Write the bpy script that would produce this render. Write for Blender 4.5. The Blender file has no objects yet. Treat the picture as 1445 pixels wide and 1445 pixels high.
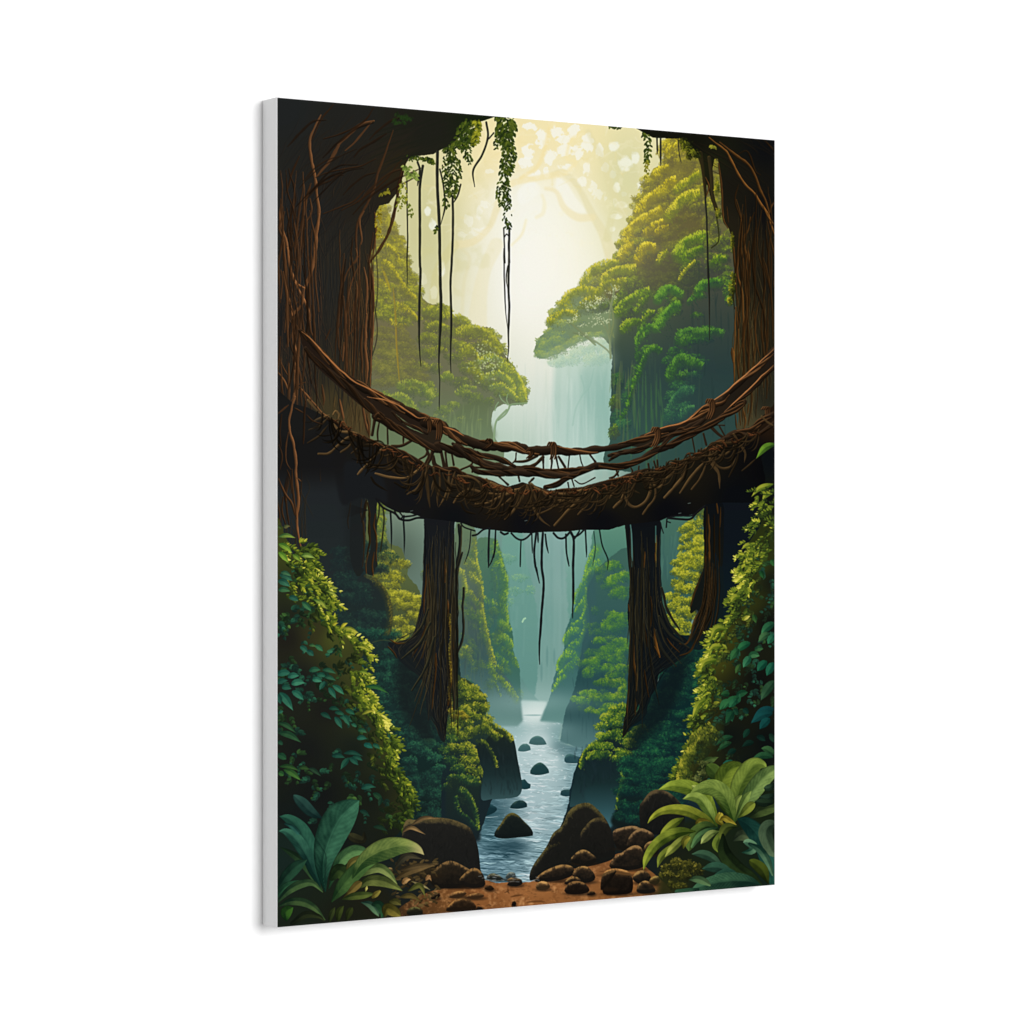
import bpy, bmesh, math
import numpy as np
from mathutils import Vector

# ---------------------------------------------------------------- camera, light, exposure
scene = bpy.context.scene
EYE = 1.5                                            # camera height, level with the middle of the canvas
TH = math.radians(32.0)                              # the wall turns away to the right by this much
CW, CH, CD = 0.6096, 0.8128, 0.0306                  # canvas width, height, depth (m)
cam = bpy.data.objects.new('camera', bpy.data.cameras.new('camera'))
scene.collection.objects.link(cam)
cam.location = (0, 0, EYE)
cam.rotation_euler = (math.radians(90), 0, 0)
cam.data.sensor_width = 36.0
cam.data.lens = 100.9
cam.data.shift_y = 0.0005
cam.data.clip_start = 0.05
cam.data.clip_end = 100
scene.camera = cam

world = bpy.data.worlds.new('World'); scene.world = world
world.use_nodes = True
world.node_tree.nodes['Background'].inputs['Color'].default_value = (1, 1, 1, 1)
world.node_tree.nodes['Background'].inputs['Strength'].default_value = 0.40

U = Vector((math.cos(TH), math.sin(TH), 0))          # along the wall, to the right
N = Vector((math.sin(TH), -math.cos(TH), 0))         # out of the wall, towards the room
P_LEFT = Vector((-0.2301, 2.805, EYE))               # middle of the canvas' left front edge
MID = P_LEFT + U * (CW / 2)
lamp = bpy.data.objects.new('softbox_lamp', bpy.data.lights.new('softbox_lamp', 'AREA'))
scene.collection.objects.link(lamp)
lamp.data.shape = 'SQUARE'
lamp.data.size = 3.0
lamp.data.energy = 328
lamp.data.color = (1, 1, 1)
lamp.location = MID + N * 5.4 + U * 1.1 + Vector((0, 0, 0.95))
lamp.rotation_euler = (lamp.location - MID).to_track_quat('Z', 'Y').to_euler()

scene.view_settings.view_transform = 'Standard'
scene.view_settings.look = 'None'
scene.view_settings.exposure = 0
scene.view_settings.gamma = 1
scene.view_settings.use_curve_mapping = False
INK = 1 / 1.31                                       # reflectance of the print for the light it hangs in


# ---------------------------------------------------------------- painter: draws the printed picture as pixels, from code alone
S = 1.5                                    # painted pixels per traced unit
X0, Y0, X1, Y1 = 386, 132, 1098, 1314      # traced area
W, H = int((X1 - X0) * S), int((Y1 - Y0) * S)
img = np.zeros((H, W, 3), np.float32)
PX = (X0 + (np.arange(W, dtype=np.float32) + .5) / S)[None, :]
PY = (Y0 + (np.arange(H, dtype=np.float32) + .5) / S)[:, None]
rng = np.random.default_rng(11)


def Z(ox, oy, k=6.0208):                   # traced detail sheets: sheet units -> picture units
    def f(*p):
        return [(ox + a[0] / k, oy + a[1] / k) + tuple(a[2:]) for a in p]
    return f


zA, zB, zC = Z(380, 130), Z(600, 130), Z(860, 150)
zD, zE, zF = Z(380, 350), Z(600, 350), Z(860, 350)
zG, zH, zI = Z(380, 560), Z(600, 560), Z(860, 560)
zJ, zK, zL = Z(380, 780), Z(600, 780), Z(860, 780)
zM, zN, zO, zP = Z(380, 1010, 4.8167), Z(600, 1000, 4.815), Z(840, 980, 4.815), Z(700, 160, 4.815)


def C(*c):
    return np.array(c, np.float32) / 255.


def vnoise(sx, sy, seed, octs=3, gain=.5):  # fractal value noise, about -1..1
    r = np.random.default_rng(seed)
    out = np.zeros((H, W), np.float32); amp = 1.; tot = 0.
    for o in range(octs):
        cx, cy = max(sx * S / 2 ** o, 1.2), max(sy * S / 2 ** o, 1.2)
        gw, gh = int(W / cx) + 3, int(H / cy) + 3
        g = r.uniform(-1, 1, (gh, gw)).astype(np.float32)
        fx = np.arange(W) / cx; ix = fx.astype(int); tx = (fx - ix).astype(np.float32); tx = tx * tx * (3 - 2 * tx)
        fy = np.arange(H) / cy; iy = fy.astype(int); ty = (fy - iy).astype(np.float32); ty = ty * ty * (3 - 2 * ty)
        gx = g[:, ix] * (1 - tx) + g[:, ix + 1] * tx
        out += amp * (gx[iy] * (1 - ty)[:, None] + gx[iy + 1] * ty[:, None])
        tot += amp; amp *= gain
    return out / tot * 1.6


def blur(a, r):
    r = int(round(r * S))
    if r < 1:
        return a
    for _ in range(2):
        for ax in (0, 1):
            p = [(0, 0)] * a.ndim; p[ax] = (r + 1, r)
            c = np.cumsum(np.pad(a, p, mode='edge'), axis=ax, dtype=np.float32)
            n = a.shape[ax]; k = 2 * r + 1
            a = (np.take(c, range(k, k + n), ax) - np.take(c, range(0, n), ax)) / k
    return a


def sstep(a, b, x):
    t = np.clip((x - a) / (b - a), 0, 1)
    return t * t * (3 - 2 * t)


def spline(pts, step=3., closed=False):     # Catmull-Rom through all columns of pts
    P = np.array(pts, np.float64)
    if len(P) < 3 and not closed:
        n = max(2, int(np.hypot(*(P[1] - P[0])[:2]) / step) + 1)
        t = np.linspace(0, 1, n)[:, None]
        return P[0] * (1 - t) + P[1] * t
    Q = np.vstack([P[-1], P, P[0], P[1]]) if closed else np.vstack([2 * P[0] - P[1], P, 2 * P[-1] - P[-2]])
    out = []
    for i in range(1, len(Q) - 2):
        a, b, c, d = Q[i - 1:i + 3]
        n = max(1, int(np.hypot(*(c - b)[:2]) / step + .5))
        t = (np.arange(n) / n)[:, None]
        out.append(.5 * (2 * b + (c - a) * t + (2 * a - 5 * b + 4 * c - d) * t ** 2 + (3 * b - a - 3 * c + d) * t ** 3))
    if not closed:
        out.append(P[-1][None])
    return np.vstack(out)


def pmask(pts, smooth=True, ss=3):          # antialiased polygon coverage over the whole sheet
    P = spline(pts, 4., True) if smooth else np.array(pts, float)
    P = np.column_stack([(P[:, 0] - X0) * S, (P[:, 1] - Y0) * S])
    m = np.zeros((H, W), np.float32)
    y0, y1 = max(0, int(P[:, 1].min())), min(H, int(P[:, 1].max()) + 1)
    x0, x1 = max(0, int(P[:, 0].min()) - 1), min(W, int(P[:, 0].max()) + 2)
    if y1 <= y0 or x1 <= x0:
        return m
    ix = np.arange(x0, x1, dtype=np.float32)
    A, B = P, np.roll(P, -1, 0)
    dy = B[:, 1] - A[:, 1]; dy[dy == 0] = 1e-9
    for r in range(y0, y1):
        for k in range(ss):
            y = r + (k + .5) / ss
            h = (A[:, 1] <= y) != (B[:, 1] <= y)
            xs = np.sort(A[h, 0] + (y - A[h, 1]) / dy[h] * (B[h, 0] - A[h, 0]))
            for a, b in zip(xs[::2], xs[1::2]):
                m[r, x0:x1] += (np.clip(b - ix, 0, 1) - np.clip(a - ix, 0, 1)) / ss
    return m


NZ = {}


def nz(s, seed=0, octs=3):
    if (s, seed) not in NZ:
        NZ[(s, seed)] = vnoise(s, s, 1000 + seed, octs)
    return NZ[(s, seed)]


def rough(m, soft, amt, scale, seed=0, edge=.12):   # ragged, leafy outline for a mask
    b = blur(m, soft) if soft else m
    return sstep(.5 - edge, .5 + edge, b + amt * nz(scale, seed) * np.clip(7 * b * (1 - b), 0, 1))


def lay(m, col, a=1.):
    global img
    img += (m * a)[..., None] * (col - img)


def vgrad(stops):                           # colour by height
    ys = [s[0] for s in stops]
    return np.stack([np.interp(PY[:, 0], ys, [s[1][i] for s in stops]) for i in range(3)], -1).astype(np.float32)[:, None, :] / 255.


def glow(cx, cy, rx, ry, p=1.):
    return np.exp(-(((PX - cx) / rx) ** 2 + ((PY - cy) / ry) ** 2) ** p)


def field(pts, power=2.2):                  # smooth colour field through scattered colour samples
    num = 0; den = 0
    for x, y, c in pts:
        w = 1. / (((PX - x) ** 2 + (PY - y) ** 2 + 120.) ** (power / 2))
        num = num + w[..., None] * C(*c); den = den + w
    return (num / den[..., None]).astype(np.float32)


def stroke(pts, w=2., lo=(20, 20, 20), mid=None, hi=None, a=1., taper=(1., 1.), L=(-.5, -.85), nzs=0., edge=1., wob=0., knob=.25):
    """a tapered line lit from L; lo / mid / hi are its shaded, middle and lit colours"""
    global img
    P = [p if len(p) > 2 else (p[0], p[1], w) for p in pts]
    P = spline(P, 2.6)
    n = len(P); t = np.linspace(0, 1, n)
    r = P[:, 2] * .5 * S * np.minimum(1, np.minimum(taper[0] + t * 4 * (1 - taper[0]), taper[1] + (1 - t) * 4 * (1 - taper[1])))
    if wob:
        k = max(2, n // 4)
        P[:, 0] += np.interp(t, np.linspace(0, 1, k), rng.normal(0, wob, k)); P[:, 1] += np.interp(t, np.linspace(0, 1, k), rng.normal(0, wob, k))
        r = r * (1 + np.interp(t, np.linspace(0, 1, k * 2), rng.uniform(-knob, knob, k * 2)))
    x = (P[:, 0] - X0) * S; y = (P[:, 1] - Y0) * S
    R = r.max() + 2
    bx0, bx1 = max(0, int(x.min() - R)), min(W, int(x.max() + R) + 2)
    by0, by1 = max(0, int(y.min() - R)), min(H, int(y.max() + R) + 2)
    if bx1 <= bx0 or by1 <= by0:
        return
    M = np.full((by1 - by0, bx1 - bx0), -9, np.float32); Bt = np.zeros_like(M)
    for i in range(n - 1):
        ra, rb = r[i], r[i + 1]; rr = max(ra, rb) + 1.5
        u0, u1 = max(bx0, int(min(x[i], x[i + 1]) - rr)), min(bx1, int(max(x[i], x[i + 1]) + rr) + 2)
        v0, v1 = max(by0, int(min(y[i], y[i + 1]) - rr)), min(by1, int(max(y[i], y[i + 1]) + rr) + 2)
        if u1 <= u0 or v1 <= v0:
            continue
        gx = np.arange(u0, u1, dtype=np.float32)[None, :] + .5 - x[i]; gy = np.arange(v0, v1, dtype=np.float32)[:, None] + .5 - y[i]
        dx, dy = x[i + 1] - x[i], y[i + 1] - y[i]; q = dx * dx + dy * dy + 1e-9
        tt = np.clip((gx * dx + gy * dy) / q, 0, 1)
        ex, ey = gx - tt * dx, gy - tt * dy
        d = np.sqrt(ex * ex + ey * ey); rad = ra + (rb - ra) * tt
        c = (rad - d) / edge + .5 - np.maximum(0, .5 - rad)
        s = M[v0 - by0:v1 - by0, u0 - bx0:u1 - bx0]; b = Bt[v0 - by0:v1 - by0, u0 - bx0:u1 - bx0]
        up = c > s
        b[up] = ((ex * L[0] + ey * L[1]) / np.maximum(rad, .6))[up]
        s[up] = c[up]
    M = np.clip(M, 0, 1)
    lo = C(*lo); mid = lo if mid is None else C(*mid); hi = mid if hi is None else C(*hi)
    if nzs:
        Bt = Bt + nzs * nz(7, 3)[by0:by1, bx0:bx1]
    f1 = sstep(-.75, .1, Bt)[..., None]; f2 = sstep(.1, .8, Bt)[..., None]
    col = lo + f1 * (mid - lo) + f2 * (hi - mid)
    img[by0:by1, bx0:bx1] += (M * a)[..., None] * (col - img[by0:by1, bx0:bx1])


def blade(pts, lo, hi, mid=None, veins=0., rib=.25, a=1., split=.5, tip=None, vs=9., gloss=0.):
    """a leaf blade along a curved axis; pts are (x, y, half width); one half lies in shade (split), veins run to the edge"""
    global img
    P = spline(pts, 2.2); n = len(P)
    x = (P[:, 0] - X0) * S; y = (P[:, 1] - Y0) * S; r = np.maximum(P[:, 2], .15) * S
    al = np.concatenate([[0], np.cumsum(np.hypot(np.diff(x), np.diff(y)))])
    R = r.max() + 2
    bx0, bx1 = max(0, int(x.min() - R)), min(W, int(x.max() + R) + 2)
    by0, by1 = max(0, int(y.min() - R)), min(H, int(y.max() + R) + 2)
    if bx1 <= bx0 or by1 <= by0:
        return
    gx = np.arange(bx0, bx1, dtype=np.float32)[None, :] + .5; gy = np.arange(by0, by1, dtype=np.float32)[:, None] + .5
    best = np.full((by1 - by0, bx1 - bx0), -9, np.float32); A = np.zeros_like(best); Q = np.zeros_like(best)
    for i in range(n - 1):
        dx, dy = x[i + 1] - x[i], y[i + 1] - y[i]; ln = math.hypot(dx, dy) + 1e-6
        rr = max(r[i], r[i + 1]) + 2
        u0, u1 = max(bx0, int(min(x[i], x[i + 1]) - rr)) - bx0, min(bx1, int(max(x[i], x[i + 1]) + rr) + 2) - bx0
        v0, v1 = max(by0, int(min(y[i], y[i + 1]) - rr)) - by0, min(by1, int(max(y[i], y[i + 1]) + rr) + 2) - by0
        if u1 <= u0 or v1 <= v0:
            continue
        ex, ey = gx[:, u0:u1] - x[i], gy[v0:v1] - y[i]
        tt = np.clip((ex * dx + ey * dy) / ln ** 2, 0, 1)
        sd = (dx * (ey - tt * dy) - dy * (ex - tt * dx)) / ln
        d = np.hypot(ex - tt * dx, ey - tt * dy)
        rad = r[i] + (r[i + 1] - r[i]) * tt
        c = rad - d
        s = best[v0:v1, u0:u1]; up = c > s
        s[up] = c[up]; A[v0:v1, u0:u1][up] = (al[i] + tt * ln)[up]; Q[v0:v1, u0:u1][up] = (np.sign(sd) * d / np.maximum(rad, .5))[up]
    M = np.clip(best + .5, 0, 1)
    lo, hi = C(*lo), C(*hi); mid = (lo + hi) / 2 if mid is None else C(*mid)
    T = A / al[-1]
    v = .5 + .5 * np.sin((A / S - np.abs(Q) * 2.6 * vs) * 2 * math.pi / vs + 2. * nz(14, 6)[by0:by1, bx0:bx1])
    b = .46 + split * np.where(Q > 0, 1, -1) * np.clip(np.abs(Q) * 6, 0, 1) * .45 + (T - .5) * .5 - .35 * sstep(.4, 0, T) + .6 * veins * (v - .5) * np.clip(np.abs(Q) * 3, 0, 1)
    b += gloss * np.exp(-((np.abs(Q) - .5) / .25) ** 2) * np.exp(-((T - .55) / .25) ** 2)
    b += .16 * nz(10, 5)[by0:by1, bx0:bx1]
    b = np.clip(b, 0, 1)[..., None]
    col = np.where(b < .5, lo + (mid - lo) * b * 2, mid + (hi - mid) * (b * 2 - 1))
    if rib:
        k = (rib * np.exp(-(Q * np.maximum(R, 3) / 1.3) ** 2) * (1 - T * .6))[..., None]
        col = col + k * (hi * 1.08 - col)
    if tip is not None:
        k = sstep(.72, 1., T)[..., None]; col = col + k * (C(*tip) - col)
    col = col * (1 - .25 * sstep(.75, 1., np.abs(Q)) * sstep(0, 1, (Q < 0) * 1.))[..., None]
    img[by0:by1, bx0:bx1] += (M * a)[..., None] * (col - img[by0:by1, bx0:bx1])


SPR = {}


def sprite(ln, fat, ang):
    k = (round(ln * 2), round(fat * 10), int(round(ang / (math.pi / 12))) % 24)
    if k not in SPR:
        l = max(k[0] / 2 * S, 1.2); w = max(l * k[1] / 20, .55); an = k[2] * math.pi / 12
        n = int(l + 3) | 1; h = n // 2
        g = np.arange(-h, h + 1, dtype=np.float32)
        u = (g[None, :] * math.cos(an) + g[:, None] * math.sin(an)) / (l / 2); v = -g[None, :] * math.sin(an) + g[:, None] * math.cos(an)
        hw = w * np.clip(1 - np.abs(u) ** 2.2, 0, 1) ** .8 * (1 - .25 * u)
        al = np.clip(hw - np.abs(v) + .5, 0, 1) * (np.abs(u) < 1.05)
        sh = np.where(v < 0, .08, -.08).astype(np.float32)
        SPR[k] = (al.astype(np.float32), sh, h)
    return SPR[k]


def stamp(xs, ys, lens, fat, angs, cols, a=1.):
    """many small leaves; cols Nx3 in 0..1"""
    for x, y, l, an, c in zip(xs, ys, lens, angs, cols):
        al, sh, h = sprite(l, fat, an)
        cx, cy = int((x - X0) * S), int((y - Y0) * S)
        x0, y0, x1, y1 = cx - h, cy - h, cx + h + 1, cy + h + 1
        if x0 < 0 or y0 < 0 or x1 > W or y1 > H:
            if x1 <= 0 or y1 <= 0 or x0 >= W or y0 >= H:
                continue
            sx, sy = max(0, -x0), max(0, -y0); ex, ey = min(W, x1) - x0, min(H, y1) - y0
            al = al[sy:ey, sx:ex]; sh = sh[sy:ey, sx:ex]; x0 += sx; y0 += sy; x1 = x0 + al.shape[1]; y1 = y0 + al.shape[0]
        R = img[y0:y1, x0:x1]
        R += (al * a)[..., None] * (c * (1 + sh[..., None]) - R)


def ramp(stops, b):
    ps = [s[0] for s in stops]
    return np.stack([np.interp(b, ps, [s[1][i] for s in stops]) for i in range(3)], -1).astype(np.float32) / 255.


def clump(cx, cy, rx, ry, stops, n=None, ll=5., fat=.45, L=(-.35, -.94), dark=.55, a=1., droop=1., var=.18, gap=0., lift=0.):
    """one leafy puff: shaded underside, lit crown, leaves pointing outwards and down"""
    global img
    ll = ll * .74
    n = int(n or rx * ry * .42 * (4.5 / ll) ** 2)
    x0, x1 = max(0, int((cx - rx * 1.3 - X0) * S)), min(W, int((cx + rx * 1.3 - X0) * S))
    y0, y1 = max(0, int((cy - ry * 1.3 - Y0) * S)), min(H, int((cy + ry * 1.3 - Y0) * S))
    if x1 > x0 and y1 > y0 and dark:
        dx = (PX[:, x0:x1] - cx) / rx; dy = (PY[y0:y1] - cy) / ry
        q = dx * dx + dy * dy + .45 * nz(7, 1)[y0:y1, x0:x1] + .25 * nz(2.6, 2, 2)[y0:y1, x0:x1]
        m = sstep(1.1, .7, q) * min(1., dark * 1.5) * a * sstep(1.15, .1, dy)
        nb = .40 + .44 * (dx * L[0] + dy * L[1]) + lift + .16 * nz(6, 7)[y0:y1, x0:x1] + .2 * nz(2.4, 12, 2)[y0:y1, x0:x1]
        img[y0:y1, x0:x1] += m[..., None] * (ramp(stops, np.clip(nb, 0, 1)) - img[y0:y1, x0:x1])
    r = np.sqrt(rng.uniform(0, 1, n)); th = rng.uniform(0, 2 * math.pi, n)
    wv = 1 + .14 * np.sin(th * 3 + rng.uniform(0, 6)) + .1 * np.sin(th * 5 + rng.uniform(0, 6))
    nx, ny = r * np.cos(th) * wv, r * np.sin(th) * wv
    x, y = cx + nx * rx, cy + ny * ry
    b = .46 + .42 * (nx * L[0] + ny * L[1]) + rng.normal(0, var if ll < 2.65 else var * 1.35, n) + lift
    ix = np.clip(((x - X0) * S).astype(int), 0, W - 1); iy = np.clip(((y - Y0) * S).astype(int), 0, H - 1)
    b = b + .28 * nz(6, 7)[iy, ix]
    keep = (nz(9, 9)[iy, ix] > -1 + gap * 1.2) & (rng.uniform(0, 1, n) > gap * .3)
    o = np.argsort(b + rng.normal(0, .15, n))
    o = o[keep[o]]
    ang = np.arctan2(ny * .8 + .35 * droop, nx) + rng.normal(0, .5, n)
    stamp(x[o], y[o], (ll * rng.uniform(.6, 1.25, n))[o], fat, ang[o], ramp(stops, np.clip(b, 0, 1))[o], a * (.62 if ll < 2.65 else .8))


def mass(m, stops, size=(9, 16), dens=1., ll=4.5, L=(-.35, -.94), tint=None, fat=.5, dark=.6, a=1., flat=.75, var=.18, bias=None, gap=0.):
    """cover a mask with overlapping puffs, upper ones first; stops or tint(x, y) gives the colours"""
    ys, xs = np.nonzero(m > .5)
    if len(ys) == 0:
        return
    area = len(ys) / S / S; mean = (size[0] + size[1]) / 2
    n = int(area / (mean * mean * flat) * 1.1 * dens)
    k = rng.integers(0, len(ys), n)
    P = sorted(zip(PY[ys[k], 0], PX[0, xs[k]]))
    for y, x in P:
        rx = rng.uniform(*size); ry = rx * flat * rng.uniform(.8, 1.2)
        lift = (bias(x, y) if bias else 0.) + rng.normal(0, .06)
        clump(x, y, rx, ry, tint(x, y) if tint else stops, None, ll, fat, L, dark, a, 1., var, gap, lift)


def lerp_stops(A, B, t):
    return [(p[0], tuple(np.array(p[1]) * (1 - t) + np.array(q[1]) * t)) for p, q in zip(A, B)]


def fog(m, col, a=1.):
    lay(m * a, C(*col))


def moss(pts, depth, stops, dens=1., ll=3., side=1, L=None, a=.8, droop=.9, lift=0., fat=.45, spread=1.):
    """a mossy ridge: bright along its crest, falling away to one side"""
    P = spline(pts, 2.)
    d = np.gradient(P[:, :2], axis=0); d /= np.hypot(d[:, 0], d[:, 1])[:, None] + 1e-6
    nrm = np.column_stack([-d[:, 1], d[:, 0]]) * side
    n = int(len(P) * depth * .8 * dens)
    sp = [(p[0] + q[0] * depth * .35, p[1] + q[1] * depth * .35 + depth * .1) for p, q in zip(P[::4], nrm[::4])]
    if len(sp) > 2:
        stroke(sp, depth * .9, tuple(ramp(stops, np.array([.38 + lift]))[0] * 255), a=a * .6, edge=depth * .7, nzs=0)
    k = rng.integers(0, len(P), n)
    o = rng.exponential(.38, n) - .06
    o = np.clip(o, -.1, 1.4)
    ragged = 1 + .45 * np.sin(k * .31) + .35 * np.sin(k * .13 + 2)
    x = P[k, 0] + nrm[k, 0] * o * depth * ragged + rng.normal(0, .5, n); y = P[k, 1] + nrm[k, 1] * o * depth * ragged + rng.normal(0, .5, n) + droop * o * depth * .25
    ix = np.clip(((x - X0) * S).astype(int), 0, W - 1); iy = np.clip(((y - Y0) * S).astype(int), 0, H - 1)
    b = .92 - .95 * o + .3 * nz(6, 7)[iy, ix] + .15 * nz(2.4, 12, 2)[iy, ix] + rng.normal(0, .1, n) + lift
    ang = np.arctan2(nrm[k, 1] + droop, nrm[k, 0] * .8) + rng.normal(0, .4, n)
    cols = ramp(stops, np.clip(b, 0, 1))
    for al, q in ((a * .75, o < .5), (a * .5, o >= .5)):
        i = np.nonzero(q)[0]; i = i[np.argsort(b[i])]
        stamp(x[i], y[i], (ll * rng.uniform(.6, 1.3, n))[i], fat, ang[i], cols[i], al)

# ---- sky glow and mist
img[:] = field([(400, 200, (150, 140, 90)), (560, 250, (200, 195, 140)), (600, 330, (205, 200, 150)), (640, 250, (228, 218, 165)), (690, 220, (238, 222, 168)),
                (720, 200, (243, 225, 170)), (800, 180, (245, 228, 175)), (860, 200, (225, 220, 170)), (890, 260, (215, 212, 165)), (930, 300, (200, 200, 150)),
                (700, 330, (235, 228, 190)), (760, 300, (241, 240, 228)), (770, 350, (240, 240, 232)), (740, 420, (240, 238, 222)), (800, 400, (240, 238, 222)),
                (850, 330, (228, 226, 195)), (660, 400, (228, 222, 185)), (690, 460, (233, 229, 205)), (760, 470, (237, 233, 214)), (740, 520, (228, 228, 212)),
                (770, 500, (232, 231, 215)), (700, 590, (190, 210, 196)), (735, 570, (208, 220, 208)), (780, 590, (198, 214, 205)), (850, 560, (150, 184, 172)),
                (830, 600, (165, 194, 184)), (720, 640, (186, 206, 192)), (790, 640, (200, 216, 206)), (760, 680, (160, 192, 186)), (860, 640, (170, 196, 184)),
                (650, 650, (120, 140, 105)), (560, 640, (110, 125, 85)), (900, 660, (95, 125, 112)), (1000, 640, (62, 92, 82)), (700, 760, (100, 140, 130)),
                (740, 800, (104, 148, 140)), (790, 760, (126, 164, 160)), (790, 820, (128, 165, 158)), (760, 880, (104, 150, 142)), (770, 940, (108, 150, 142)),
                (765, 985, (140, 172, 166)), (840, 800, (90, 130, 118)), (950, 800, (56, 92, 88)), (560, 780, (76, 92, 80)), (640, 850, (70, 92, 86))])
img[:] = blur(img, 16)
# far trees against the light: pale boughs with bright gaps
can = sstep(.2, 1, glow(800, 175, 150, 120, 2) + .6 * glow(880, 260, 45, 90, 2) + .5 * glow(650, 300, 60, 70, 2)) * .55
lay(can, C(240, 224, 168))
for x, y, rx, ry in [(744.6, 212, 9, 10), (741, 229, 9, 7), (766, 195, 9, 12), (748, 178, 9, 6), (785, 185, 8, 8), (809, 184, 8, 9), (794, 196, 10, 5), (776, 221, 9, 11),
                     (796, 211, 9, 8), (829, 201, 8, 15), (816, 214, 9, 10), (847, 210, 6, 9), (799, 235, 13, 5), (827, 238, 5, 9), (854, 236, 5, 6), (821, 254, 8, 7),
                     (883, 230, 10, 10), (897, 222, 6, 8), (866, 206, 7, 7), (843, 275, 8, 8), (836, 262, 6, 8), (877, 289, 9, 6), (871, 305, 9, 4), (864, 323, 4, 4),
                     (880, 273, 4, 3), (854, 279, 3, 4), (870, 264, 5, 8), (747, 246, 8, 3), (758, 245, 4, 6), (771, 243, 4, 8), (683, 288, 6, 5), (676, 298, 4, 9),
                     (660, 313, 6, 9), (673, 327, 13, 8), (651, 330, 6, 4), (690, 241, 6, 3), (610, 316, 5, 8), (603, 298, 5, 5), (760, 345, 14, 20), (865, 245, 4, 5),
                     (905, 265, 5, 8), (868, 282, 3, 3), (642, 345, 5, 6), (622, 380, 5, 12), (612, 412, 5, 10), (598, 395, 4, 9)]:
    q = ((PX - x) / rx) ** 2 + ((PY - y) / ry) ** 2 + .3 * nz(9, 2)
    lay(sstep(1.35, .65, q + .7 * nz(5, 3) + .5 * nz(11, 4)), C(242, 242, 233), .85 if x > 700 else .5)
for pts in ([(731, 268), (750, 255), (763, 266), (752, 280), (734, 288)], [(786, 250), (800, 258), (812, 277), (827, 299), (808, 297), (790, 288), (784, 268)]):
    lay(blur(pmask(pts), 1.2), C(240, 241, 234), .9)
lay(glow(768, 360, 78, 95, 1.2), C(246, 246, 243), 1.)
lay(glow(762, 400, 95, 120, 1.1), C(245, 244, 238), .6)
lay(glow(745, 290, 60, 40, 1.2), C(243, 243, 236), .6)
lay(glow(885, 262, 38, 80, 1.5) * .75, C(206, 206, 160))
lay(glow(610, 330, 45, 110, 1.6) * .55, C(200, 197, 142))
for x, y, rx, ry in [(883, 230, 10, 10), (897, 222, 6, 8), (866, 206, 7, 7), (877, 289, 9, 6), (871, 305, 9, 4), (864, 323, 4, 4), (870, 264, 5, 8), (905, 262, 6, 10), (612, 412, 5, 10), (622, 380, 5, 12), (603, 298, 5, 7), (610, 316, 5, 8)]:
    lay(sstep(1.35, .5, ((PX - x) / rx) ** 2 + ((PY - y) / ry) ** 2 + .5 * nz(6, 2)), C(238, 240, 226), .8)
# boughs
for pts, w, c, a in [([(868, 372, 22), (852, 330, 14), (836, 302, 11), (815, 262, 8), (795, 243, 10), (780, 245, 6)], 0, (222, 214, 172), .8),
                  ([(836, 306, 10), (815, 306, 11), (796, 292, 9), (785, 270, 6), (770, 265, 5)], 0, (236, 222, 178), .75),
                  ([(795, 243, 10), (762, 250, 8), (735, 254, 9), (712, 262, 10)], 0, (240, 224, 172), .8),
                  ([(735, 250, 5), (757, 235, 6), (768, 212, 6), (774, 185, 5), (778, 168, 5)], 0, (240, 222, 165), .9),
                  ([(857, 335, 12), (866, 300, 9), (890, 280, 7), (915, 270, 6)], 0, (212, 208, 160), .6),
                  ([(880, 300, 12), (862, 262, 10), (850, 225, 9), (830, 185, 8)], 0, (220, 212, 165), .55),
                  ([(800, 243, 6), (812, 228, 6), (800, 222, 5), (806, 196, 4), (820, 190, 4)], 0, (242, 226, 172), .8),
                  ([(757, 306, 5), (766, 300, 6), (768, 285, 5), (765, 275, 4)], 0, (240, 230, 190), .6),
                  ([(722, 345, 3), (736, 330, 4), (742, 310, 3)], 0, (240, 228, 184), .7),
                  ([(642, 345, 12), (668, 340, 10), (690, 320, 8), (700, 295, 10), (712, 265, 12)], 0, (234, 220, 172), .75),
                  ([(610, 470, 16), (612, 420, 14), (618, 380, 13), (640, 345, 14)], 0, (205, 198, 135), .55),
                  ([(672, 470, 30), (676, 420, 22), (684, 380, 18), (700, 345, 20)], 0, (232, 222, 180), .5),
                  ([(650, 470, 6), (654, 400, 5), (662, 365, 5), (650, 350, 4)], 0, (222, 214, 172), .5)]:
    stroke(pts, 5, c, a=a * .8, edge=5, nzs=.4)
for _ in range(150):
    x = rng.uniform(600, 905); y = rng.uniform(178, 330)
    if glow(790, 330, 75, 60)[0 if False else int((y - Y0) * S), int((x - X0) * S)] > .35:
        continue
    light = rng.uniform() < .55
    stroke([(x, y), (x + rng.normal(0, 7), y + rng.normal(0, 5)), (x + rng.normal(0, 11), y + rng.normal(3, 7))], rng.uniform(1, 3.2),
           (243, 240, 222) if light else (232, 214, 150), a=.2, edge=3, taper=(.3, .3))
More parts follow.
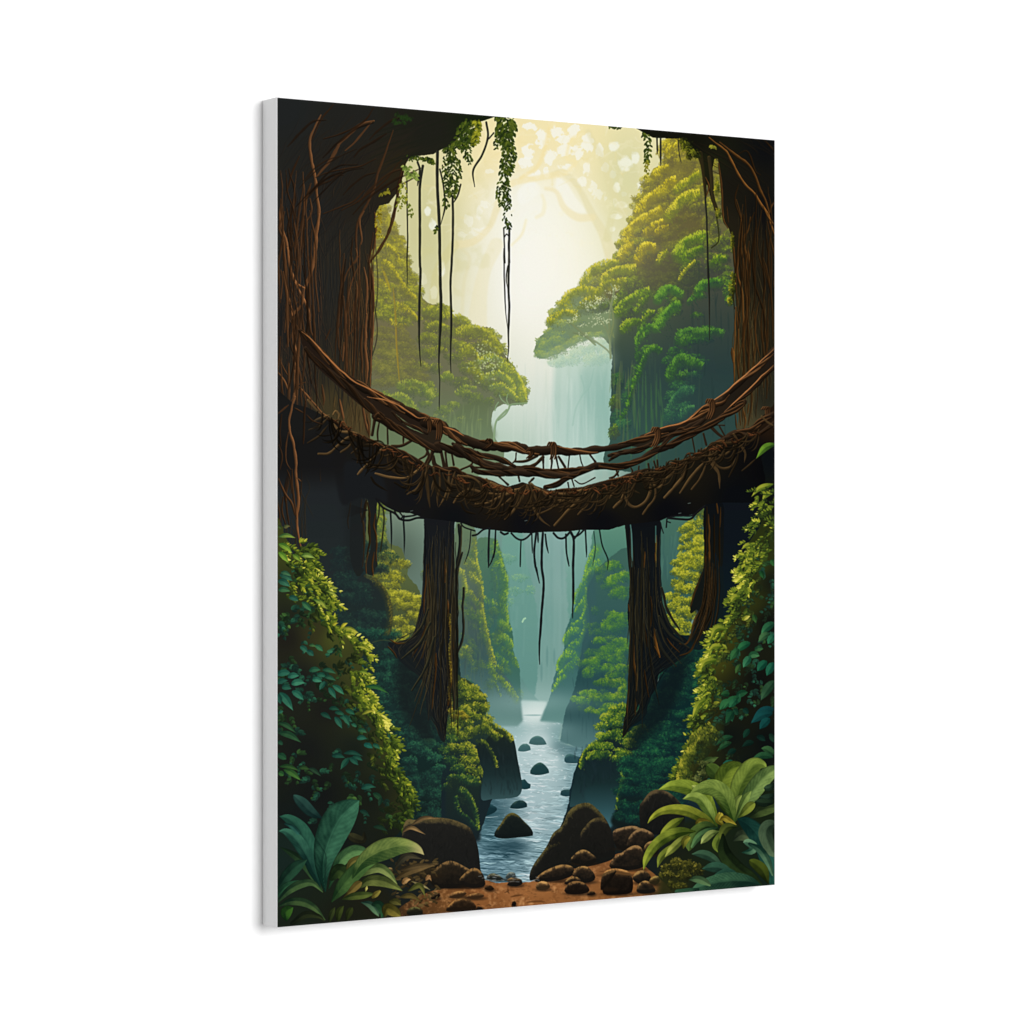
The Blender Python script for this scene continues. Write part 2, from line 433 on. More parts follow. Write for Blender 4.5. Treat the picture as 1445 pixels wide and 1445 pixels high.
# lower far cliffs of the gorge, in mist
m = blur(pmask([(783, 512), (800, 505), (865, 498), (870, 640), (783, 640)]), 3)
lay(m * .7, vgrad([(500, (178, 204, 190)), (560, (152, 188, 176)), (640, (170, 200, 190))]))
for x, w, c, a in [(777, 6, (232, 234, 226), .8), (783, 3, (225, 232, 224), .7), (796, 10, (205, 220, 212), .6), (810, 14, (200, 218, 212), .5), (822, 5, (180, 205, 196), .6),
                (836, 7, (196, 214, 206), .4), (846, 10, (130, 172, 160), .5), (858, 8, (120, 165, 152), .5), (765, 9, (222, 228, 220), .5), (757, 6, (205, 220, 210), .4)]:
    stroke([(x, 500, w), (x + rng.normal(0, 2), 570, w), (x + rng.normal(0, 3), 670, w * 1.2)], w, c, a=a * .42, edge=6, taper=(.4, 1))
for x in np.concatenate([rng.uniform(755, 865, 46), rng.uniform(700, 760, 14)]):
    y = rng.uniform(508, 600)
    stroke([(x, y), (x + rng.normal(0, 2), y + rng.uniform(20, 70))], rng.uniform(1, 3), (228, 236, 228) if rng.uniform() < .5 else (140, 178, 166), a=.15, edge=3, taper=(.2, .2))
for pts, w in [([(808, 600), (813, 575), (824, 552), (820, 530)], 2.5), ([(820, 560), (832, 545), (838, 520)], 2)]:
    stroke(pts, w, (150, 186, 172), a=.5, edge=2)
stT = [(0, (150, 184, 166)), (.5, (168, 198, 170)), (1, (198, 214, 178))]
for x, y, rx, ry in [(800, 508, 20, 10), (822, 496, 20, 10), (848, 488, 16, 10), (838, 508, 18, 10), (856, 502, 12, 10), (785, 512, 12, 7)]:
    clump(x, y, rx, ry, stT, ll=4, a=.85, dark=.6)
# teal gulf under the bridge
def fcliff(pts, top, bot, y0, y1, soft=2, amt=.25):
    m = rough(pmask(pts), soft, amt, 7, 4, .25)
    lay(m, vgrad([(y0, top), (y1, bot)]))
    return m
fcliff([(712, 740), (735, 748), (742, 790), (752, 830), (760, 905), (752, 985), (720, 985), (705, 880)], (110, 156, 142), (96, 142, 134), 740, 980)
for x, y, rx, ry in [(714, 790, 14, 8), (733, 816, 13, 6), (748, 832, 7, 8), (725, 835, 12, 7), (718, 850, 9, 6)]:
    clump(x, y, rx, ry, [(0, (92, 142, 126)), (.5, (112, 160, 128)), (1, (150, 188, 132))], ll=3.6, a=.75, dark=.3)
fcliff([(735, 955), (741, 968), (752, 982), (762, 993), (736, 995)], (92, 136, 128), (108, 148, 142), 955, 995, 1)
fcliff([(800, 740), (842, 735), (842, 800), (822, 850), (808, 900), (802, 860)], (128, 168, 156), (98, 146, 134), 740, 900, 3)
for x, w, a in [(768, 3, .25), (774, 5, .3), (786, 8, .35), (796, 5, .3), (765, 8, .18), (781, 3, .3), (790, 3, .25)]:
    stroke([(x, 740, w), (x + 1, 850, w), (x, 960, w * 2)], w, (160, 188, 182), a=a * .38, edge=8, taper=(1, .1))
for _ in range(40):
    x = rng.uniform(715, 830); y = rng.uniform(760, 900)
    stroke([(x, y), (x + rng.normal(0, 1), y + rng.uniform(20, 70))], rng.uniform(1.5, 4), (145, 182, 174) if rng.uniform() < .4 else (90, 138, 132), a=.09, edge=4)
for x, y, l in [(772, 912, 30), (764, 935, 28), (782, 915, 25)]:
    stroke([(x, y), (x, y + l)], 3, (84, 128, 124), a=.4, edge=3, taper=(.2, .2))
stroke([(737, 878), (739, 874), (741, 873)], 2.5, (175, 215, 175), a=.8)

lay(sstep(.3, 1.1, nz(14, 31) + .5 * nz(5, 32)) * glow(800, 260, 150, 110, 2) * .25, C(246, 240, 212))
lay(sstep(.3, 1.1, nz(20, 33)) * glow(640, 330, 70, 110, 2) * .3, C(206, 200, 140))
lay(glow(735, 560, 60, 60, 1.3), C(222, 226, 216), .35)
lay(blur(pmask([(822, 520), (866, 510), (866, 650), (846, 650), (836, 600), (826, 560)]), 4) * .45, C(136, 176, 164))

# ---- left tree wall in warm haze
lt = pmask([(500, 240), (532, 262), (548, 300), (562, 330), (572, 360), (588, 400), (600, 425), (622, 432), (640, 445), (656, 458), (672, 462), (690, 462), (700, 475),
            (708, 493), (720, 512), (733, 530), (744, 552), (742, 566), (728, 572), (712, 570), (700, 575), (692, 590), (695, 612), (697, 660), (500, 700)])
lt = rough(lt, 1.5, .3, 6, 6)
lay(lt, vgrad([(240, (150, 145, 72)), (380, (128, 122, 72)), (460, (112, 108, 76)), (540, (104, 106, 80)), (600, (98, 112, 80)), (680, (104, 124, 90))]))
A0 = [(0, (112, 106, 66)), (.4, (132, 126, 64)), (.75, (160, 152, 56)), (1, (192, 182, 64))]
A1 = [(0, (92, 94, 64)), (.4, (110, 116, 60)), (.75, (142, 148, 52)), (1, (186, 184, 62))]
A2 = [(0, (86, 98, 72)), (.4, (98, 114, 66)), (.75, (124, 140, 62)), (1, (162, 170, 72))]
def tl(x, y):
    return lerp_stops(A0, A1, np.clip((y - 330) / 120, 0, 1)) if y < 470 else lerp_stops(A1, A2, np.clip((y - 470) / 110, 0, 1))
mass(lt * (PX < 640) * (PY < 450), None, (7, 12), .8, 4, tint=tl, bias=lambda x, y: -.12, a=.6, flat=.6, L=(.5, -.86))
for x, y, rx, ry in [(536, 262, 9, 14), (534, 300, 12, 14), (548, 320, 12, 14), (545, 352, 14, 10), (560, 372, 16, 9), (570, 392, 17, 10), (580, 412, 16, 11), (588, 430, 16, 9),
                     (540, 410, 14, 8), (572, 436, 20, 10), (565, 455, 16, 7)]:
    clump(x, y, rx, ry, tl(x, y), ll=4, L=(.45, -.9), a=.75, dark=.35)
for x, y, rx, ry, li in [(606, 442, 14, 11, .1), (622, 446, 13, 10, .05), (650, 456, 14, 10, .12), (612, 462, 18, 11, -.05), (636, 468, 16, 9, -.05), (664, 472, 15, 10, .05), (690, 474, 16, 11, .12),
                         (604, 478, 16, 10, .05), (628, 486, 18, 11, -.12), (656, 494, 14, 13, .18), (680, 490, 16, 10, -.08), (702, 494, 15, 12, .12), (600, 500, 18, 9, -.1), (640, 505, 14, 9, -.15),
                         (686, 506, 16, 10, -.18), (662, 520, 16, 11, .1), (712, 520, 16, 13, .08), (694, 522, 14, 9, -.1), (730, 540, 14, 12, .12), (738, 552, 9, 9, .15), (714, 540, 14, 10, -.05), (630, 532, 12, 8, .12),
                         (610, 520, 14, 8, -.1), (650, 540, 14, 10, -.12), (676, 535, 10, 13, .15), (690, 545, 12, 9, -.1), (724, 558, 15, 8, .05), (736, 566, 9, 6, .1), (704, 556, 9, 7, 0), (656, 556, 12, 7, .12),
                         (595, 545, 18, 9, .05), (606, 556, 15, 8, .08), (576, 552, 16, 9, .0), (560, 570, 20, 9, .05), (572, 578, 16, 8, .12), (540, 560, 14, 8, -.1), (668, 562, 14, 10, -.15), (600, 570, 10, 6, .1),
                         (690, 566, 8, 7, -.05), (640, 572, 10, 6, .05), (625, 580, 12, 8, .1)]:
    clump(x, y, rx, ry, tl(x, y), ll=3.6, L=(.4, -.9), a=.85, lift=li - .16, dark=.6)
m = blur(pmask([(690, 566), (688, 590), (694, 622), (600, 650), (540, 660), (600, 600), (640, 585), (655, 570)]), 3)
lay(m * .75, vgrad([(560, (88, 100, 66)), (660, (98, 118, 84))]))
m = blur(pmask([(528, 455), (560, 460), (575, 480), (590, 505), (600, 530), (580, 545), (550, 540), (530, 545), (520, 500)]), 7)
lay(m, C(112, 104, 72), .55)
mass(m, None, (8, 14), .8, 4, tint=lambda x, y: lerp_stops(tl(x, y), [(p, (108, 100, 70)) for p in (0, .4, .75, 1)], .55), a=.6, flat=.55, L=(.4, -.9), bias=lambda x, y: -.05)
for x, y, rx, ry in [(565, 452, 12, 5), (600, 492, 12, 6), (592, 515, 12, 6)]:
    clump(x, y, rx, ry, tl(x, y), ll=3.6, a=.55, dark=0, L=(.4, -.9))
for x, y, rx, ry in [(625, 600, 10, 12), (614, 590, 8, 8), (652, 592, 7, 5), (676, 594, 5, 4), (630, 578, 9, 5)]:
    clump(x, y, rx, ry, A2, ll=4, a=.5, dark=0)
for _ in range(26):
    x = rng.uniform(612, 690); y = rng.uniform(570, 600)
    stroke([(x, y), (x + rng.normal(0, 2), y + rng.uniform(14, 34))], 2, (118, 134, 86), a=.35, edge=2, taper=(.3, .2))
# slender bough at the tree's tip and its light gaps
for pts, w in [(zE((860, 1315), (730, 1330), (710, 1360), (680, 1410), (620, 1460)), 2.6), (zH((690, 110), (620, 180), (595, 230), (585, 320)), 2.8), (zE((620, 1310), (600, 1340), (590, 1380)), 1.8),
               (zE((700, 1330), (650, 1290), (630, 1250)), 1.8), (zE((715, 1340), (690, 1290), (700, 1240)), 1.6), (zH((585, 320), (580, 380)), 3)]:
    stroke(pts, w, (112, 138, 104), (130, 154, 112), a=.9)
for _ in range(70):
    x, y = rng.uniform(668, 705), rng.uniform(485, 520)
    stamp([x], [y], [rng.uniform(2, 3.6)], .8, [rng.uniform(0, 3)], [C(200, 212, 150)], .5)
stroke([(554, 405), (557, 440), (559, 490), (563, 540)], 2.6, (130, 105, 45), (150, 130, 50), (170, 145, 52), a=.8, taper=(.4, .4))
stroke([(538, 376), (545, 395), (550, 410)], 3.5, (170, 150, 45), a=.7, taper=(.4, .3), edge=2)

zS = Z(520, 200, 3.6125)
HZ = [(0, (104, 122, 84)), (.4, (122, 140, 72)), (.75, (160, 170, 58)), (1, (204, 200, 74))]
LW = [(0, (100, 98, 66)), (.4, (122, 120, 58)), (.75, (166, 158, 48)), (1, (208, 194, 60))]
for pts, dp, st, li in [(((75, 600), (110, 620), (150, 680), (190, 740), (240, 790)), 13, LW, -.05), (((145, 820), (180, 830), (230, 870), (250, 900)), 10, LW, -.08), (((30, 690), (60, 700), (90, 730)), 8, LW, -.2), (((110, 900), (140, 925), (190, 930)), 6, LW, -.2), (((40, 540), (90, 520), (140, 560), (160, 610)), 9, LW, -.12), (((60, 480), (100, 470), (130, 500)), 8, LW, -.15),
                        (((280, 850), (320, 838), (360, 850), (385, 890)), 11, A1, .02), (((430, 890), (460, 878), (510, 920), (525, 955)), 9, A1, .02), (((440, 955), (500, 935), (560, 940), (620, 970), (655, 1010), (685, 1065)), 13, A1, .05), (((470, 1060), (510, 1038), (548, 1068), (565, 1115)), 12, A1, .05), (((510, 1150), (550, 1158), (578, 1205)), 9, A1, -.02),
                        (((250, 1005), (290, 980), (335, 995)), 7, A1, -.15), (((300, 930), (350, 915), (400, 940)), 9, A1, -.12), (((300, 1060), (350, 1040), (400, 1060)), 8, A1, -.22), (((150, 1225), (220, 1212), (290, 1240), (335, 1295)), 11, A2, .1), (((80, 1305), (150, 1280), (200, 1300), (242, 1352)), 11, A2, .1), (((370, 1195), (400, 1172), (435, 1190)), 8, A2, .1), (((440, 1275), (480, 1240), (545, 1250)), 6, A2, .05),
                        (((560, 1105), (620, 1082), (690, 1105)), 10, HZ, .0), (((600, 1185), (660, 1168), (720, 1205), (752, 1262)), 10, HZ, -.05), (((685, 1120), (730, 1148), (770, 1198), (800, 1268), (806, 1308)), 13, HZ, .08), (((620, 1240), (680, 1230), (730, 1270), (760, 1300)), 8, HZ, -.1), (((580, 1010), (630, 1030), (670, 1070)), 8, A1, -.05)]:
    moss(zS(*pts), dp, st, 1.15, 3., 1, lift=li, a=.85)
for _ in range(90):
    x, y = zS((rng.normal(600, 40), rng.normal(1130, 45)))[0][:2]
    stamp([x], [y], [rng.uniform(1.6, 3)], .8, [rng.uniform(0, 3)], [C(196, 208, 152)], .5)

# ---- right tree wall: gold above, deep green below
rt = pmask([(945, 196), (938, 215), (935, 232), (922, 238), (912, 255), (904, 275), (896, 295), (888, 318), (880, 335), (876, 352), (868, 366), (856, 372), (838, 378), (830, 392),
            (820, 405), (800, 418), (790, 430), (776, 445), (774, 462), (760, 478), (754, 498), (764, 506), (784, 500), (803, 490), (824, 480), (844, 474), (860, 486), (864, 500), (862, 530),
            (863, 560), (861, 590), (861, 620), (862, 660), (1000, 680), (1060, 660), (1060, 190)])
rt = rough(rt, 1.5, .3, 6, 8)
lay(rt, vgrad([(190, (150, 140, 50)), (300, (112, 106, 58)), (380, (86, 88, 60)), (450, (60, 74, 56)), (520, (46, 66, 62)), (600, (50, 78, 70))]))
lay(rt * blur(pmask([(740, 440), (800, 415), (862, 420), (866, 480), (840, 480), (800, 510), (740, 515)]), 6), C(112, 134, 96), .9)
gx = sstep(860, 1010, PX) * sstep(250, 420, PY) * rt
lay(gx * .7, vgrad([(250, (96, 84, 52)), (400, (58, 62, 58)), (520, (38, 56, 56)), (640, (40, 66, 62))]))
B0 = [(0, (100, 92, 52)), (.38, (124, 116, 48)), (.72, (172, 158, 38)), (1, (222, 204, 58))]
B1 = [(0, (76, 74, 54)), (.38, (98, 100, 50)), (.72, (146, 146, 42)), (1, (204, 194, 56))]
B2 = [(0, (50, 60, 54)), (.38, (58, 80, 46)), (.72, (86, 120, 40)), (1, (140, 162, 48))]
B3 = [(0, (40, 58, 56)), (.38, (44, 74, 50)), (.72, (58, 104, 46)), (1, (88, 138, 52))]
B4 = [(0, (40, 66, 64)), (.4, (46, 82, 66)), (.8, (56, 104, 68)), (1, (78, 130, 74))]
BH = [(0, (98, 116, 84)), (.4, (118, 134, 74)), (.75, (148, 156, 64)), (1, (194, 188, 80))]
BT = [(0, (104, 130, 104)), (.4, (118, 144, 96)), (.75, (140, 160, 84)), (1, (172, 182, 96))]
def tr(x, y):
    if x < 872 and y > 390:
        q = np.clip((872 - x) / 60, 0, 1)
        return lerp_stops(B1 if y < 425 else B2, lerp_stops(BH, BT, np.clip((y - 430) / 50, 0, 1)), q)
    k = y + (x - 900) * .35
    for a, b, y0, y1 in ((B0, B1, 230, 330), (B1, B2, 330, 440), (B2, B3, 440, 510), (B3, B4, 510, 600)):
        if k < y1:
            return lerp_stops(a, b, np.clip((k - y0) / (y1 - y0), 0, 1))
    return B4
mass(rt * (PY < 420) * (PX < 1030), None, (7, 12), .55, 4, tint=tr, bias=lambda x, y: -.12, a=.55, flat=.65)
for x, y, rx, ry, li in [(944, 206, 9, 12, .1), (944, 228, 9, 10, .0), (972, 235, 10, 10, -.05), (930, 246, 11, 9, .05), (986, 248, 12, 10, .05), (918, 262, 14, 10, .08), (945, 258, 12, 9, .12), (975, 262, 14, 10, 0),
                         (990, 270, 13, 9, .05), (908, 280, 14, 9, .12), (930, 277, 16, 9, .15), (958, 268, 14, 9, .12), (975, 280, 16, 10, .08), (908, 296, 14, 8, .1), (940, 294, 20, 9, .15), (965, 292, 16, 9, 0), (985, 295, 12, 9, -.1),
                         (898, 312, 14, 9, .12), (918, 308, 15, 8, .12), (892, 328, 14, 10, .1), (910, 326, 14, 8, .05), (930, 318, 14, 7, -.1), (884, 345, 15, 10, .08), (904, 345, 16, 10, .05), (926, 338, 13, 7, -.15), (952, 310, 12, 6, -.1),
                         (880, 362, 15, 9, .1), (905, 366, 18, 11, .0), (925, 360, 12, 8, -.1), (866, 374, 13, 8, .12), (848, 384, 13, 8, .12), (832, 398, 13, 9, .12), (850, 400, 15, 9, -.02), (868, 392, 14, 8, .05), (885, 386, 18, 10, .05),
                         (820, 410, 13, 8, .08), (808, 420, 13, 8, .1), (838, 420, 16, 9, -.05), (795, 430, 12, 8, .1), (784, 442, 12, 8, .1), (806, 440, 14, 8, -.02), (824, 438, 13, 8, -.08), (780, 456, 11, 8, .05), (796, 458, 14, 8, -.05),
                         (850, 418, 14, 9, -.1), (870, 412, 16, 10, -.05), (888, 408, 14, 9, -.05), (845, 436, 14, 7, -.1), (862, 432, 14, 8, -.1), (816, 455, 13, 6, -.1), (776, 470, 10, 7, 0), (764, 482, 9, 7, .05), (762, 496, 9, 7, 0), (774, 496, 11, 7, -.1),
                         (790, 474, 13, 7, -.1), (776, 484, 13, 7, -.1), (965, 345, 18, 10, .22), (985, 333, 16, 9, .22), (958, 360, 14, 7, .1), (975, 372, 12, 5, .15), (968, 380, 9, 6, .12), (880, 424, 15, 12, .05), (895, 398, 17, 9, .05),
                         (912, 400, 12, 8, -.05), (1008, 345, 14, 9, .1), (1020, 366, 12, 8, .05), (1010, 378, 14, 9, .0), (1020, 340, 10, 8, .05), (998, 318, 9, 12, .05), (1010, 325, 8, 12, .0), (1004, 300, 8, 12, .05),
                         (938, 413, 16, 9, .2), (952, 405, 13, 8, .15), (955, 425, 10, 7, .1), (990, 404, 13, 8, .12), (1006, 397, 12, 7, .08), (945, 440, 16, 9, .18), (930, 450, 11, 8, .1), (954, 430, 10, 6, .15),
                         (885, 440, 16, 10, .05), (874, 432, 12, 10, .05), (916, 442, 9, 7, .1), (898, 455, 14, 5, .05), (908, 466, 8, 12, .08), (1030, 410, 9, 16, .2), (1031, 425, 8, 8, .2), (984, 445, 10, 5, .1),
                         (978, 470, 22, 9, .12), (1000, 466, 16, 7, .05), (968, 482, 16, 8, .08), (990, 480, 18, 6, 0), (955, 498, 14, 8, .08), (970, 506, 22, 9, .14), (990, 512, 14, 6, .05), (958, 518, 14, 8, .08), (944, 510, 9, 8, .05),
                         (918, 492, 13, 6, .15), (905, 506, 8, 12, .12), (898, 525, 7, 12, .12), (928, 494, 8, 5, .05), (980, 530, 14, 6, .02), (960, 545, 16, 8, .05), (975, 548, 10, 6, .05), (950, 560, 14, 9, .02),
                         (965, 575, 13, 9, .05), (950, 590, 16, 9, .0), (890, 545, 7, 12, .08), (885, 565, 8, 14, .06), (872, 540, 9, 16, -.05), (868, 570, 8, 14, .05), (872, 590, 10, 14, .1), (880, 600, 12, 10, .1), (866, 610, 8, 12, .12)]:
    clump(x, y, rx, ry, tr(x, y), ll=3.7, a=.88, lift=li - .24, dark=.66, var=.17, L=(-.5, -.87))
for pts, c in (([(940, 285), (975, 300), (1000, 320), (1000, 345), (960, 325), (935, 305)], (104, 92, 48)), ([(900, 355), (940, 345), (955, 380), (930, 400), (890, 385)], (92, 84, 52)), ([(960, 390), (985, 372), (1000, 400), (975, 425), (940, 400)], (62, 66, 52))):
    lay(blur(pmask(pts), 9), C(*c), .5)
for x0, x1, y0, y1, c, n in [(862, 905, 460, 600, (96, 112, 66), 26), (880, 935, 520, 620, (66, 108, 62), 40), (915, 1000, 440, 620, (52, 74, 62), 26), (970, 1030, 300, 620, (34, 52, 50), 24)]:
    for _ in range(n):
        x, y = rng.uniform(x0, x1), rng.uniform(y0, y1)
        stroke([(x, y), (x + rng.normal(0, 1.5), y + rng.uniform(18, 60))], rng.uniform(1, 2.6), c, a=.4, edge=2, taper=(.3, .2))
zQ = Z(750, 180, 4.8167)
G0 = [(0, (106, 98, 46)), (.4, (136, 126, 38)), (.75, (190, 172, 30)), (1, (232, 212, 58))]
G1 = [(0, (78, 88, 46)), (.4, (104, 116, 40)), (.75, (160, 162, 34)), (1, (216, 202, 56))]
G2 = [(0, (50, 66, 48)), (.4, (66, 96, 38)), (.75, (108, 142, 34)), (1, (168, 182, 48))]
G3 = [(0, (42, 60, 54)), (.4, (48, 84, 46)), (.75, (68, 120, 42)), (1, (108, 156, 48))]
for c, q in (((84, 78, 48), [(915, 320), (955, 300), (990, 305), (995, 330), (960, 345), (925, 345)]), ((66, 66, 52), [(905, 375), (950, 360), (960, 395), (920, 410)]), ((54, 60, 54), [(960, 385), (1000, 375), (1010, 392), (985, 405), (965, 410)]), ((108, 100, 50), [(940, 235), (975, 225), (985, 245), (960, 262), (940, 262)]), ((96, 90, 48), [(905, 285), (935, 280), (930, 300), (905, 306)])):
    lay(blur(pmask(q), 5), C(*c), .6)
for pts, dp, st, li in [(((820, 315), (860, 270), (930, 248)), 11, G0, -.1), (((905, 160), (940, 110), (985, 100)), 9, G0, -.05), (((700, 565), (740, 500), (800, 450), (870, 400), (930, 350), (975, 328)), 15, G0, .02), (((975, 405), (1010, 370), (1080, 330), (1135, 290)), 12, G1, .05), (((905, 585), (960, 520), (1000, 470), (1060, 432), (1140, 420)), 15, G1, .08),
                        (((620, 765), (640, 690), (700, 630), (760, 590), (830, 560), (875, 528)), 15, G0, .02), (((760, 705), (820, 650), (890, 620)), 11, G0, -.08), (((590, 865), (620, 808), (690, 775)), 12, G0, -.02), (((700, 885), (730, 810), (780, 778), (845, 792)), 14, G0, .02), (((840, 700), (880, 670), (930, 660)), 9, G0, -.15), (((850, 900), (880, 850), (920, 830)), 9, G1, -.1),
                        (((325, 1055), (370, 980), (430, 930), (510, 898), (590, 900)), 13, G1, .02), (((470, 1015), (540, 960), (620, 938), (710, 930)), 14, G1, .0), (((190, 1195), (240, 1120), (310, 1088), (380, 1078), (450, 1100)), 13, G1, .0), (((105, 1305), (160, 1258), (240, 1238), (310, 1250)), 11, G1, -.02), (((420, 1130), (480, 1060), (560, 1030), (640, 1020)), 12, G1, -.15), (((330, 1190), (400, 1150), (470, 1160)), 10, G1, -.15),
                        (((970, 845), (1010, 780), (1080, 730), (1160, 703), (1195, 712)), 19, G2, .1), (((1020, 880), (1080, 830), (1160, 800)), 14, G2, -.15), (((840, 1155), (880, 1100), (940, 1072), (1000, 1090), (1035, 1112)), 13, G3, .15), (((820, 1345), (880, 1270), (940, 1210), (1005, 1178)), 13, G3, .12), (((1115, 1095), (1150, 1050), (1220, 1028), (1280, 1030)), 12, G3, .08), (((605, 1355), (650, 1308), (730, 1298)), 11, G2, .0),
                        (((705, 1435), (750, 1378), (805, 1348)), 11, G3, .12), (((755, 1295), (790, 1248), (835, 1238)), 8, G2, .0), (((560, 1245), (600, 1190), (660, 1148), (740, 1100), (795, 1085)), 14, G2, .08), (((700, 1240), (740, 1170), (790, 1140)), 10, G2, -.12), (((1000, 1025), (1040, 960), (1112, 898)), 5, G1, .1), (((1220, 905), (1260, 868), (1325, 880)), 10, G2, -.05), (((1010, 1440), (1080, 1390), (1190, 1368)), 12, G3, .1), (((1060, 1180), (1100, 1140), (1160, 1130)), 8, G3, -.1)]:
    moss(zQ(*pts), dp, st, 1.2, 3., 1, lift=li - .04, a=.88)
for pts, dp, st, li in [(((480, 1080), (500, 1020), (560, 960), (640, 930), (720, 950)), 14, G3, -.05), (((560, 770), (580, 720), (640, 690), (760, 680), (900, 680), (980, 700)), 12, B3, .08), (((490, 1090), (510, 1010), (560, 930), (620, 900), (720, 930), (800, 980)), 13, B3, .1), (((570, 1110), (590, 1060), (660, 1040)), 9, B3, .0), (((200, 1120), (230, 1060), (270, 960), (300, 880), (350, 825), (410, 830), (445, 860)), 9, G3, .05), (((90, 1440), (140, 1340), (180, 1220), (200, 1120)), 6, G3, .0), (((470, 1400), (540, 1260), (640, 1170), (720, 1190)), 13, B4, .05), (((580, 1420), (640, 1350), (720, 1340)), 10, B4, .0), (((100, 690), (150, 620), (220, 600), (270, 610)), 9, G2, -.08), (((220, 930), (230, 760), (260, 700), (310, 660), (350, 640)), 6, G3, .0), (((380, 660), (430, 590), (500, 500), (570, 450)), 12, G3, .12), (((390, 420), (440, 340), (510, 315), (590, 350)), 12, G3, .12), (((735, 360), (770, 290), (840, 270), (920, 250)), 11, G3, .02)]:
    moss(zF(*pts), dp, st, 1.1, 3., 1, lift=li - .04, a=.85)
for x, y, rx, ry in [(762, 500, 9, 7), (776, 502, 11, 6), (790, 494, 12, 7), (804, 486, 12, 7), (818, 478, 12, 7), (832, 474, 11, 6), (770, 488, 11, 7), (786, 480, 12, 7), (846, 472, 9, 5)]:
    clump(x, y, rx, ry, BT, ll=3.4, a=.8, lift=.02, L=(-.4, -.9), dark=.5)
for pts, w in [(zE((1445, 820), (1360, 745), (1250, 650), (1200, 620)), 2.6), (zE((1445, 800), (1330, 740), (1250, 720)), 2), (zF((0, 640), (15, 700), (40, 760)), 4), ([(862, 505), (861, 480), (866, 455), (862, 430), (850, 415)], 3)]:
    stroke(pts, w, (84, 104, 74), (108, 122, 80), a=.9, taper=(1, .3))
for x, y, r in [(790, 420, 0), (838, 425, 5), (848, 420, 4), (830, 432, 4), (858, 440, 3), (812, 448, 3), (803, 452, 2.4), (862, 412, 3), (870, 405, 2), (840, 447, 4), (822, 458, 3), (850, 455, 4)]:
    for _ in range(int(r * 4)):
        stamp([x + rng.normal(0, r * 1.3)], [y + rng.normal(0, r * .7)], [rng.uniform(1.4, 2.8)], .8, [rng.uniform(0, 3)], [C(204, 212, 168)], .55)
# trunk and limbs of the leaning tree
for pts, w in [([(862, 500), (855, 492), (838, 480), (820, 468), (808, 459)], 2.6), ([(826, 474), (815, 470), (808, 468)], 2), ([(860, 470), (861, 440), (866, 412), (862, 400)], 3.5), ([(862, 490), (858, 470), (850, 455), (840, 445)], 2.2)]:
    stroke(pts, w, (92, 112, 84), (112, 126, 88), a=.85, taper=(1, .4))
for x, y, r in [(830, 428, 4), (836, 432, 3.5), (842, 425, 3), (822, 470, 3.5), (846, 448, 4), (838, 458, 3), (856, 452, 2.5), (812, 446, 2.5), (867, 408, 2.5), (869, 420, 2)]:
    for _ in range(9):
        stamp([x + rng.normal(0, r * 1.2)], [y + rng.normal(0, r * .8)], [rng.uniform(1.5, 2.8)], .8, [rng.uniform(0, 3)], [C(204, 214, 176)], .5)
lay(blur(pmask([(760, 505), (790, 490), (830, 476), (860, 478), (866, 520), (800, 520)]), 5) * .22, C(185, 206, 190))
# warm haze over the gold crowns
lay(glow(850, 330, 90, 110) * (PY < 620) * .16, C(236, 224, 150))
lay(glow(800, 330, 150, 170) * .12, C(245, 238, 200))
lay(glow(690, 640, 120, 70) * .2 * (PX < 1000), C(160, 188, 165))

# ---- lower gorge: mossy cliffs, left
def cliff(pts, stops_v, soft=1.2, amt=.25, sc=5, seed=3, edge=.2):
    m = rough(pmask(pts), soft, amt, sc, seed, edge)
    lay(m, vgrad(stops_v))
    return m
m = cliff(zK((580, -120), (640, 0), (690, 180), (700, 300), (690, 420), (705, 560), (730, 640), (745, 740), (750, 850), (795, 960), (805, 1060), (808, 1200), (820, 1445), (560, 1480), (420, 1000), (400, 0)),
          [(740, (86, 120, 92)), (840, (62, 104, 88)), (920, (58, 100, 84)), (1000, (70, 112, 108))])
m2 = m
K1 = [(0, (58, 92, 84)), (.4, (74, 116, 74)), (.75, (112, 152, 62)), (1, (154, 182, 70))]
for pts, dp, li in [(((560, -60), (600, 60), (575, 130), (600, 190), (610, 280), (600, 340)), 8, -.25), (((600, -100), (640, 20), (660, 110), (690, 190), (698, 290), (690, 400), (700, 520), (705, 600)), 14, -.05), (((640, 570), (690, 600), (730, 650)), 9, .1), (((490, 375), (540, 390), (590, 410), (606, 440)), 8, .1),
                    (((640, 690), (690, 700), (730, 750), (745, 800)), 10, .1), (((570, 740), (610, 735), (640, 760)), 8, -.05), (((740, 860), (775, 920), (795, 970)), 8, -.02), (((640, 60), (620, 100), (590, 120)), 8, -.1), (((690, 320), (660, 360), (690, 390)), 6, -.05), (((660, 800), (700, 840), (740, 860)), 12, -.3), (((600, 850), (650, 900), (700, 930)), 14, -.35), (((640, 440), (680, 470), (690, 520)), 12, -.35)]:
    moss(zK(*pts), dp, K1, 1., 2.8, 1, lift=li, a=.8)
for x0, x1, y0, y1, c in [(500, 600, 380, 700, (58, 92, 92)), (500, 620, 100, 500, (70, 104, 92))]:
    for _ in range(30):
        a_, b_ = zK((rng.uniform(x0, x1), rng.uniform(y0, y1)))[0][:2]
        stroke([(a_, b_), (a_ + 1, b_ + rng.uniform(10, 40))], rng.uniform(1, 3), c, a=.3, edge=2, taper=(.3, .2))
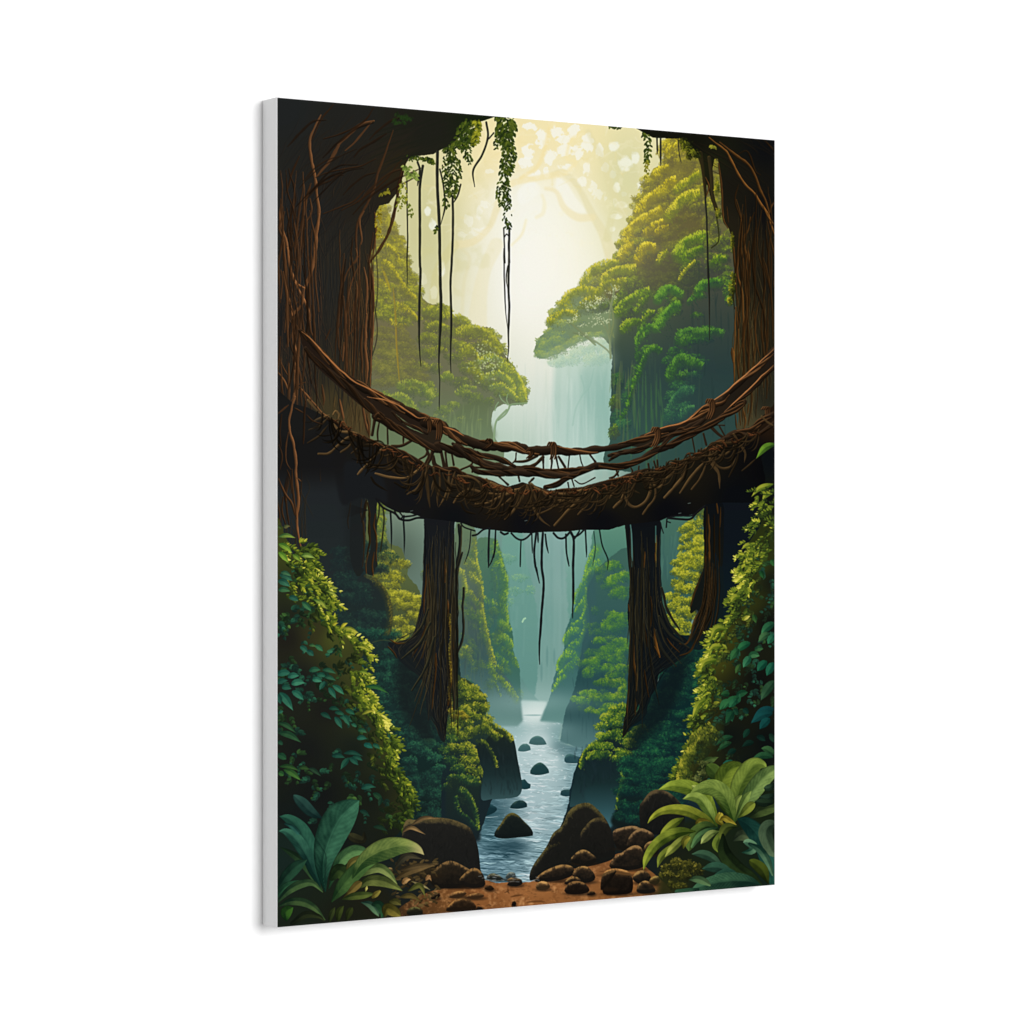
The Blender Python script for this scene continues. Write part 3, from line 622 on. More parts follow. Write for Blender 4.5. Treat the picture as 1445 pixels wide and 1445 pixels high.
m = cliff(zK((420, -200), (440, 100), (480, 240), (490, 360), (500, 480), (525, 620), (545, 740), (580, 880), (610, 960), (690, 1060), (740, 1130), (800, 1260), (815, 1340), (826, 1480), (250, 1500), (250, -200)),
          [(740, (96, 118, 88)), (800, (84, 104, 84)), (860, (70, 88, 82)), (930, (60, 88, 86)), (980, (72, 104, 102)), (1020, (96, 132, 126))], 1, .2, 4, 5)
K2 = [(0, (68, 88, 76)), (.4, (92, 112, 66)), (.75, (144, 156, 54)), (1, (190, 190, 66))]
K3 = [(0, (58, 84, 80)), (.4, (72, 104, 72)), (.75, (112, 144, 56)), (1, (160, 178, 62))]
for pts, dp, li, st in [(((425, -120), (435, 20), (445, 100), (475, 200), (488, 300), (492, 380)), 9, .02, K2), (((340, 60), (390, 90), (420, 160), (440, 230)), 12, -.15, K2), (((390, 160), (430, 220), (470, 240)), 8, .0, K2), (((340, 270), (380, 310), (420, 370), (440, 420)), 7, -.05, K2),
                        (((440, 390), (470, 430), (490, 470), (505, 560), (525, 640), (545, 740), (570, 840), (600, 940)), 9, .05, K2), (((450, 420), (460, 540), (470, 660), (500, 740)), 4, -.25, K3), (((550, 940), (580, 960), (620, 960), (660, 985)), 6, .05, K3), (((560, 940), (590, 1020), (640, 1060), (690, 1100), (740, 1160), (790, 1250)), 9, .08, K3),
                        (((590, 1000), (600, 1080), (610, 1140), (640, 1220)), 4, -.15, K3), (((650, 1060), (700, 1140), (740, 1220)), 7, -.05, K3), (((300, 815), (345, 795), (385, 815), (400, 850)), 8, .1, K2), (((300, 860), (340, 850), (380, 870), (405, 915)), 8, .0, K2), (((290, 140), (325, 150), (345, 260), (350, 340)), 8, .1, K2),
                        (((500, 370), (480, 470), (480, 560)), 5, -.1, K2), (((360, 40), (400, 60), (440, 140)), 10, -.2, K2)]:
    moss(zK(*pts), dp, st, 1., 2.8, 1, lift=li, a=.85)
for _ in range(60):
    a_, b_ = zK((rng.uniform(330, 480), rng.uniform(350, 1000)))[0][:2]
    stroke([(a_, b_), (a_ + rng.normal(0, 2), b_ + rng.uniform(10, 40))], rng.uniform(1, 3), (60, 80, 80) if rng.uniform() < .6 else (84, 106, 84), a=.3, edge=2, taper=(.3, .2))
lay(sstep(930, 1030, PY) * glow(690, 1010, 60, 60, 2) * m * .5, C(104, 142, 136))
lay(glow(640, 800, 40, 70) * .25, C(120, 136, 110))

for x0, x1, y0, y1, st, n in [(650, 735, 780, 990, K3, 150), (600, 650, 840, 980, K2, 60)]:      # thin moss over the bare faces
    for _ in range(n):
        x, y = rng.uniform(x0, x1), rng.uniform(y0, y1)
        if nz(22, 14)[int((y - Y0) * S), int((x - X0) * S)] > .05 and max(m[int((y - Y0) * S), int((x - X0) * S)], m2[int((y - Y0) * S), int((x - X0) * S)]) > .5:
            clump(x, y, rng.uniform(5, 9), rng.uniform(5, 10), st, ll=3, a=.3 * (1 - .6 * sstep(940, 1000, y)), dark=.3, lift=-.12, L=(.6, -.8))
# hanging shelf of warm shrubs behind the left pillar
Gs = [(0, (58, 64, 44)), (.35, (92, 96, 44)), (.7, (150, 150, 42)), (1, (204, 196, 64))]
Gd = [(0, (62, 78, 60)), (.35, (84, 104, 56)), (.7, (130, 142, 50)), (1, (184, 184, 62))]
m = pmask([(515, 690), (540, 700), (545, 760), (565, 775), (575, 800), (575, 812), (590, 830), (593, 846), (592, 880), (585, 900), (570, 915), (540, 905), (510, 860)])
lay(rough(m, 2, .3, 6, 9), vgrad([(690, (92, 100, 62)), (800, (88, 100, 60)), (900, (62, 72, 48))]))
for _ in range(46):
    x, y = rng.uniform(528, 540), rng.uniform(700, 810)
    clump(x, y, 6, 7, Gd, ll=3.2, a=.7, lift=-.05, L=(.3, -.95))
for x, y, rx, ry, li in [(546, 785, 14, 9, .1), (560, 796, 13, 9, .05), (572, 797, 8, 7, .08), (540, 800, 12, 8, -.1), (556, 812, 13, 8, .0), (540, 815, 14, 8, .1), (560, 818, 11, 8, .05), (550, 828, 14, 8, .0),
                         (548, 840, 15, 9, .05), (566, 842, 16, 9, .1), (580, 846, 13, 9, .08), (588, 850, 9, 10, .05), (556, 852, 14, 7, -.05), (574, 858, 14, 8, -.05), (590, 862, 8, 8, .0), (560, 878, 16, 9, .08), (580, 870, 12, 8, .05), (590, 876, 7, 10, 0),
                         (558, 893, 14, 8, .12), (575, 890, 12, 7, .05), (567, 900, 14, 6, .05), (560, 906, 16, 5, 0), (600, 812, 9, 8, -.25), (605, 808, 7, 5, -.2)]:
    clump(x, y, rx, ry, Gs if li > -.2 else Gd, ll=3.5, a=.9 if li > -.2 else .4, lift=li, L=(.2, -.97), dark=.5)

# ---- right lower cliffs
m = cliff([(842, 745), (834, 775), (826, 800), (822, 822), (814, 845), (805, 872), (797, 895), (796, 918), (787, 940), (780, 965), (774, 990), (762, 1018), (790, 1022), (900, 1030), (900, 740)],
          [(740, (92, 138, 118)), (820, (64, 112, 98)), (900, (56, 100, 94)), (980, (66, 108, 106)), (1020, (96, 138, 132))], 1.2, .25, 5, 6)
K4 = [(0, (58, 102, 92)), (.4, (76, 128, 82)), (.75, (108, 160, 62)), (1, (150, 188, 66))]
for pts, dp, li in [(((1445, -60), (1400, 30), (1370, 110), (1350, 200)), 12, .05), (((1470, 60), (1420, 100), (1380, 170), (1350, 230)), 12, .0), (((1350, 200), (1310, 290), (1270, 350), (1265, 430)), 9, -.1), (((1370, 300), (1340, 400), (1300, 450), (1270, 500)), 10, -.05), (((1360, 360), (1350, 480), (1320, 560), (1240, 610)), 8, -.1),
                    (((1350, 570), (1340, 660), (1290, 780)), 5, .08), (((1300, 640), (1240, 640), (1190, 690), (1170, 750)), 9, .1), (((1290, 740), (1230, 790), (1185, 850)), 10, -.15), (((1270, 840), (1190, 850), (1130, 920), (1115, 1000)), 11, .0), (((1280, 880), (1240, 930), (1180, 980), (1130, 1040)), 11, -.2), (((1180, 1040), (1130, 1070), (1095, 1130), (1075, 1180)), 6, .12), (((1445, 700), (1400, 780), (1330, 860), (1300, 960)), 6, .0)]:
    moss(zK(*pts), dp, K4, 1., 2.8, -1, lift=li, a=.82, L=None)
m = cliff([(845, 800), (838, 812), (828, 836), (832, 880), (823, 905), (818, 935), (812, 965), (806, 985), (798, 1003), (792, 1040), (800, 1050), (900, 1060), (900, 790)],
          [(790, (60, 96, 86)), (880, (50, 86, 84)), (960, (40, 74, 76)), (1010, (46, 80, 82)), (1060, (74, 110, 110))], 1, .2, 4, 7)
lay(blur(pmask(zK((1380, 200), (1445, 200), (1445, 700), (1390, 760), (1340, 950), (1280, 1000), (1330, 800), (1360, 500))), 2) * .7, C(54, 88, 90))
K5 = [(0, (44, 82, 78)), (.4, (60, 108, 66)), (.75, (96, 144, 48)), (1, (146, 178, 54))]
K6 = [(0, (36, 70, 66)), (.4, (54, 98, 58)), (.75, (98, 138, 42)), (1, (156, 176, 54))]
for x, y, rx, ry, li, st in [(866, 800, 14, 9, .05, K5), (880, 815, 14, 9, .05, K5), (862, 820, 9, 8, .1, K5), (875, 835, 14, 8, -.1, K5), (868, 872, 13, 9, .1, K5), (882, 878, 12, 9, .1, K5), (858, 882, 10, 8, .05, K5), (873, 888, 14, 9, -.12, K5), (845, 905, 9, 6, .1, K5),
                             (876, 908, 14, 8, .18, K5), (862, 918, 14, 9, .05, K5), (880, 920, 10, 9, -.05, K5), (850, 928, 13, 8, -.05, K5), (838, 935, 9, 9, .15, K5), (830, 950, 9, 9, .12, K5), (842, 945, 9, 10, -.1, K5), (868, 935, 12, 7, -.12, K5), (858, 945, 9, 9, -.1, K5),
                             (880, 945, 12, 8, .1, K6), (868, 955, 14, 9, .0, K6), (872, 965, 14, 8, .12, K6), (855, 965, 12, 8, -.1, K6), (845, 965, 9, 5, -.1, K6), (830, 979, 14, 6, .16, K5), (815, 988, 10, 6, .1, K5), (822, 990, 13, 6, .0, K5), (840, 985, 10, 8, .05, K6), (833, 1003, 9, 5, .1, K6),
                             (858, 985, 13, 8, .05, K6), (872, 985, 12, 8, .1, K6), (880, 975, 9, 8, .1, K6), (862, 1000, 14, 7, -.05, K6), (878, 1005, 12, 8, .12, K6), (846, 1005, 10, 5, .05, K6), (868, 1018, 12, 6, .08, K6), (855, 1018, 8, 5, .0, K6)]:
    clump(x, y, rx, ry, st, ll=3.4, L=(-.35, -.94), a=.88, lift=li, dark=.5)
for _ in range(40):
    x, y = rng.uniform(800, 880), rng.uniform(930, 1030)
    stroke([(x, y), (x + rng.normal(0, 2), y + rng.uniform(8, 30))], rng.uniform(1, 2.5), (36, 66, 70), a=.3, edge=2, taper=(.3, .2))
lay(sstep(1000, 1060, PY) * glow(800, 1050, 70, 40, 2) * m * .45, C(100, 136, 136))
for _ in range(150):
    x, y = rng.uniform(790, 885), rng.uniform(800, 1010)
    if nz(22, 15)[int((y - Y0) * S), int((x - X0) * S)] > .0 and m[int((y - Y0) * S), int((x - X0) * S)] > .5:
        clump(x, y, rng.uniform(6, 11), rng.uniform(5, 9), K5, ll=3.2, a=.4 * (1 - .6 * sstep(960, 1010, y)), dark=.4, lift=-.1, L=(-.4, -.9))
# gap right of the right pillar
lay(rough(pmask([(930, 735), (1000, 715), (1002, 800), (985, 850), (975, 880), (965, 915), (930, 880)]), 2, .2, 5, 2), vgrad([(720, (70, 108, 92)), (800, (60, 98, 90)), (860, (52, 84, 72)), (900, (60, 78, 48))]))
for _ in range(30):
    x, y = rng.uniform(932, 960), rng.uniform(740, 800)
    stroke([(x, y), (x + rng.normal(0, 2), y + rng.uniform(15, 40))], rng.uniform(1, 3), (52, 88, 86) if rng.uniform() < .6 else (80, 122, 106), a=.3, edge=3, taper=(.3, .2))
Rg = [(0, (46, 62, 42)), (.35, (80, 92, 36)), (.7, (142, 146, 34)), (1, (196, 190, 56))]
for x, y, rx, ry, li in [(992, 725, 12, 12, -.1), (982, 740, 14, 9, .05), (970, 748, 12, 9, .0), (985, 755, 14, 9, -.1), (968, 762, 9, 8, -.05), (988, 765, 12, 10, .12), (978, 773, 14, 9, .1), (962, 774, 6, 5, .12), (988, 780, 14, 9, .05), (968, 788, 13, 9, .15), (982, 792, 13, 9, .05), (956, 795, 9, 7, .1), (970, 800, 14, 9, .08),
                         (990, 802, 9, 9, .0), (958, 808, 12, 8, .1), (972, 815, 14, 9, .1), (985, 818, 9, 9, -.05), (956, 824, 10, 7, -.05), (962, 832, 12, 9, .0), (975, 832, 13, 9, .05), (948, 843, 12, 7, .1), (962, 850, 13, 8, .08), (976, 850, 10, 9, -.05), (950, 858, 11, 8, .05), (965, 865, 13, 9, .1), (977, 868, 8, 9, .0),
                         (948, 872, 10, 8, .05), (958, 880, 13, 8, .1), (970, 885, 9, 8, .05), (955, 894, 13, 7, .1), (966, 900, 10, 6, .05), (960, 906, 13, 4, .1)]:
    clump(x, y, rx, ry, Rg, ll=3.7, a=.92, lift=li, dark=.55, L=(-.25, -.97))

# ---- river
wm_lift = 14
wm = blur(pmask([(735, 989), (772, 991), (767, 1003), (761, 1019), (792, 1021), (788, 1046), (800, 1052), (825, 1058), (835, 1110), (830, 1180), (790, 1210), (752, 1252), (670, 1255), (664, 1130), (680, 1060), (690, 1026), (730, 1026), (738, 1018)], False), 1)
lay(wm, field([(742, 995, (170, 196, 192)), (755, 998, (222, 232, 226)), (752, 1015, (205, 220, 216)), (730, 1030, (150, 182, 182)), (760, 1040, (200, 216, 214)), (790, 1040, (112, 150, 150)), (735, 1070, (160, 186, 188)), (770, 1075, (180, 202, 202)), (815, 1062, (96, 134, 140)),
              (740, 1110, (150, 178, 184)), (780, 1120, (140, 168, 172)), (720, 1130, (120, 154, 160)), (690, 1150, (70, 108, 116)), (680, 1120, (58, 92, 98)), (750, 1160, (150, 176, 182)), (790, 1160, (130, 160, 166)), (820, 1130, (70, 108, 116)), (700, 1190, (84, 120, 130)), (760, 1195, (110, 144, 152)),
              (720, 1200, (50, 82, 94)), (690, 1220, (84, 116, 128)), (730, 1230, (96, 128, 138)), (755, 1235, (130, 156, 164)), (680, 1245, (100, 130, 140))], 3.))
lay(wm * glow(752, 1110, 48, 110, 1.4) * .38, C(206, 222, 222))
rip = sstep(1010, 1250, PY)
for _ in range(1500):
    y = 992 + 262 * rng.uniform() ** .75
    x = rng.uniform(670, 832)
    iy, ix = int((y - Y0) * S), int((x - X0) * S)
    if wm[min(iy, H - 1), min(ix, W - 1)] < .5:
        continue
    t = (y - 992) / 262
    l = rng.uniform(2, 7) * (.6 + 1.5 * t); w = rng.uniform(.5, 1.2) * (.5 + 1.1 * t)
    sh = (ix, iy)
    br = rng.uniform() < .5 + .25 * (1 - t) * (x > 700)
    base = img[iy, ix] * 255
    c = np.clip(base + (rng.uniform(35, 85) if br else -rng.uniform(25, 60) * (.4 + t)), 0, 236)
    c = c * np.array([.985, 1, 1.0]) if br else c
    s_ = rng.normal(0, .9)
    stroke([(x - l, y + s_ * .6, w * .4), (x - l * .3, y - .5 * w, w), (x + l * .3, y + .4 * w, w), (x + l, y - s_ * .5, w * .4)], w, tuple(c), a=.62, edge=1.1)
for _ in range(120):
    x, y = rng.uniform(700, 800), 1010 + 170 * rng.uniform()
    stamp([x], [y], [rng.uniform(1.5, 4)], .35, [rng.normal(0, .2)], [C(226, 236, 236)], .7 * wm[int((y - Y0) * S), int((x - X0) * S)])
lay(glow(754, 1002, 26, 16, 1.3) * wm, C(226, 234, 229), .75)
lay(glow(753, 1010, 16, 1.2, 2) * wm, C(130, 165, 162), .7)
lay(glow(700, 1145, 34, 30, 1.6) * wm * .6, C(44, 76, 86))
lay(glow(718, 1196, 30, 9, 1.6) * wm * .75, C(30, 60, 70))
lay(glow(800, 1055, 22, 12, 1.6) * wm * .5, C(64, 98, 102))
lay(glow(755, 990, 70, 16) * .4, C(160, 192, 186))
lay(glow(720, 1030, 40, 10) * .45, C(140, 172, 170))
lay(glow(785, 1030, 30, 12) * .4, C(120, 154, 154))
def rock(pts, dark, body, lit, soft=1, rim=1., water=False, seed=0, L=(-.3, -.95), grain=.3, rw=5.):
    """a boulder: body colour, light from above along its shoulders, grainy skin"""
    m = pmask(pts)
    ys, xs = np.nonzero(m > .2)
    if len(ys) == 0:
        return
    y0, y1 = ys.min(), ys.max() + 1; x0, x1 = xs.min(), xs.max() + 1
    k = max(1, int(rw * S)); pad = 2 * k + 2
    a0, a1, b0, b1 = max(0, y0 - pad), min(H, y1 + pad), max(0, x0 - pad), min(W, x1 + pad)
    mm = m[a0:a1, b0:b1]; PYl, PXl = PY[a0:a1], PX[:, b0:b1]
    sm = blur(mm, rw * .7)
    gy, gx = np.gradient(sm)
    lit_ = np.clip(-(gx * L[0] + gy * L[1]) * -1, -1, 1)
    lit_ = np.clip((gy * -L[1] + gx * -L[0]) * rw * 2.2 * S, -1, 1)
    g = (nz(5, 20 + seed)[a0:a1, b0:b1] * .6 + nz(2.2, 21, 2)[a0:a1, b0:b1] * .4)
    hgt = 1 - (PYl - PYl.min()) / max(1., (y1 - y0) / S)
    b = .1 + .62 * lit_ * rim + grain * g * (.35 + np.clip(lit_, 0, 1)) + .4 * np.clip(hgt, 0, 1) ** 1.5
    b = np.clip(b, 0, 1)[..., None]
    col = np.where(b < .5, C(*dark) + (C(*body) - C(*dark)) * b * 2, C(*body) + (C(*lit) - C(*body)) * (b * 2 - 1))
    img[a0:a1, b0:b1] += mm[..., None] * (col - img[a0:a1, b0:b1])
for pts, d, b, l in [(zN((703, 240), (712, 215), (735, 195), (765, 188), (795, 200), (815, 225), (825, 246), (760, 252)), (62, 96, 96), (70, 106, 106), (98, 136, 128)),
                     (zN((630, 292), (640, 262), (665, 243), (690, 242), (712, 262), (716, 284), (670, 296)), (60, 96, 98), (66, 104, 104), (92, 130, 124)),
                     (zN((945, 345), (955, 322), (985, 312), (1040, 330), (1075, 350), (1060, 372), (960, 375)), (40, 72, 78), (48, 82, 86), (70, 108, 106)),
                     (zN((712, 445), (725, 405), (755, 378), (785, 370), (815, 390), (838, 420), (842, 440), (770, 456)), (30, 60, 62), (36, 68, 68), (60, 94, 84)),
                     (zN((650, 490), (675, 484), (695, 508), (716, 520), (712, 545), (655, 552)), (24, 56, 60), (30, 62, 66), (50, 84, 80)),
                     (zN((918, 590), (922, 565), (950, 555), (990, 558), (1000, 590), (960, 602)), (30, 60, 66), (36, 66, 70), (56, 88, 86)),
                     (zN((575, 680), (592, 650), (620, 632), (660, 628), (690, 650), (692, 672), (620, 686)), (22, 46, 50), (28, 54, 56), (52, 76, 70)),
                     (zN((370, 650), (430, 650), (485, 680), (470, 710), (400, 740), (365, 740)), (20, 46, 52), (26, 56, 62), (36, 70, 76))]:
    rock(pts, d, b, l, rw=2.5)
    ys = [p[1] for p in pts]; xs = [p[0] for p in pts]
    stroke([(min(xs) - 1, max(ys) - .5, .6), ((min(xs) + max(xs)) / 2, max(ys) + .8, 1.2), (max(xs) + 2, max(ys) - .6, .5)], 1, (196, 214, 214), a=.6)
rock(zN((468, 870), (480, 830), (510, 790), (545, 735), (585, 712), (625, 725), (670, 770), (715, 815), (732, 850), (730, 868), (640, 880), (520, 888)), (18, 24, 24), (30, 36, 32), (98, 90, 44), rw=4)
stroke(zN((480, 890, 1), (560, 892, 2), (640, 884, 2), (735, 872, 1)), 1.5, (110, 142, 146), a=.6)

# ---- dark banks under the bridge
def dark(pts, stops_v, soft=1.2, amt=.2, sc=5, seed=12, smooth=True):
    m = pmask(pts, smooth)
    m = rough(m, soft, amt, sc, seed) if soft else m
    lay(m, vgrad(stops_v)); return m
# left inner bank
m = dark([(380, 560), (470, 590), (512, 690), (514, 800), (520, 818), (538, 828), (548, 850), (552, 880), (550, 900), (556, 908), (572, 908), (588, 905), (600, 880), (640, 900), (650, 960), (655, 1040), (668, 1080), (668, 1120), (664, 1160), (656, 1210), (630, 1300), (380, 1330)],
         [(560, (30, 31, 32)), (700, (33, 37, 39)), (820, (34, 42, 42)), (900, (30, 44, 42)), (1000, (26, 46, 44)), (1080, (22, 40, 38)), (1180, (20, 31, 29)), (1300, (28, 30, 28))])
T1 = [(0, (24, 38, 38)), (.4, (28, 54, 48)), (.75, (36, 80, 62)), (1, (52, 104, 70))]
T0 = [(0, (30, 40, 42)), (.4, (32, 48, 46)), (.8, (38, 64, 54)), (1, (48, 80, 60))]
for _ in range(60):
    x, y = rng.uniform(470, 548), rng.uniform(770, 910)
    clump(x, y, rng.uniform(10, 18), rng.uniform(7, 11), T0, ll=4.6, a=.55, lift=-.1, L=(.5, -.86))
for _ in range(130):
    x, y = rng.uniform(500, 655), rng.uniform(890, 1110)
    if x < 500 + max(0, (y - 930)) * .25 or (x > 590 and y < 960):
        continue
    clump(x, y, rng.uniform(10, 20), rng.uniform(6, 10), T1, ll=4.4, a=.6, lift=-.08 + .08 * nz(40, 2)[int((y - Y0) * S), int((x - X0) * S)], L=(.3, -.95))
stroke(zJ((805, 200, 4), (900, 240, 5), (980, 340, 6), (1025, 470, 6), (1030, 600, 5), (1015, 690, 4)), 5, (40, 44, 38), (58, 60, 40), a=.7, L=(1, -.2), edge=2)
moss(zJ((880, 200), (940, 270), (990, 350), (1025, 470), (1030, 580), (1010, 700)), 8, [(0, (36, 44, 40)), (.6, (60, 66, 38)), (1, (106, 98, 42))], .8, 3, 1, a=.7)
stroke(zJ((870, 765), (960, 745), (1040, 760), (1100, 800)), 1.6, (60, 70, 44), a=.6)
for _ in range(60):
    x, y = rng.uniform(560, 668), rng.uniform(1090, 1170)
    clump(x, y, rng.uniform(9, 18), rng.uniform(5, 9), T1, ll=4.2, a=.5, lift=-.16, L=(.3, -.95))
# mossy left shore, lit from the river
m = dark(zK((170, 1330), (250, 1050), (300, 1060), (360, 1090), (440, 1150), (500, 1210), (525, 1270), (530, 1330), (510, 1400), (560, 1440), (700, 1580), (720, 1640), (735, 1760), (770, 1880), (755, 2020), (590, 2060), (400, 2500), (150, 2500)),
         [(950, (52, 66, 40)), (1020, (40, 58, 46)), (1060, (28, 44, 44)), (1110, (24, 36, 40)), (1180, (26, 38, 42))])
S1 = [(0, (30, 44, 36)), (.4, (58, 76, 36)), (.75, (116, 130, 40)), (1, (178, 172, 54))]
S2 = [(0, (26, 42, 40)), (.4, (36, 66, 44)), (.75, (78, 108, 42)), (1, (140, 150, 50))]
for x, y, rx, ry, li in [(652, 968, 10, 9, .1), (664, 976, 12, 10, .05), (676, 986, 11, 9, .05), (656, 985, 14, 10, -.15), (668, 1000, 14, 10, -.12), (683, 1000, 8, 10, .0), (655, 1008, 10, 7, .15), (645, 1010, 10, 7, .12), (688, 1015, 9, 6, .1), (640, 1022, 12, 9, .0)]:
    clump(x, y, rx, ry, S1, ll=3.7, a=.92, lift=li, L=(.5, -.86))
for x, y, rx, ry, li in [(655, 1003, 9, 8, .15), (645, 1015, 9, 8, .12), (638, 1030, 11, 9, .08), (658, 1020, 11, 9, .05), (670, 1012, 10, 7, .05), (650, 1040, 13, 9, .08), (634, 1045, 11, 8, -.05), (664, 1034, 11, 8, .05), (640, 1058, 13, 9, .05), (657, 1056, 12, 9, .12), (668, 1064, 9, 8, .1), (672, 1075, 9, 8, .12),
                         (655, 1075, 13, 9, .05), (664, 1088, 12, 8, .1), (676, 1090, 7, 9, .1), (646, 1086, 11, 9, -.05), (635, 1075, 11, 8, -.1), (625, 1060, 9, 8, -.05), (640, 1100, 12, 8, -.1), (655, 1102, 12, 8, -.08), (670, 1104, 9, 8, -.05), (652, 1118, 9, 8, -.1), (660, 1130, 7, 10, -.1), (665, 1145, 6, 9, -.15), (648, 1132, 8, 8, -.15), (630, 1112, 9, 7, -.15)]:
    clump(x, y, rx, ry, S1 if li > .0 else S2, ll=3.9, a=.92, lift=li - .04, L=(.45, -.9))
for x, y, rx, ry, li in [(604, 1050, 10, 7, .05), (612, 1070, 12, 8, .05), (598, 1062, 12, 8, 0), (620, 1085, 9, 6, .05), (585, 1055, 12, 8, -.1), (578, 1075, 12, 8, -.1)]:
    clump(x, y, rx, ry, T1, ll=4.2, a=.9, lift=li + .15, L=(.3, -.95))
# dark shore block beside the water
m = pmask(zN((350, 250), (400, 225), (440, 180), (500, 140), (560, 165), (595, 200), (612, 260), (625, 340), (640, 420), (655, 500), (655, 560), (630, 600), (560, 615), (450, 620), (380, 620), (385, 480), (395, 440), (365, 350)), True)
lay(m, vgrad([(1030, (28, 38, 34)), (1070, (25, 37, 38)), (1095, (28, 45, 46)), (1115, (40, 64, 66)), (1130, (52, 80, 82))]))
for _ in range(80):
    x, y = zN((rng.uniform(390, 640), rng.uniform(200, 560)))[0][:2]
    if m[int((y - Y0) * S), int((x - X0) * S)] > .5:
        stroke([(x, y), (x + rng.normal(1, 2), y + rng.uniform(5, 16))], rng.uniform(1, 3), (34, 48, 49) if rng.uniform() < .5 else (22, 32, 34), a=.3, edge=3, taper=(.3, .2))
for pts, dp, li in [(((395, 70), (430, 80), (480, 110), (540, 150), (580, 185), (600, 210)), 8, .08), (((340, 130), (390, 110), (450, 140), (500, 200)), 9, .0), (((350, 215), (400, 220), (440, 270), (480, 350), (490, 400)), 5, -.2), (((400, 100), (450, 150), (520, 190)), 9, -.1)]:
    moss(zN(*pts), dp, S1, 1.3, 3, 1, lift=li, a=.9)
m2 = pmask(zN((150, 500), (250, 480), (330, 500), (385, 480), (372, 560), (365, 640), (358, 720), (365, 800), (372, 900), (300, 900), (150, 800)))
lay(blur(m2, 1) * .85, vgrad([(1100, (30, 44, 38)), (1190, (24, 34, 38))]))
for pts, dp, li in [(((240, 540), (290, 570), (330, 640), (355, 720), (366, 820)), 8, -.12), (((210, 600), (240, 700), (290, 740), (340, 800)), 7, -.3), (((250, 450), (300, 490), (370, 500)), 8, -.1)]:
    moss(zN(*pts), dp, S2, 1.2, 3, 1, lift=li, a=.85)
# right inner bank
m = dark([(890, 1010), (905, 985), (930, 960), (940, 900), (990, 890), (1000, 800), (1000, 700), (1030, 640), (1110, 560), (1110, 1300), (800, 1260), (803, 1130), (806, 1110), (815, 1080), (840, 1062), (870, 1040)],
         [(600, (16, 18, 22)), (760, (14, 20, 26)), (900, (14, 30, 34)), (980, (14, 40, 40)), (1060, (16, 36, 40)), (1120, (22, 40, 46)), (1200, (22, 28, 28))])
m = pmask(zO((-25, 340), (40, 300), (150, 200), (300, 330), (300, 480), (250, 600), (190, 760), (130, 870), (90, 850), (20, 790), (-60, 775), (-130, 760), (-172, 770), (-165, 690), (-140, 560), (-105, 430)))
lay(m, vgrad([(1040, (24, 38, 36)), (1075, (22, 37, 40)), (1105, (24, 43, 44)), (1125, (32, 56, 58)), (1150, (46, 76, 80))]))
for _ in range(70):
    x, y = zO((rng.uniform(-140, 130), rng.uniform(330, 640)))[0][:2]
    stroke([(x, y), (x + rng.normal(1, 2), y + rng.uniform(5, 16))], rng.uniform(1, 3), (30, 46, 52) if rng.uniform() < .5 else (20, 32, 36), a=.3, edge=3, taper=(.3, .2))
lay(blur(pmask(zO((-60, 640), (150, 620), (190, 720), (130, 860), (105, 910), (40, 900), (-40, 800))), 1.2), vgrad([(1105, (23, 43, 44)), (1140, (42, 74, 78)), (1170, (62, 104, 112))]))
m = pmask(zO((200, 500), (280, 480), (560, 480), (560, 700), (400, 940), (250, 940), (110, 880), (140, 780), (160, 640)))
lay(blur(m, 1), vgrad([(1080, (16, 32, 36)), (1130, (18, 33, 33)), (1180, (18, 26, 25))]))
R1 = [(0, (16, 36, 38)), (.4, (20, 56, 46)), (.75, (28, 84, 56)), (1, (52, 112, 60))]
R2 = [(0, (24, 48, 40)), (.4, (48, 82, 38)), (.75, (110, 136, 38)), (1, (172, 178, 50))]
for _ in range(120):
    x, y = rng.uniform(890, 1010), rng.uniform(915, 1080)
    if x < 905 + max(0, 960 - y) * .5:
        continue
    clump(x, y, rng.uniform(10, 20), rng.uniform(6, 10), R1, ll=4.4, a=.6, lift=-.05 + .1 * nz(40, 2)[int((y - Y0) * S), int((x - X0) * S)], L=(-.3, -.95))
for x, y, rx, ry, li in [(880, 1000, 10, 8, .05), (868, 1004, 12, 8, .1), (858, 1015, 12, 8, .08), (850, 1026, 12, 8, .08), (868, 1022, 13, 8, .02), (878, 1012, 9, 8, .05), (862, 1038, 12, 7, .05), (850, 1040, 10, 6, .12), (842, 1054, 11, 7, .15), (855, 1055, 12, 7, .05), (838, 1066, 9, 6, .1), (846, 1068, 10, 6, .0),
                         (873, 1035, 10, 7, -.05), (880, 1042, 12, 7, -.02), (895, 1038, 12, 7, -.1), (888, 1050, 12, 8, .05), (876, 1062, 11, 7, .08), (870, 1072, 9, 6, .0), (884, 1066, 11, 7, .0), (905, 1030, 12, 7, -.15)]:
    clump(x, y, rx, ry, R2, ll=3.8, a=.92, lift=li - .03, L=(-.4, -.92))
for pts, dp, li in [(((30, 300), (-20, 330), (-60, 370), (-95, 430), (-110, 500)), 7, .0), (((110, 400), (60, 390), (-10, 400), (-60, 440)), 8, -.2), (((180, 520), (170, 620), (150, 700), (140, 780)), 6, -.3), (((250, 500), (190, 560), (170, 650)), 7, -.3)]:
    moss(zO(*pts), dp, R2, 1.2, 3, -1, lift=li, a=.85)
for _ in range(26):
    x, y = rng.uniform(880, 950), rng.uniform(1060, 1095)
    clump(x, y, rng.uniform(8, 14), rng.uniform(5, 8), R1, ll=4.2, a=.7, lift=-.1, L=(-.3, -.95))

for _ in range(70):
    x, y = rng.uniform(878, 965), rng.uniform(1075, 1160)
    clump(x, y, rng.uniform(9, 17), rng.uniform(5, 9), R1, ll=4.2, a=.5, lift=-.16, L=(-.3, -.95))
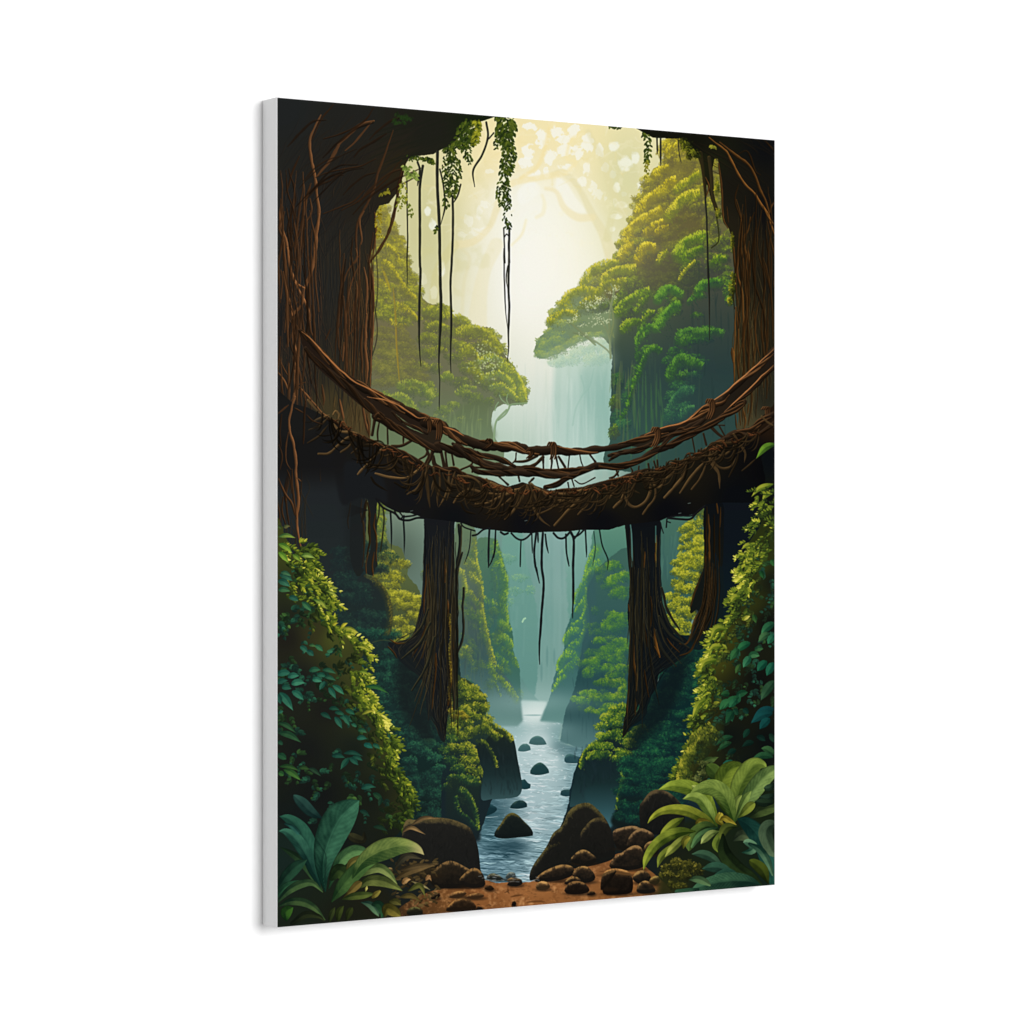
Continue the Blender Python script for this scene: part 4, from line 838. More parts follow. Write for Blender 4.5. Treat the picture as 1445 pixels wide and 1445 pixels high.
# ---- great fig trunks
bk = nz(3, 40)
def bark(m, base, amp, ang=0., col=(120, 80, 40), seed=0, n=200, box=None, wl=(30, 140), a=.5, w=(.8, 2.2), curve=6):
    for _ in range(n):
        x, y = rng.uniform(box[0], box[2]), rng.uniform(box[1], box[3]); l = rng.uniform(*wl)
        if not (0 <= int((y - Y0) * S) < H and 0 <= int((x - X0) * S) < W) or m[int((y - Y0) * S), int((x - X0) * S)] < .5:
            continue
        x1, y1 = x + math.sin(ang) * l + rng.normal(0, curve), y + math.cos(ang) * l
        if not (0 <= int((y1 - Y0) * S) < H and 0 <= int((x1 - X0) * S) < W) or m[int((y1 - Y0) * S), int((x1 - X0) * S)] < .5:
            continue
        k = rng.uniform(.35, 1.1)
        c = tuple(np.array(base) + (np.array(col) - np.array(base)) * k)
        stroke([(x, y), ((x + x1) / 2 + rng.normal(0, curve * .5), (y + y1) / 2), (x1, y1)], rng.uniform(*w), tuple(np.array(base) * .75), tuple(np.array(base)), c, a=a, L=(.8, -.4), taper=(.3, .3), edge=1.3)
TL = pmask([(380, 120)] + [(700, 120), (700, 160)] + zB((590, 200), (560, 215), (500, 235), (430, 255), (330, 335), (220, 440), (110, 495), (60, 525), (0, 545)) +
           zA((1400, 520), (1330, 530), (1240, 535), (1180, 560), (1150, 620), (1120, 760), (1080, 850), (1010, 940), (930, 960), (900, 1020), (890, 1120), (900, 1220), (880, 1310), (850, 1380), (840, 1440)) +
           zD((848, 150), (870, 230), (884, 300), (886, 450), (880, 700), (872, 900), (860, 1180)) + zG((850, 100), (860, 200), (850, 370), (700, 300), (500, 200)) + [(440, 600), (380, 600)], False)
TL = rough(TL, .8, .12, 4, 5)
lay(TL, field([(400, 150, (32, 34, 34)), (500, 170, (33, 33, 30)), (600, 180, (30, 30, 24)), (680, 165, (22, 30, 16)), (430, 300, (33, 33, 32)), (500, 260, (34, 31, 26)), (560, 240, (40, 34, 22)), (480, 400, (35, 36, 34)), (440, 420, (36, 37, 36)), (520, 400, (52, 42, 26)),
               (500, 480, (44, 40, 32)), (520, 540, (56, 48, 30)), (400, 450, (30, 29, 28)), (400, 560, (30, 29, 28)), (470, 570, (62, 54, 34)), (510, 590, (78, 66, 40)), (450, 520, (44, 40, 30))], 2.6))  # lifted darks: the canvas cloth's sheen is painted into this colour
bark(TL, (34, 34, 32), 1, 0, (66, 52, 32), n=260, box=(450, 300, 530, 560), a=.6)
bark(TL, (40, 34, 26), 1, 0, (150, 98, 44), n=90, box=(490, 330, 528, 560), a=.7)
bark(TL, (36, 32, 26), 1, -.9, (74, 54, 32), n=150, box=(450, 160, 600, 300), a=.5, wl=(30, 90))
bark(TL, (30, 31, 30), 1, -.5, (60, 46, 32), n=110, box=(392, 150, 500, 320), a=.5, wl=(30, 90))
bark(TL, (30, 30, 29), 1, 0, (120, 76, 44), n=150, box=(391, 280, 450, 600), a=.6)
bark(TL, (30, 30, 29), 1, .25, (110, 70, 40), n=60, box=(391, 250, 450, 600), a=.6, wl=(20, 60))
bark(TL, (30, 28, 26), 1, -.6, (100, 66, 38), n=70, box=(400, 180, 540, 330), a=.6, wl=(30, 80), curve=10)
bark(TL, (58, 48, 30), 1, 0, (122, 90, 48), n=110, box=(445, 555, 525, 610), a=.6, wl=(15, 45), curve=2)
bark(TL, (28, 30, 22), 1, -1.2, (70, 62, 34), n=70, box=(560, 160, 680, 220), a=.5, wl=(25, 60))
def root(pts, w=2.4, k=1., a=.9, warm=1.):
    w = w * 1.12; c = np.array((214, 136, 76)) * min(1., k * 1.12) * np.array((1, 1. if warm == 1 else .98, warm))
    stroke(pts, w, tuple(c * .26 * np.array((.92, 1., 1.1))), tuple(c * .58 * np.array((.97, 1., 1.06))), tuple(np.minimum(c * np.array((1., 1.03, 1.06)), 235)), a=a, L=(.6, -.8), wob=.35, taper=(.5, .5), edge=1.2)
O = 1.
for pts, w, k in [
    (zA((430, 190), (340, 390), (350, 560), (380, 720), (400, 880), (415, 1000), (410, 1100), (390, 1180), (395, 1280), (380, 1445)), 3.6, .75),
    (zA((880, 240), (760, 270), (700, 330), (590, 430), (570, 470), (500, 590), (390, 715)), 4.2, .62), (zA((860, 250), (740, 400), (640, 490)), 2.6, .6),
    (zA((540, 100), (440, 220), (350, 400)), 2, .35), (zA((880, 130), (800, 240), (620, 340), (450, 390)), 2, .3), (zA((250, 540), (190, 680), (130, 860)), 2.2, .35),
    (zA((1045, 320), (1000, 460), (930, 650), (870, 850), (790, 1010), (740, 1120), (735, 1300), (735, 1445)), 3, .5), (zA((390, 715), (560, 660), (760, 625), (900, 560)), 2, .32), (zA((450, 1030), (560, 985), (700, 930), (800, 830)), 2, .36), (zA((610, 1000), (740, 930), (960, 760), (1120, 570)), 2, .34),
    (zA((90, 950), (85, 1100), (130, 1250), (160, 1380), (150, 1445)), 3.2, .75), (zA((170, 1340), (250, 1180), (290, 980), (340, 780)), 2.4, .4), (zA((300, 1010), (310, 890), (350, 770)), 2.4, .5), (zA((310, 1100), (350, 1010), (340, 900)), 2.2, .55), (zA((265, 1400), (280, 1220), (290, 1080)), 2.2, .42), (zA((140, 980), (170, 1200), (160, 1330)), 2, .35),
    (zA((415, 1030), (395, 1180), (380, 1300), (380, 1445)), 3.2, .8), (zA((800, 1010), (760, 1090), (780, 1240), (770, 1290)), 3, .65), (zA((890, 1020), (900, 1180), (880, 1330), (860, 1445)), 2.6, .55), (zA((1130, 620), (1090, 800), (1060, 1000), (1010, 1180), (900, 1380), (840, 1445)), 4, .42), (zA((1150, 600), (1080, 900), (1050, 1060)), 2, .35),
    (zD((380, 0), (370, 120), (330, 250), (290, 340)), 4, .85), (zD((150, 0), (160, 130), (210, 290), (270, 330), (300, 345)), 3.6, .8), (zD((210, 290), (280, 430), (330, 540), (335, 700)), 3.6, .82), (zD((290, 350), (270, 470), (200, 560), (185, 640)), 3.2, .75), (zD((160, 420), (185, 560), (200, 700), (210, 900), (215, 1080), (215, 1200), (190, 1330), (160, 1445)), 4.6, .92),
    (zD((90, 180), (105, 280), (90, 430)), 2, .55), (zD((195, 600), (250, 720), (290, 850)), 2.6, .6), (zD((235, 780), (225, 1000), (220, 1140)), 2.4, .7), (zD((70, 1060), (120, 1130), (150, 1200)), 2.4, .7), (zD((80, 940), (120, 1030), (150, 1080)), 1.8, .5), (zD((70, 1400), (150, 1340), (190, 1280)), 2.4, .6), (zD((250, 1180), (300, 1240), (430, 1390), (500, 1430)), 2.6, .7), (zD((230, 1160), (300, 1140)), 1.4, .5),
    (zD((330, 230), (310, 320), (300, 345)), 2, .7), (zD((130, 480), (160, 600), (185, 640)), 1.8, .5), (zD((330, 600), (350, 720), (380, 780)), 2, .55), (zD((200, 130), (215, 170), (190, 200)), 1.4, .45), (zD((230, 400), (245, 450), (220, 470)), 1.4, .5),
    (zD((610, 340), (660, 200), (760, 60)), 2, .55), (zD((640, 700), (650, 500), (690, 300), (760, 130)), 2.2, .6), (zD((720, 700), (715, 520), (740, 380), (735, 280)), 2.6, .6), (zD((730, 0), (740, 60), (720, 130)), 2, .6), (zD((800, 160), (820, 280), (825, 420), (815, 560)), 2.8, .72), (zD((850, 180), (865, 300), (850, 500), (860, 700), (850, 860)), 2.4, .62), (zD((880, 200), (882, 420), (878, 700), (862, 900), (852, 1180)), 1.8, .8),
    (zD((820, 560), (815, 700), (810, 850), (825, 1000), (820, 1150)), 3.4, .72), (zD((600, 420), (580, 650), (590, 850), (620, 960)), 2, .45), (zD((625, 800), (620, 960)), 2.6, .65), (zD((510, 680), (470, 780)), 1.6, .4), (zD((600, 400), (605, 600), (560, 730)), 1.6, .4), (zD((660, 740), (700, 700), (715, 620)), 2, .5), (zD((440, 1160), (455, 1280), (450, 1330)), 3, .5), (zD((590, 1290), (610, 1380), (630, 1445)), 2.6, .6),
    (zG((590, 30), (610, 120), (630, 210)), 2.4, .62), (zG((790, 60), (800, 150), (840, 320)), 2.8, .62), (zG((820, 140), (840, 240), (845, 340)), 2, .5), (zG((210, 0), (180, 100), (160, 260), (200, 420), (220, 560), (225, 720), (240, 880), (225, 1040), (240, 1180), (270, 1310)), 3.4, .78),
    (zG((150, 300), (130, 450), (140, 560), (175, 620)), 2, .5), (zG((70, 400), (100, 500), (80, 620)), 1.8, .4), (zG((70, 700), (130, 830), (180, 900), (215, 1010)), 2.4, .5), (zG((110, 850), (100, 960), (130, 1090)), 1.8, .35), (zG((185, 620), (190, 760), (225, 1040)), 2, .4), (zG((230, 690), (265, 720)), 1.6, .6), (zG((70, 140), (150, 70)), 2.4, .5), (zG((60, 900), (80, 1000), (75, 1100)), 1.8, .4)]:
    root(pts, w, k)
for _ in range(60):
    x, y = rng.uniform(392, 432), rng.uniform(560, 770)
    stroke([(x, y), (x + rng.normal(0, 4), y + 20), (x + rng.normal(0, 5), y + rng.uniform(40, 70))], 1.6, (28, 28, 26), (40, 36, 28), (62, 50, 34), a=.6, taper=(.3, .3), L=(.8, -.3))
for _ in range(46):                          # more aerial roots over the left trunk
    x, y = rng.uniform(393, 440), rng.uniform(230, 600); l = rng.uniform(60, 190); s_ = rng.normal(0, 7)
    root([(x, y), (x + s_ * .5 + rng.normal(0, 3), y + l * .33), (x + s_ + rng.normal(0, 4), y + l * .66), (x + s_ * 1.3, min(y + l, 780))], rng.uniform(1.4, 3.2), rng.uniform(.22, .6), .85)
for _ in range(20):
    x, y = rng.uniform(478, 526), rng.uniform(320, 470); l = rng.uniform(60, 150); s_ = rng.normal(0, 5)
    root([(x, y), (x + s_ * .5 + rng.normal(0, 2), y + l * .4), (min(x + s_, 527), min(y + l, 560))], rng.uniform(1.4, 3), rng.uniform(.25, .6), .8)
for _ in range(26):
    x, y = rng.uniform(400, 600), rng.uniform(160, 250); l = rng.uniform(50, 120)
    x1, y1 = x - l * .8, y + l * .55
    if x1 > 396 and TL[int((y1 - Y0) * S), int((x1 - X0) * S)] > .5:
        root([(x, y), (x - l * .3, y + l * .12 + rng.normal(0, 4)), (x - l * .6, y + l * .34), (x1, y1)], rng.uniform(1.4, 3), rng.uniform(.18, .38), .7)
# right fig
TR = pmask(zC((225, 180), (300, 225), (370, 262), (500, 268), (630, 270), (640, 330), (680, 380), (745, 440), (770, 400), (790, 480), (812, 640), (818, 780), (828, 780), (828, 640), (845, 700), (870, 800), (905, 880), (930, 890), (925, 860), (890, 780), (880, 640), (880, 520), (895, 440), (925, 440), (945, 600), (960, 800), (980, 980), (1020, 1040), (1040, 1100), (1055, 1250), (1068, 1445)) +
           zF((1070, 100), (1065, 300), (1078, 500), (1068, 780), (1052, 950), (1062, 1170), (1100, 1445)) + zI((1085, 280), (1200, 260), (1445, 100)) + [(1110, 150), (900, 150)], False)
TR = rough(TR, .7, .1, 4, 15)
lay(TR, field([(920, 185, (20, 20, 14)), (980, 200, (18, 18, 12)), (1080, 210, (14, 15, 16)), (1000, 230, (26, 28, 14)), (1040, 260, (24, 22, 16)), (1080, 300, (15, 15, 15)), (1030, 320, (32, 28, 18)), (1060, 400, (28, 26, 18)), (1085, 400, (20, 20, 17)), (1045, 420, (48, 42, 24)), (1042, 500, (60, 54, 30)), (1075, 500, (24, 24, 18)), (1050, 560, (60, 58, 40)), (1080, 560, (34, 34, 26)), (1050, 600, (70, 64, 42))], 2.6))
bark(TR, (30, 27, 18), 1, 0, (84, 62, 30), n=240, box=(1015, 270, 1092, 560), a=.55)
bark(TR, (54, 48, 30), 1, 0, (128, 96, 48), n=80, box=(1034, 380, 1070, 600), a=.6)
bark(TR, (20, 18, 14), 1, 1.0, (60, 42, 22), n=80, box=(920, 185, 1085, 260), a=.5, wl=(20, 60))
for pts, w, k in [(zC((850, 260), (960, 350), (1010, 400), (1070, 520), (1150, 650), (1240, 740), (1290, 830), (1350, 910), (1370, 990), (1405, 1080)), 3, .7), (zC((940, 300), (1060, 400), (1180, 490), (1240, 590), (1280, 690), (1330, 800), (1360, 900)), 3.6, .5), (zC((1100, 400), (1180, 380), (1240, 540), (1290, 580)), 2, .25), (zC((1360, 910), (1380, 850), (1405, 815)), 2, .55),
                  (zC((1325, 285), (1405, 375)), 1.6, .3), (zC((1080, 790), (1110, 900), (1130, 1050), (1120, 1200), (1140, 1330), (1140, 1445)), 2.6, .42), (zC((1200, 940), (1180, 1050), (1140, 1120), (1160, 1230), (1190, 1330), (1200, 1440)), 2.6, .5), (zC((930, 480), (960, 750), (970, 950), (1010, 1030)), 2.6, .5), (zC((820, 600), (850, 680), (820, 770)), 2, .6), (zC((880, 640), (870, 780), (920, 880)), 1.6, .5),
                  (zC((1040, 1080), (1060, 1250), (1080, 1445)), 2.6, .5), (zC((1000, 850), (1010, 980)), 1.6, .4), (zC((1310, 840), (1350, 930), (1400, 1000)), 2, .65), (zC((1100, 660), (1070, 790), (1120, 950)), 1.6, .3), (zC((1230, 900), (1190, 1000)), 1.6, .3), (zC((1330, 1050), (1350, 1250), (1340, 1400)), 1.8, .25),
                  (zF((1110, 0), (1090, 200), (1130, 400), (1140, 700), (1145, 900), (1150, 1080)), 2.6, .6), (zF((1075, 500), (1065, 800), (1060, 1150)), 2, .68), (zF((1180, 0), (1195, 130), (1190, 260)), 2.6, .5), (zF((1050, 850), (1055, 970)), 4, .6), (zF((1230, 540), (1250, 780), (1280, 930)), 1.8, .4), (zF((1320, 150), (1365, 340)), 2, .4), (zF((1090, 540), (1100, 750), (1100, 1000)), 1.8, .5),
                  (zF((1180, 650), (1170, 850), (1190, 950)), 1.8, .4), (zI((1140, 110), (1160, 200), (1150, 260)), 2.4, .55), (zI((1190, 60), (1180, 140)), 2, .5), (zI((1075, 150), (1085, 270)), 2, .45), (zI((1110, 100), (1120, 240)), 1.6, .4)]:
    root(pts, w, k, .9, .72)
for _ in range(28):
    x, y = rng.uniform(1038, 1090), rng.uniform(260, 480); l = rng.uniform(60, 170); s_ = rng.normal(0, 6)
    root([(x, y), (x + s_ * .5 + rng.normal(0, 3), y + l * .33), (x + s_ + rng.normal(0, 3), y + l * .66), (min(1096, max(1036, x + s_ * 1.2)), min(y + l, 600))], rng.uniform(1.3, 2.8), rng.uniform(.2, .5), .8, .72)
stroke(zC((770, 400, 8), (795, 520, 5), (815, 700, 4), (818, 780, 2)), 4, (26, 24, 14), (44, 38, 20), (70, 56, 28))
stroke(zC((850, 430, 5), (870, 600, 5), (880, 760, 5), (910, 870, 6)), 4, (30, 26, 16), (46, 40, 22), (70, 56, 28))
stroke(zC((905, 900), (925, 1010), (930, 1140), (870, 1200)), 1.8, (48, 50, 24))
Lf = [(0, (28, 34, 12)), (.4, (58, 66, 18)), (.75, (120, 122, 26)), (1, (190, 176, 44))]
for x, y, rx, ry, st in [(970, 205, 9, 8, .0), (978, 215, 9, 7, .0), (985, 218, 6, 6, .1), (965, 198, 7, 5, .1), (972, 222, 5, 4, .2)]:
    clump(x, y, rx, ry, [(0, (18, 20, 10)), (.5, (36, 40, 14)), (1, (96, 96, 26))], ll=4.5, a=.9, L=(-.8, .2), lift=st)
for x, y, rx, ry in [(1035, 392, 4, 10), (1033, 410, 5, 12), (1031, 425, 5, 6), (1014, 300, 4, 9), (1012, 265, 4, 14), (1034, 340, 3, 14)]:
    clump(x, y, rx, ry, Lf, ll=4, a=.8, L=(-.9, -.3), lift=.1)

# ---- pillars of hanging roots
def pillar(pts, cols, box, n, warm=(92, 78, 44), light=.0):
    m = rough(pmask(pts, True), .6, .1, 3, 17)
    lay(m, vgrad(cols))
    for _ in range(n):
        y = rng.uniform(box[1], box[3]); x = rng.uniform(box[0], box[2]); l = rng.uniform(25, 110)
        iy, ix = int((y - Y0) * S), int((x - X0) * S)
        if not (0 <= iy < H and 0 <= ix < W) or m[iy, ix] < .5:
            continue
        # follow the flare of the pillar
        row = np.nonzero(m[iy] > .5)[0]; c0 = (row.min(), row.max()); f = (ix - c0[0]) / max(1, c0[1] - c0[0])
        P = []
        for q in np.linspace(y, min(y + l, box[3]), 5):
            r2 = np.nonzero(m[min(H - 1, int((q - Y0) * S))] > .5)[0]
            if len(r2) < 3:
                break
            P.append((X0 + (r2.min() + f * (r2.max() - r2.min())) / S + rng.normal(0, .7), q))
        if len(P) < 3:
            continue
        k = rng.uniform() ** 2.2
        base = img[iy, ix] * 255
        hi = np.clip(base + (np.array(warm) - base) * k * .9, 0, 255)
        stroke(P, rng.uniform(.8, 2.6), tuple(base * .62), tuple(base * .95), tuple(hi), a=.75, L=(-.8, -.2), taper=(.25, .25), edge=1.2, wob=.25)
    return m
# far left props
for pts, a in [(zG((700, 840), (770, 850), (770, 1000), (790, 1200), (780, 1445)) + zJ((800, 150), (740, 200), (680, 0)), 1), (zG((835, 860), (905, 860), (905, 1000), (910, 1100), (900, 1250), (915, 1445)) + zJ((900, 120), (880, 190), (840, 190), (815, 170), (830, 40)) + zG((855, 1300), (850, 1120)), 1)]:
    lay(rough(pmask(pts), .5, .1, 4, 3), vgrad([(700, (26, 28, 28)), (790, (30, 34, 32))]))
for pts, w, k in [(zG((780, 870), (770, 980), (790, 1100), (800, 1250), (790, 1445)), 2.4, .4), (zG((820, 880), (800, 1000), (780, 1060)), 3.4, .25), (zG((830, 900), (845, 1010), (840, 1130), (850, 1240), (820, 1360)), 3, .28), (zG((900, 1000), (880, 1100), (905, 1200), (900, 1400)), 2.2, .45), (zJ((840, 0), (815, 100), (820, 180)), 2, .55), (zG((690, 860), (680, 960), (660, 1050), (670, 1120)), 2, .3), (zJ((885, 0), (870, 110), (880, 200)), 2, .5)]:
    root(pts, w, k, .9, .7)
for pts in [zG((930, 900), (925, 1000), (905, 1080)), zG((960, 940), (970, 1040), (955, 1200), (940, 1310))]:
    stroke(pts, 2.2, (26, 30, 24), (40, 42, 28), a=.95)
for x, y, l in [(1025, 980, 340), (1135, 1040, 310)]:
    stroke(zG((x, y, 2.6), (x + 8, y + l * .5, 2.4), (x + 6, y + l, 1)), 2.4, (24, 28, 28), taper=(1, .2))
# left pillar
pl = pillar([(598, 700)] + zG((1310, 1040), (1312, 1180), (1310, 1300)) + zJ((1308, 0), (1305, 200), (1295, 400), (1270, 520), (1240, 640), (1190, 730), (1110, 790), (1020, 760), (1000, 770), (1060, 860), (1140, 960), (1250, 1040), (1310, 1120), (1330, 1300), (1350, 1445)) +
            zN((40, 40), (90, 190), (130, 230), (145, 100), (160, 0)) + zK((240, 1340), (215, 1250), (240, 1000), (248, 800), (250, 500), (240, 300), (245, 60)) + zH((245, 1300), (245, 1090)) + [(643, 700)],
            [(700, (22, 23, 26)), (800, (26, 29, 31)), (930, (24, 27, 30)), (1040, (26, 29, 29))], (565, 730, 645, 1050), 330, (124, 104, 60))
for pts, w, k in [(zK((20, 100), (30, 400), (10, 600), (-10, 700)), 2, .35), (zK((165, 60), (170, 200), (160, 260)), 2.2, .65), (zK((190, 440), (200, 600), (230, 740), (215, 900), (215, 1100), (190, 1300)), 4, .42), (zK((85, 860), (80, 940), (85, 1000)), 2, .5), (zJ((1330, 100), (1310, 420), (1310, 520)), 2, .5), (zJ((1360, 500), (1330, 640), (1260, 800), (1200, 900)), 2, .4), (zJ((1310, 820), (1330, 760), (1290, 900)), 2, .45), (zJ((1410, 870), (1415, 960), (1400, 1100), (1380, 1330)), 2, .45),
                  (zJ((1020, 740), (1080, 775), (1150, 770)), 2, .5), (zJ((1000, 800), (1050, 850), (1080, 900)), 2, .4), (zK((165, 140), (170, 190)), 2, .9), (zK((185, 400), (190, 480)), 1.6, .8), (zK((60, 1250), (55, 1330)), 2, .5)]:
    root(pts, w, k, .85, .68)
Yv = [(0, (60, 52, 22)), (.5, (128, 112, 34)), (1, (190, 166, 54))]
for y in range(540, 1330, 34):
    px, py = zK((212 + 10 * math.sin(y * .02), y))[0][:2]
    clump(px, py, 2.4, 4.5, Yv, ll=2.6, a=.65, dark=.3)
for x, y, rx, ry in [(215, 1350, 30, 26), (300, 1370, 50, 24), (330, 1400, 40, 30), (250, 1400, 40, 26)]:
    px, py = zK((x, y))[0][:2]
    clump(px, py, rx / 6, ry / 6, [(0, (52, 54, 28)), (.4, (92, 90, 32)), (.75, (150, 136, 40)), (1, (196, 176, 56))], ll=3, a=.95, L=(.2, -.97))
for pts, w in [(zH((285, 1090), (295, 1250), (270, 1445)) + zK((262, 300), (258, 560), (265, 750), (250, 1000), (245, 1340)), 5), (zK((265, 150), (310, 0)), 3.2), (zK((322, 300), (318, 500), (322, 660), (300, 780), (262, 880)), 3.4), (zH((300, 1100), (290, 1300), (262, 1445)), 3)]:
    stroke([(p[0], p[1]) for p in pts], w, (18, 20, 20), (30, 32, 28), (62, 56, 34), L=(.8, -.3), taper=(1, .6), wob=.3)
# right pillar and its roots
pr = pillar(zI((135, 1060), (150, 1200), (160, 1300), (165, 1445)) + zL((165, 0), (185, 150), (185, 300), (160, 420), (155, 520), (165, 650), (180, 750), (170, 900), (160, 1100), (150, 1300), (120, 1445)) + zO((190, 250), (185, 300), (225, 250), (250, 180), (290, 60)) + zL((300, 1400), (330, 1260), (400, 1150), (430, 1000), (520, 970), (600, 900), (690, 840), (740, 790), (720, 740), (650, 780), (600, 770), (550, 690), (490, 560), (455, 430), (440, 300), (435, 150), (430, 0)) + zI((432, 1200), (430, 1050)) + [(900, 720)],
            [(720, (14, 16, 19)), (800, (17, 21, 24)), (930, (15, 20, 23)), (1040, (24, 25, 20))], (880, 735, 985, 1045), 330, (98, 84, 46))
lay(rough(pmask(zL((690, 470), (800, 160), (960, 100), (960, 700), (860, 800), (740, 830), (660, 800), (680, 740), (760, 500))), 1, .15, 5, 3), vgrad([(800, (16, 24, 26)), (920, (14, 28, 30))]))
lay(blur(pmask([(566, 912), (600, 960), (612, 1040), (600, 1050), (560, 990)]), 6) * .8, C(24, 30, 31)); lay(blur(pmask([(940, 950), (975, 920), (950, 1000), (905, 1050), (885, 1050)]), 5) * .85, C(14, 24, 27))
for pts, w, k in [(zL((300, 0), (300, 130)), 2, .6), (zL((395, 0), (395, 90)), 2, .7), (zI((400, 1180), (395, 1330)), 2, .6), (zL((380, 650), (395, 760), (425, 890)), 3.2, .7), (zL((430, 880), (380, 800)), 1.6, .5), (zL((210, 700), (205, 900), (230, 1060), (230, 1180)), 3, .5), (zL((350, 380), (360, 530), (345, 650)), 2, .35), (zL((490, 730), (530, 790), (600, 850)), 2, .4), (zL((160, 440), (170, 500)), 2, .5), (zL((190, 180), (195, 320)), 2.4, .5),
                  (zL((290, 600), (310, 700), (320, 800)), 2, .25), (zL((300, 1000), (320, 1150), (340, 1230)), 2, .3), (zL((170, 1100), (150, 1300), (160, 1400)), 2, .4), (zL((225, 1250), (220, 1380)), 2.4, .4),
                  (zL((600, 880), (680, 850), (720, 780), (780, 650), (830, 560), (850, 440), (830, 420), (850, 250), (890, 100)), 3, .42), (zL((600, 775), (650, 780), (690, 720), (720, 600), (770, 490), (800, 430)), 3, .55), (zL((690, 460), (720, 380), (770, 250), (800, 180)), 3.4, .45), (zL((820, 430), (830, 300), (860, 150)), 2, .4), (zL((740, 690), (770, 680), (760, 720)), 2, .45)]:
    root(pts, w, k, .85, .62)
stroke(zI((145, 1090, 4), (160, 1250, 4.5), (175, 1445, 4)) + [(a, b, 4) for a, b in zL((180, 150), (190, 300), (180, 340))], 4, (12, 13, 14), (18, 20, 20), (40, 38, 28))
for pts, w in [(zI((180, 1090, 1.5), (190, 1200, 2), (195, 1445, 2)), 2)]:
    stroke(pts, w, (88, 134, 124), a=.8, edge=1.5)
stroke(zI((395, 1100), (395, 1240)), 1.6, (70, 118, 108), a=.7); stroke(zI((400, 1240, 2), (398, 1445, 1.6)), 1.6, (92, 86, 40), a=.6)
# hanging prop right
m = pmask(zI((812, 925), (960, 900), (975, 1100), (960, 1445)) + zL((900, 0), (880, 200), (850, 330), (820, 420), (790, 430), (700, 520), (690, 470), (760, 280), (800, 150), (808, 0)))
lay(rough(m, .6, .1, 4, 5) , vgrad([(710, (12, 15, 18)), (780, (18, 20, 18)), (850, (20, 24, 20))]))
for pts, w, k in [(zI((845, 1000), (850, 1200), (855, 1445)), 2.4, .55), (zI((915, 900), (920, 990)), 2, .5), (zI((950, 940), (940, 1110)), 1.8, .4), (zL((815, 0), (815, 140)), 2.4, .4), (zL((850, 0), (850, 130)), 2, .5), (zI((830, 930), (825, 1200), (815, 1445)), 2, .25), (zI((890, 1000), (895, 1445)), 2, .2), (zL((800, 170), (730, 330), (690, 470)), 2.4, .5), (zI((940, 1100), (935, 1445)), 2, .22)]:
    root(pts, w, k, .85, .6)

def tendrils(x0, x1, y0, y1, n, warm, fl, fr):
    """loose strands down a pillar, splaying at its foot"""
    for _ in range(n):
        f = rng.uniform(); x = x0 + (x1 - x0) * f; ya = rng.uniform(y0, y0 + 90); yb = rng.uniform(y1 - 120, y1)
        sp = (fl if f < .45 else fr) * abs(f - .45) * 2
        k = rng.uniform(.3, 1.) ** 1.5; c = np.array(warm) * k
        stroke([(x + rng.normal(0, 1.5), ya), (x + rng.normal(0, 2), ya + (yb - ya) * .4), (x + sp * .25, ya + (yb - ya) * .75), (x + sp, yb)], rng.uniform(1, 2.4), tuple(c * .22 + 8), tuple(c * .4 + 10), tuple(c * .8), L=(-.8, -.25), a=.8, taper=(.5, .4), wob=.35)
tendrils(600, 646, 745, 1040, 30, (120, 104, 62), -30, 2)
tendrils(888, 930, 745, 1030, 28, (98, 88, 50), -4, 34)
for x0, y0, x1, y1 in [(604, 860, 572, 908), (606, 880, 566, 930), (612, 900, 580, 975), (934, 850, 965, 905), (930, 870, 972, 915), (926, 890, 955, 940), (934, 830, 960, 890)]:
    s_ = 1 if x1 > x0 else -1
    stroke([(x0, y0, 3), (x0 + (x1 - x0) * .35, y0 + (y1 - y0) * .55, 4), (x1, y1, 2)], 3, (18, 21, 20), (30, 31, 25), (72, 66, 40), L=(-.5, -.85), wob=.4)

lay(blur(pmask(zL((800, 120), (900, 100), (900, 500), (850, 640), (740, 740), (690, 780), (700, 700), (760, 540), (700, 480), (740, 330))), 2.5) * .8, C(17, 21, 20))
for _ in range(26):                          # roots of the far prop run down to the bank
    f = rng.uniform(); a_, b_ = zL((815 + 120 * f, rng.uniform(0, 160)))[0][:2]; c_, d_ = zL((690 + 150 * f, rng.uniform(620, 820)))[0][:2]
    k = rng.uniform(.2, .8); c = np.array((128, 92, 48)) * k
    stroke([(a_, b_), (a_ - 2 * (1 - f), b_ + (d_ - b_) * .35), ((a_ + c_) / 2 + 3, b_ + (d_ - b_) * .7), (c_, d_)], rng.uniform(1, 2.4), tuple(c * .25), tuple(c * .5), tuple(c), L=(-.7, -.5), a=.8, taper=(.5, .4), wob=.35)
lay(blur(pmask(zG((690, 820), (790, 840), (800, 1300), (820, 1445), (650, 1445), (640, 1000))), 4) * .6, C(29, 33, 34))
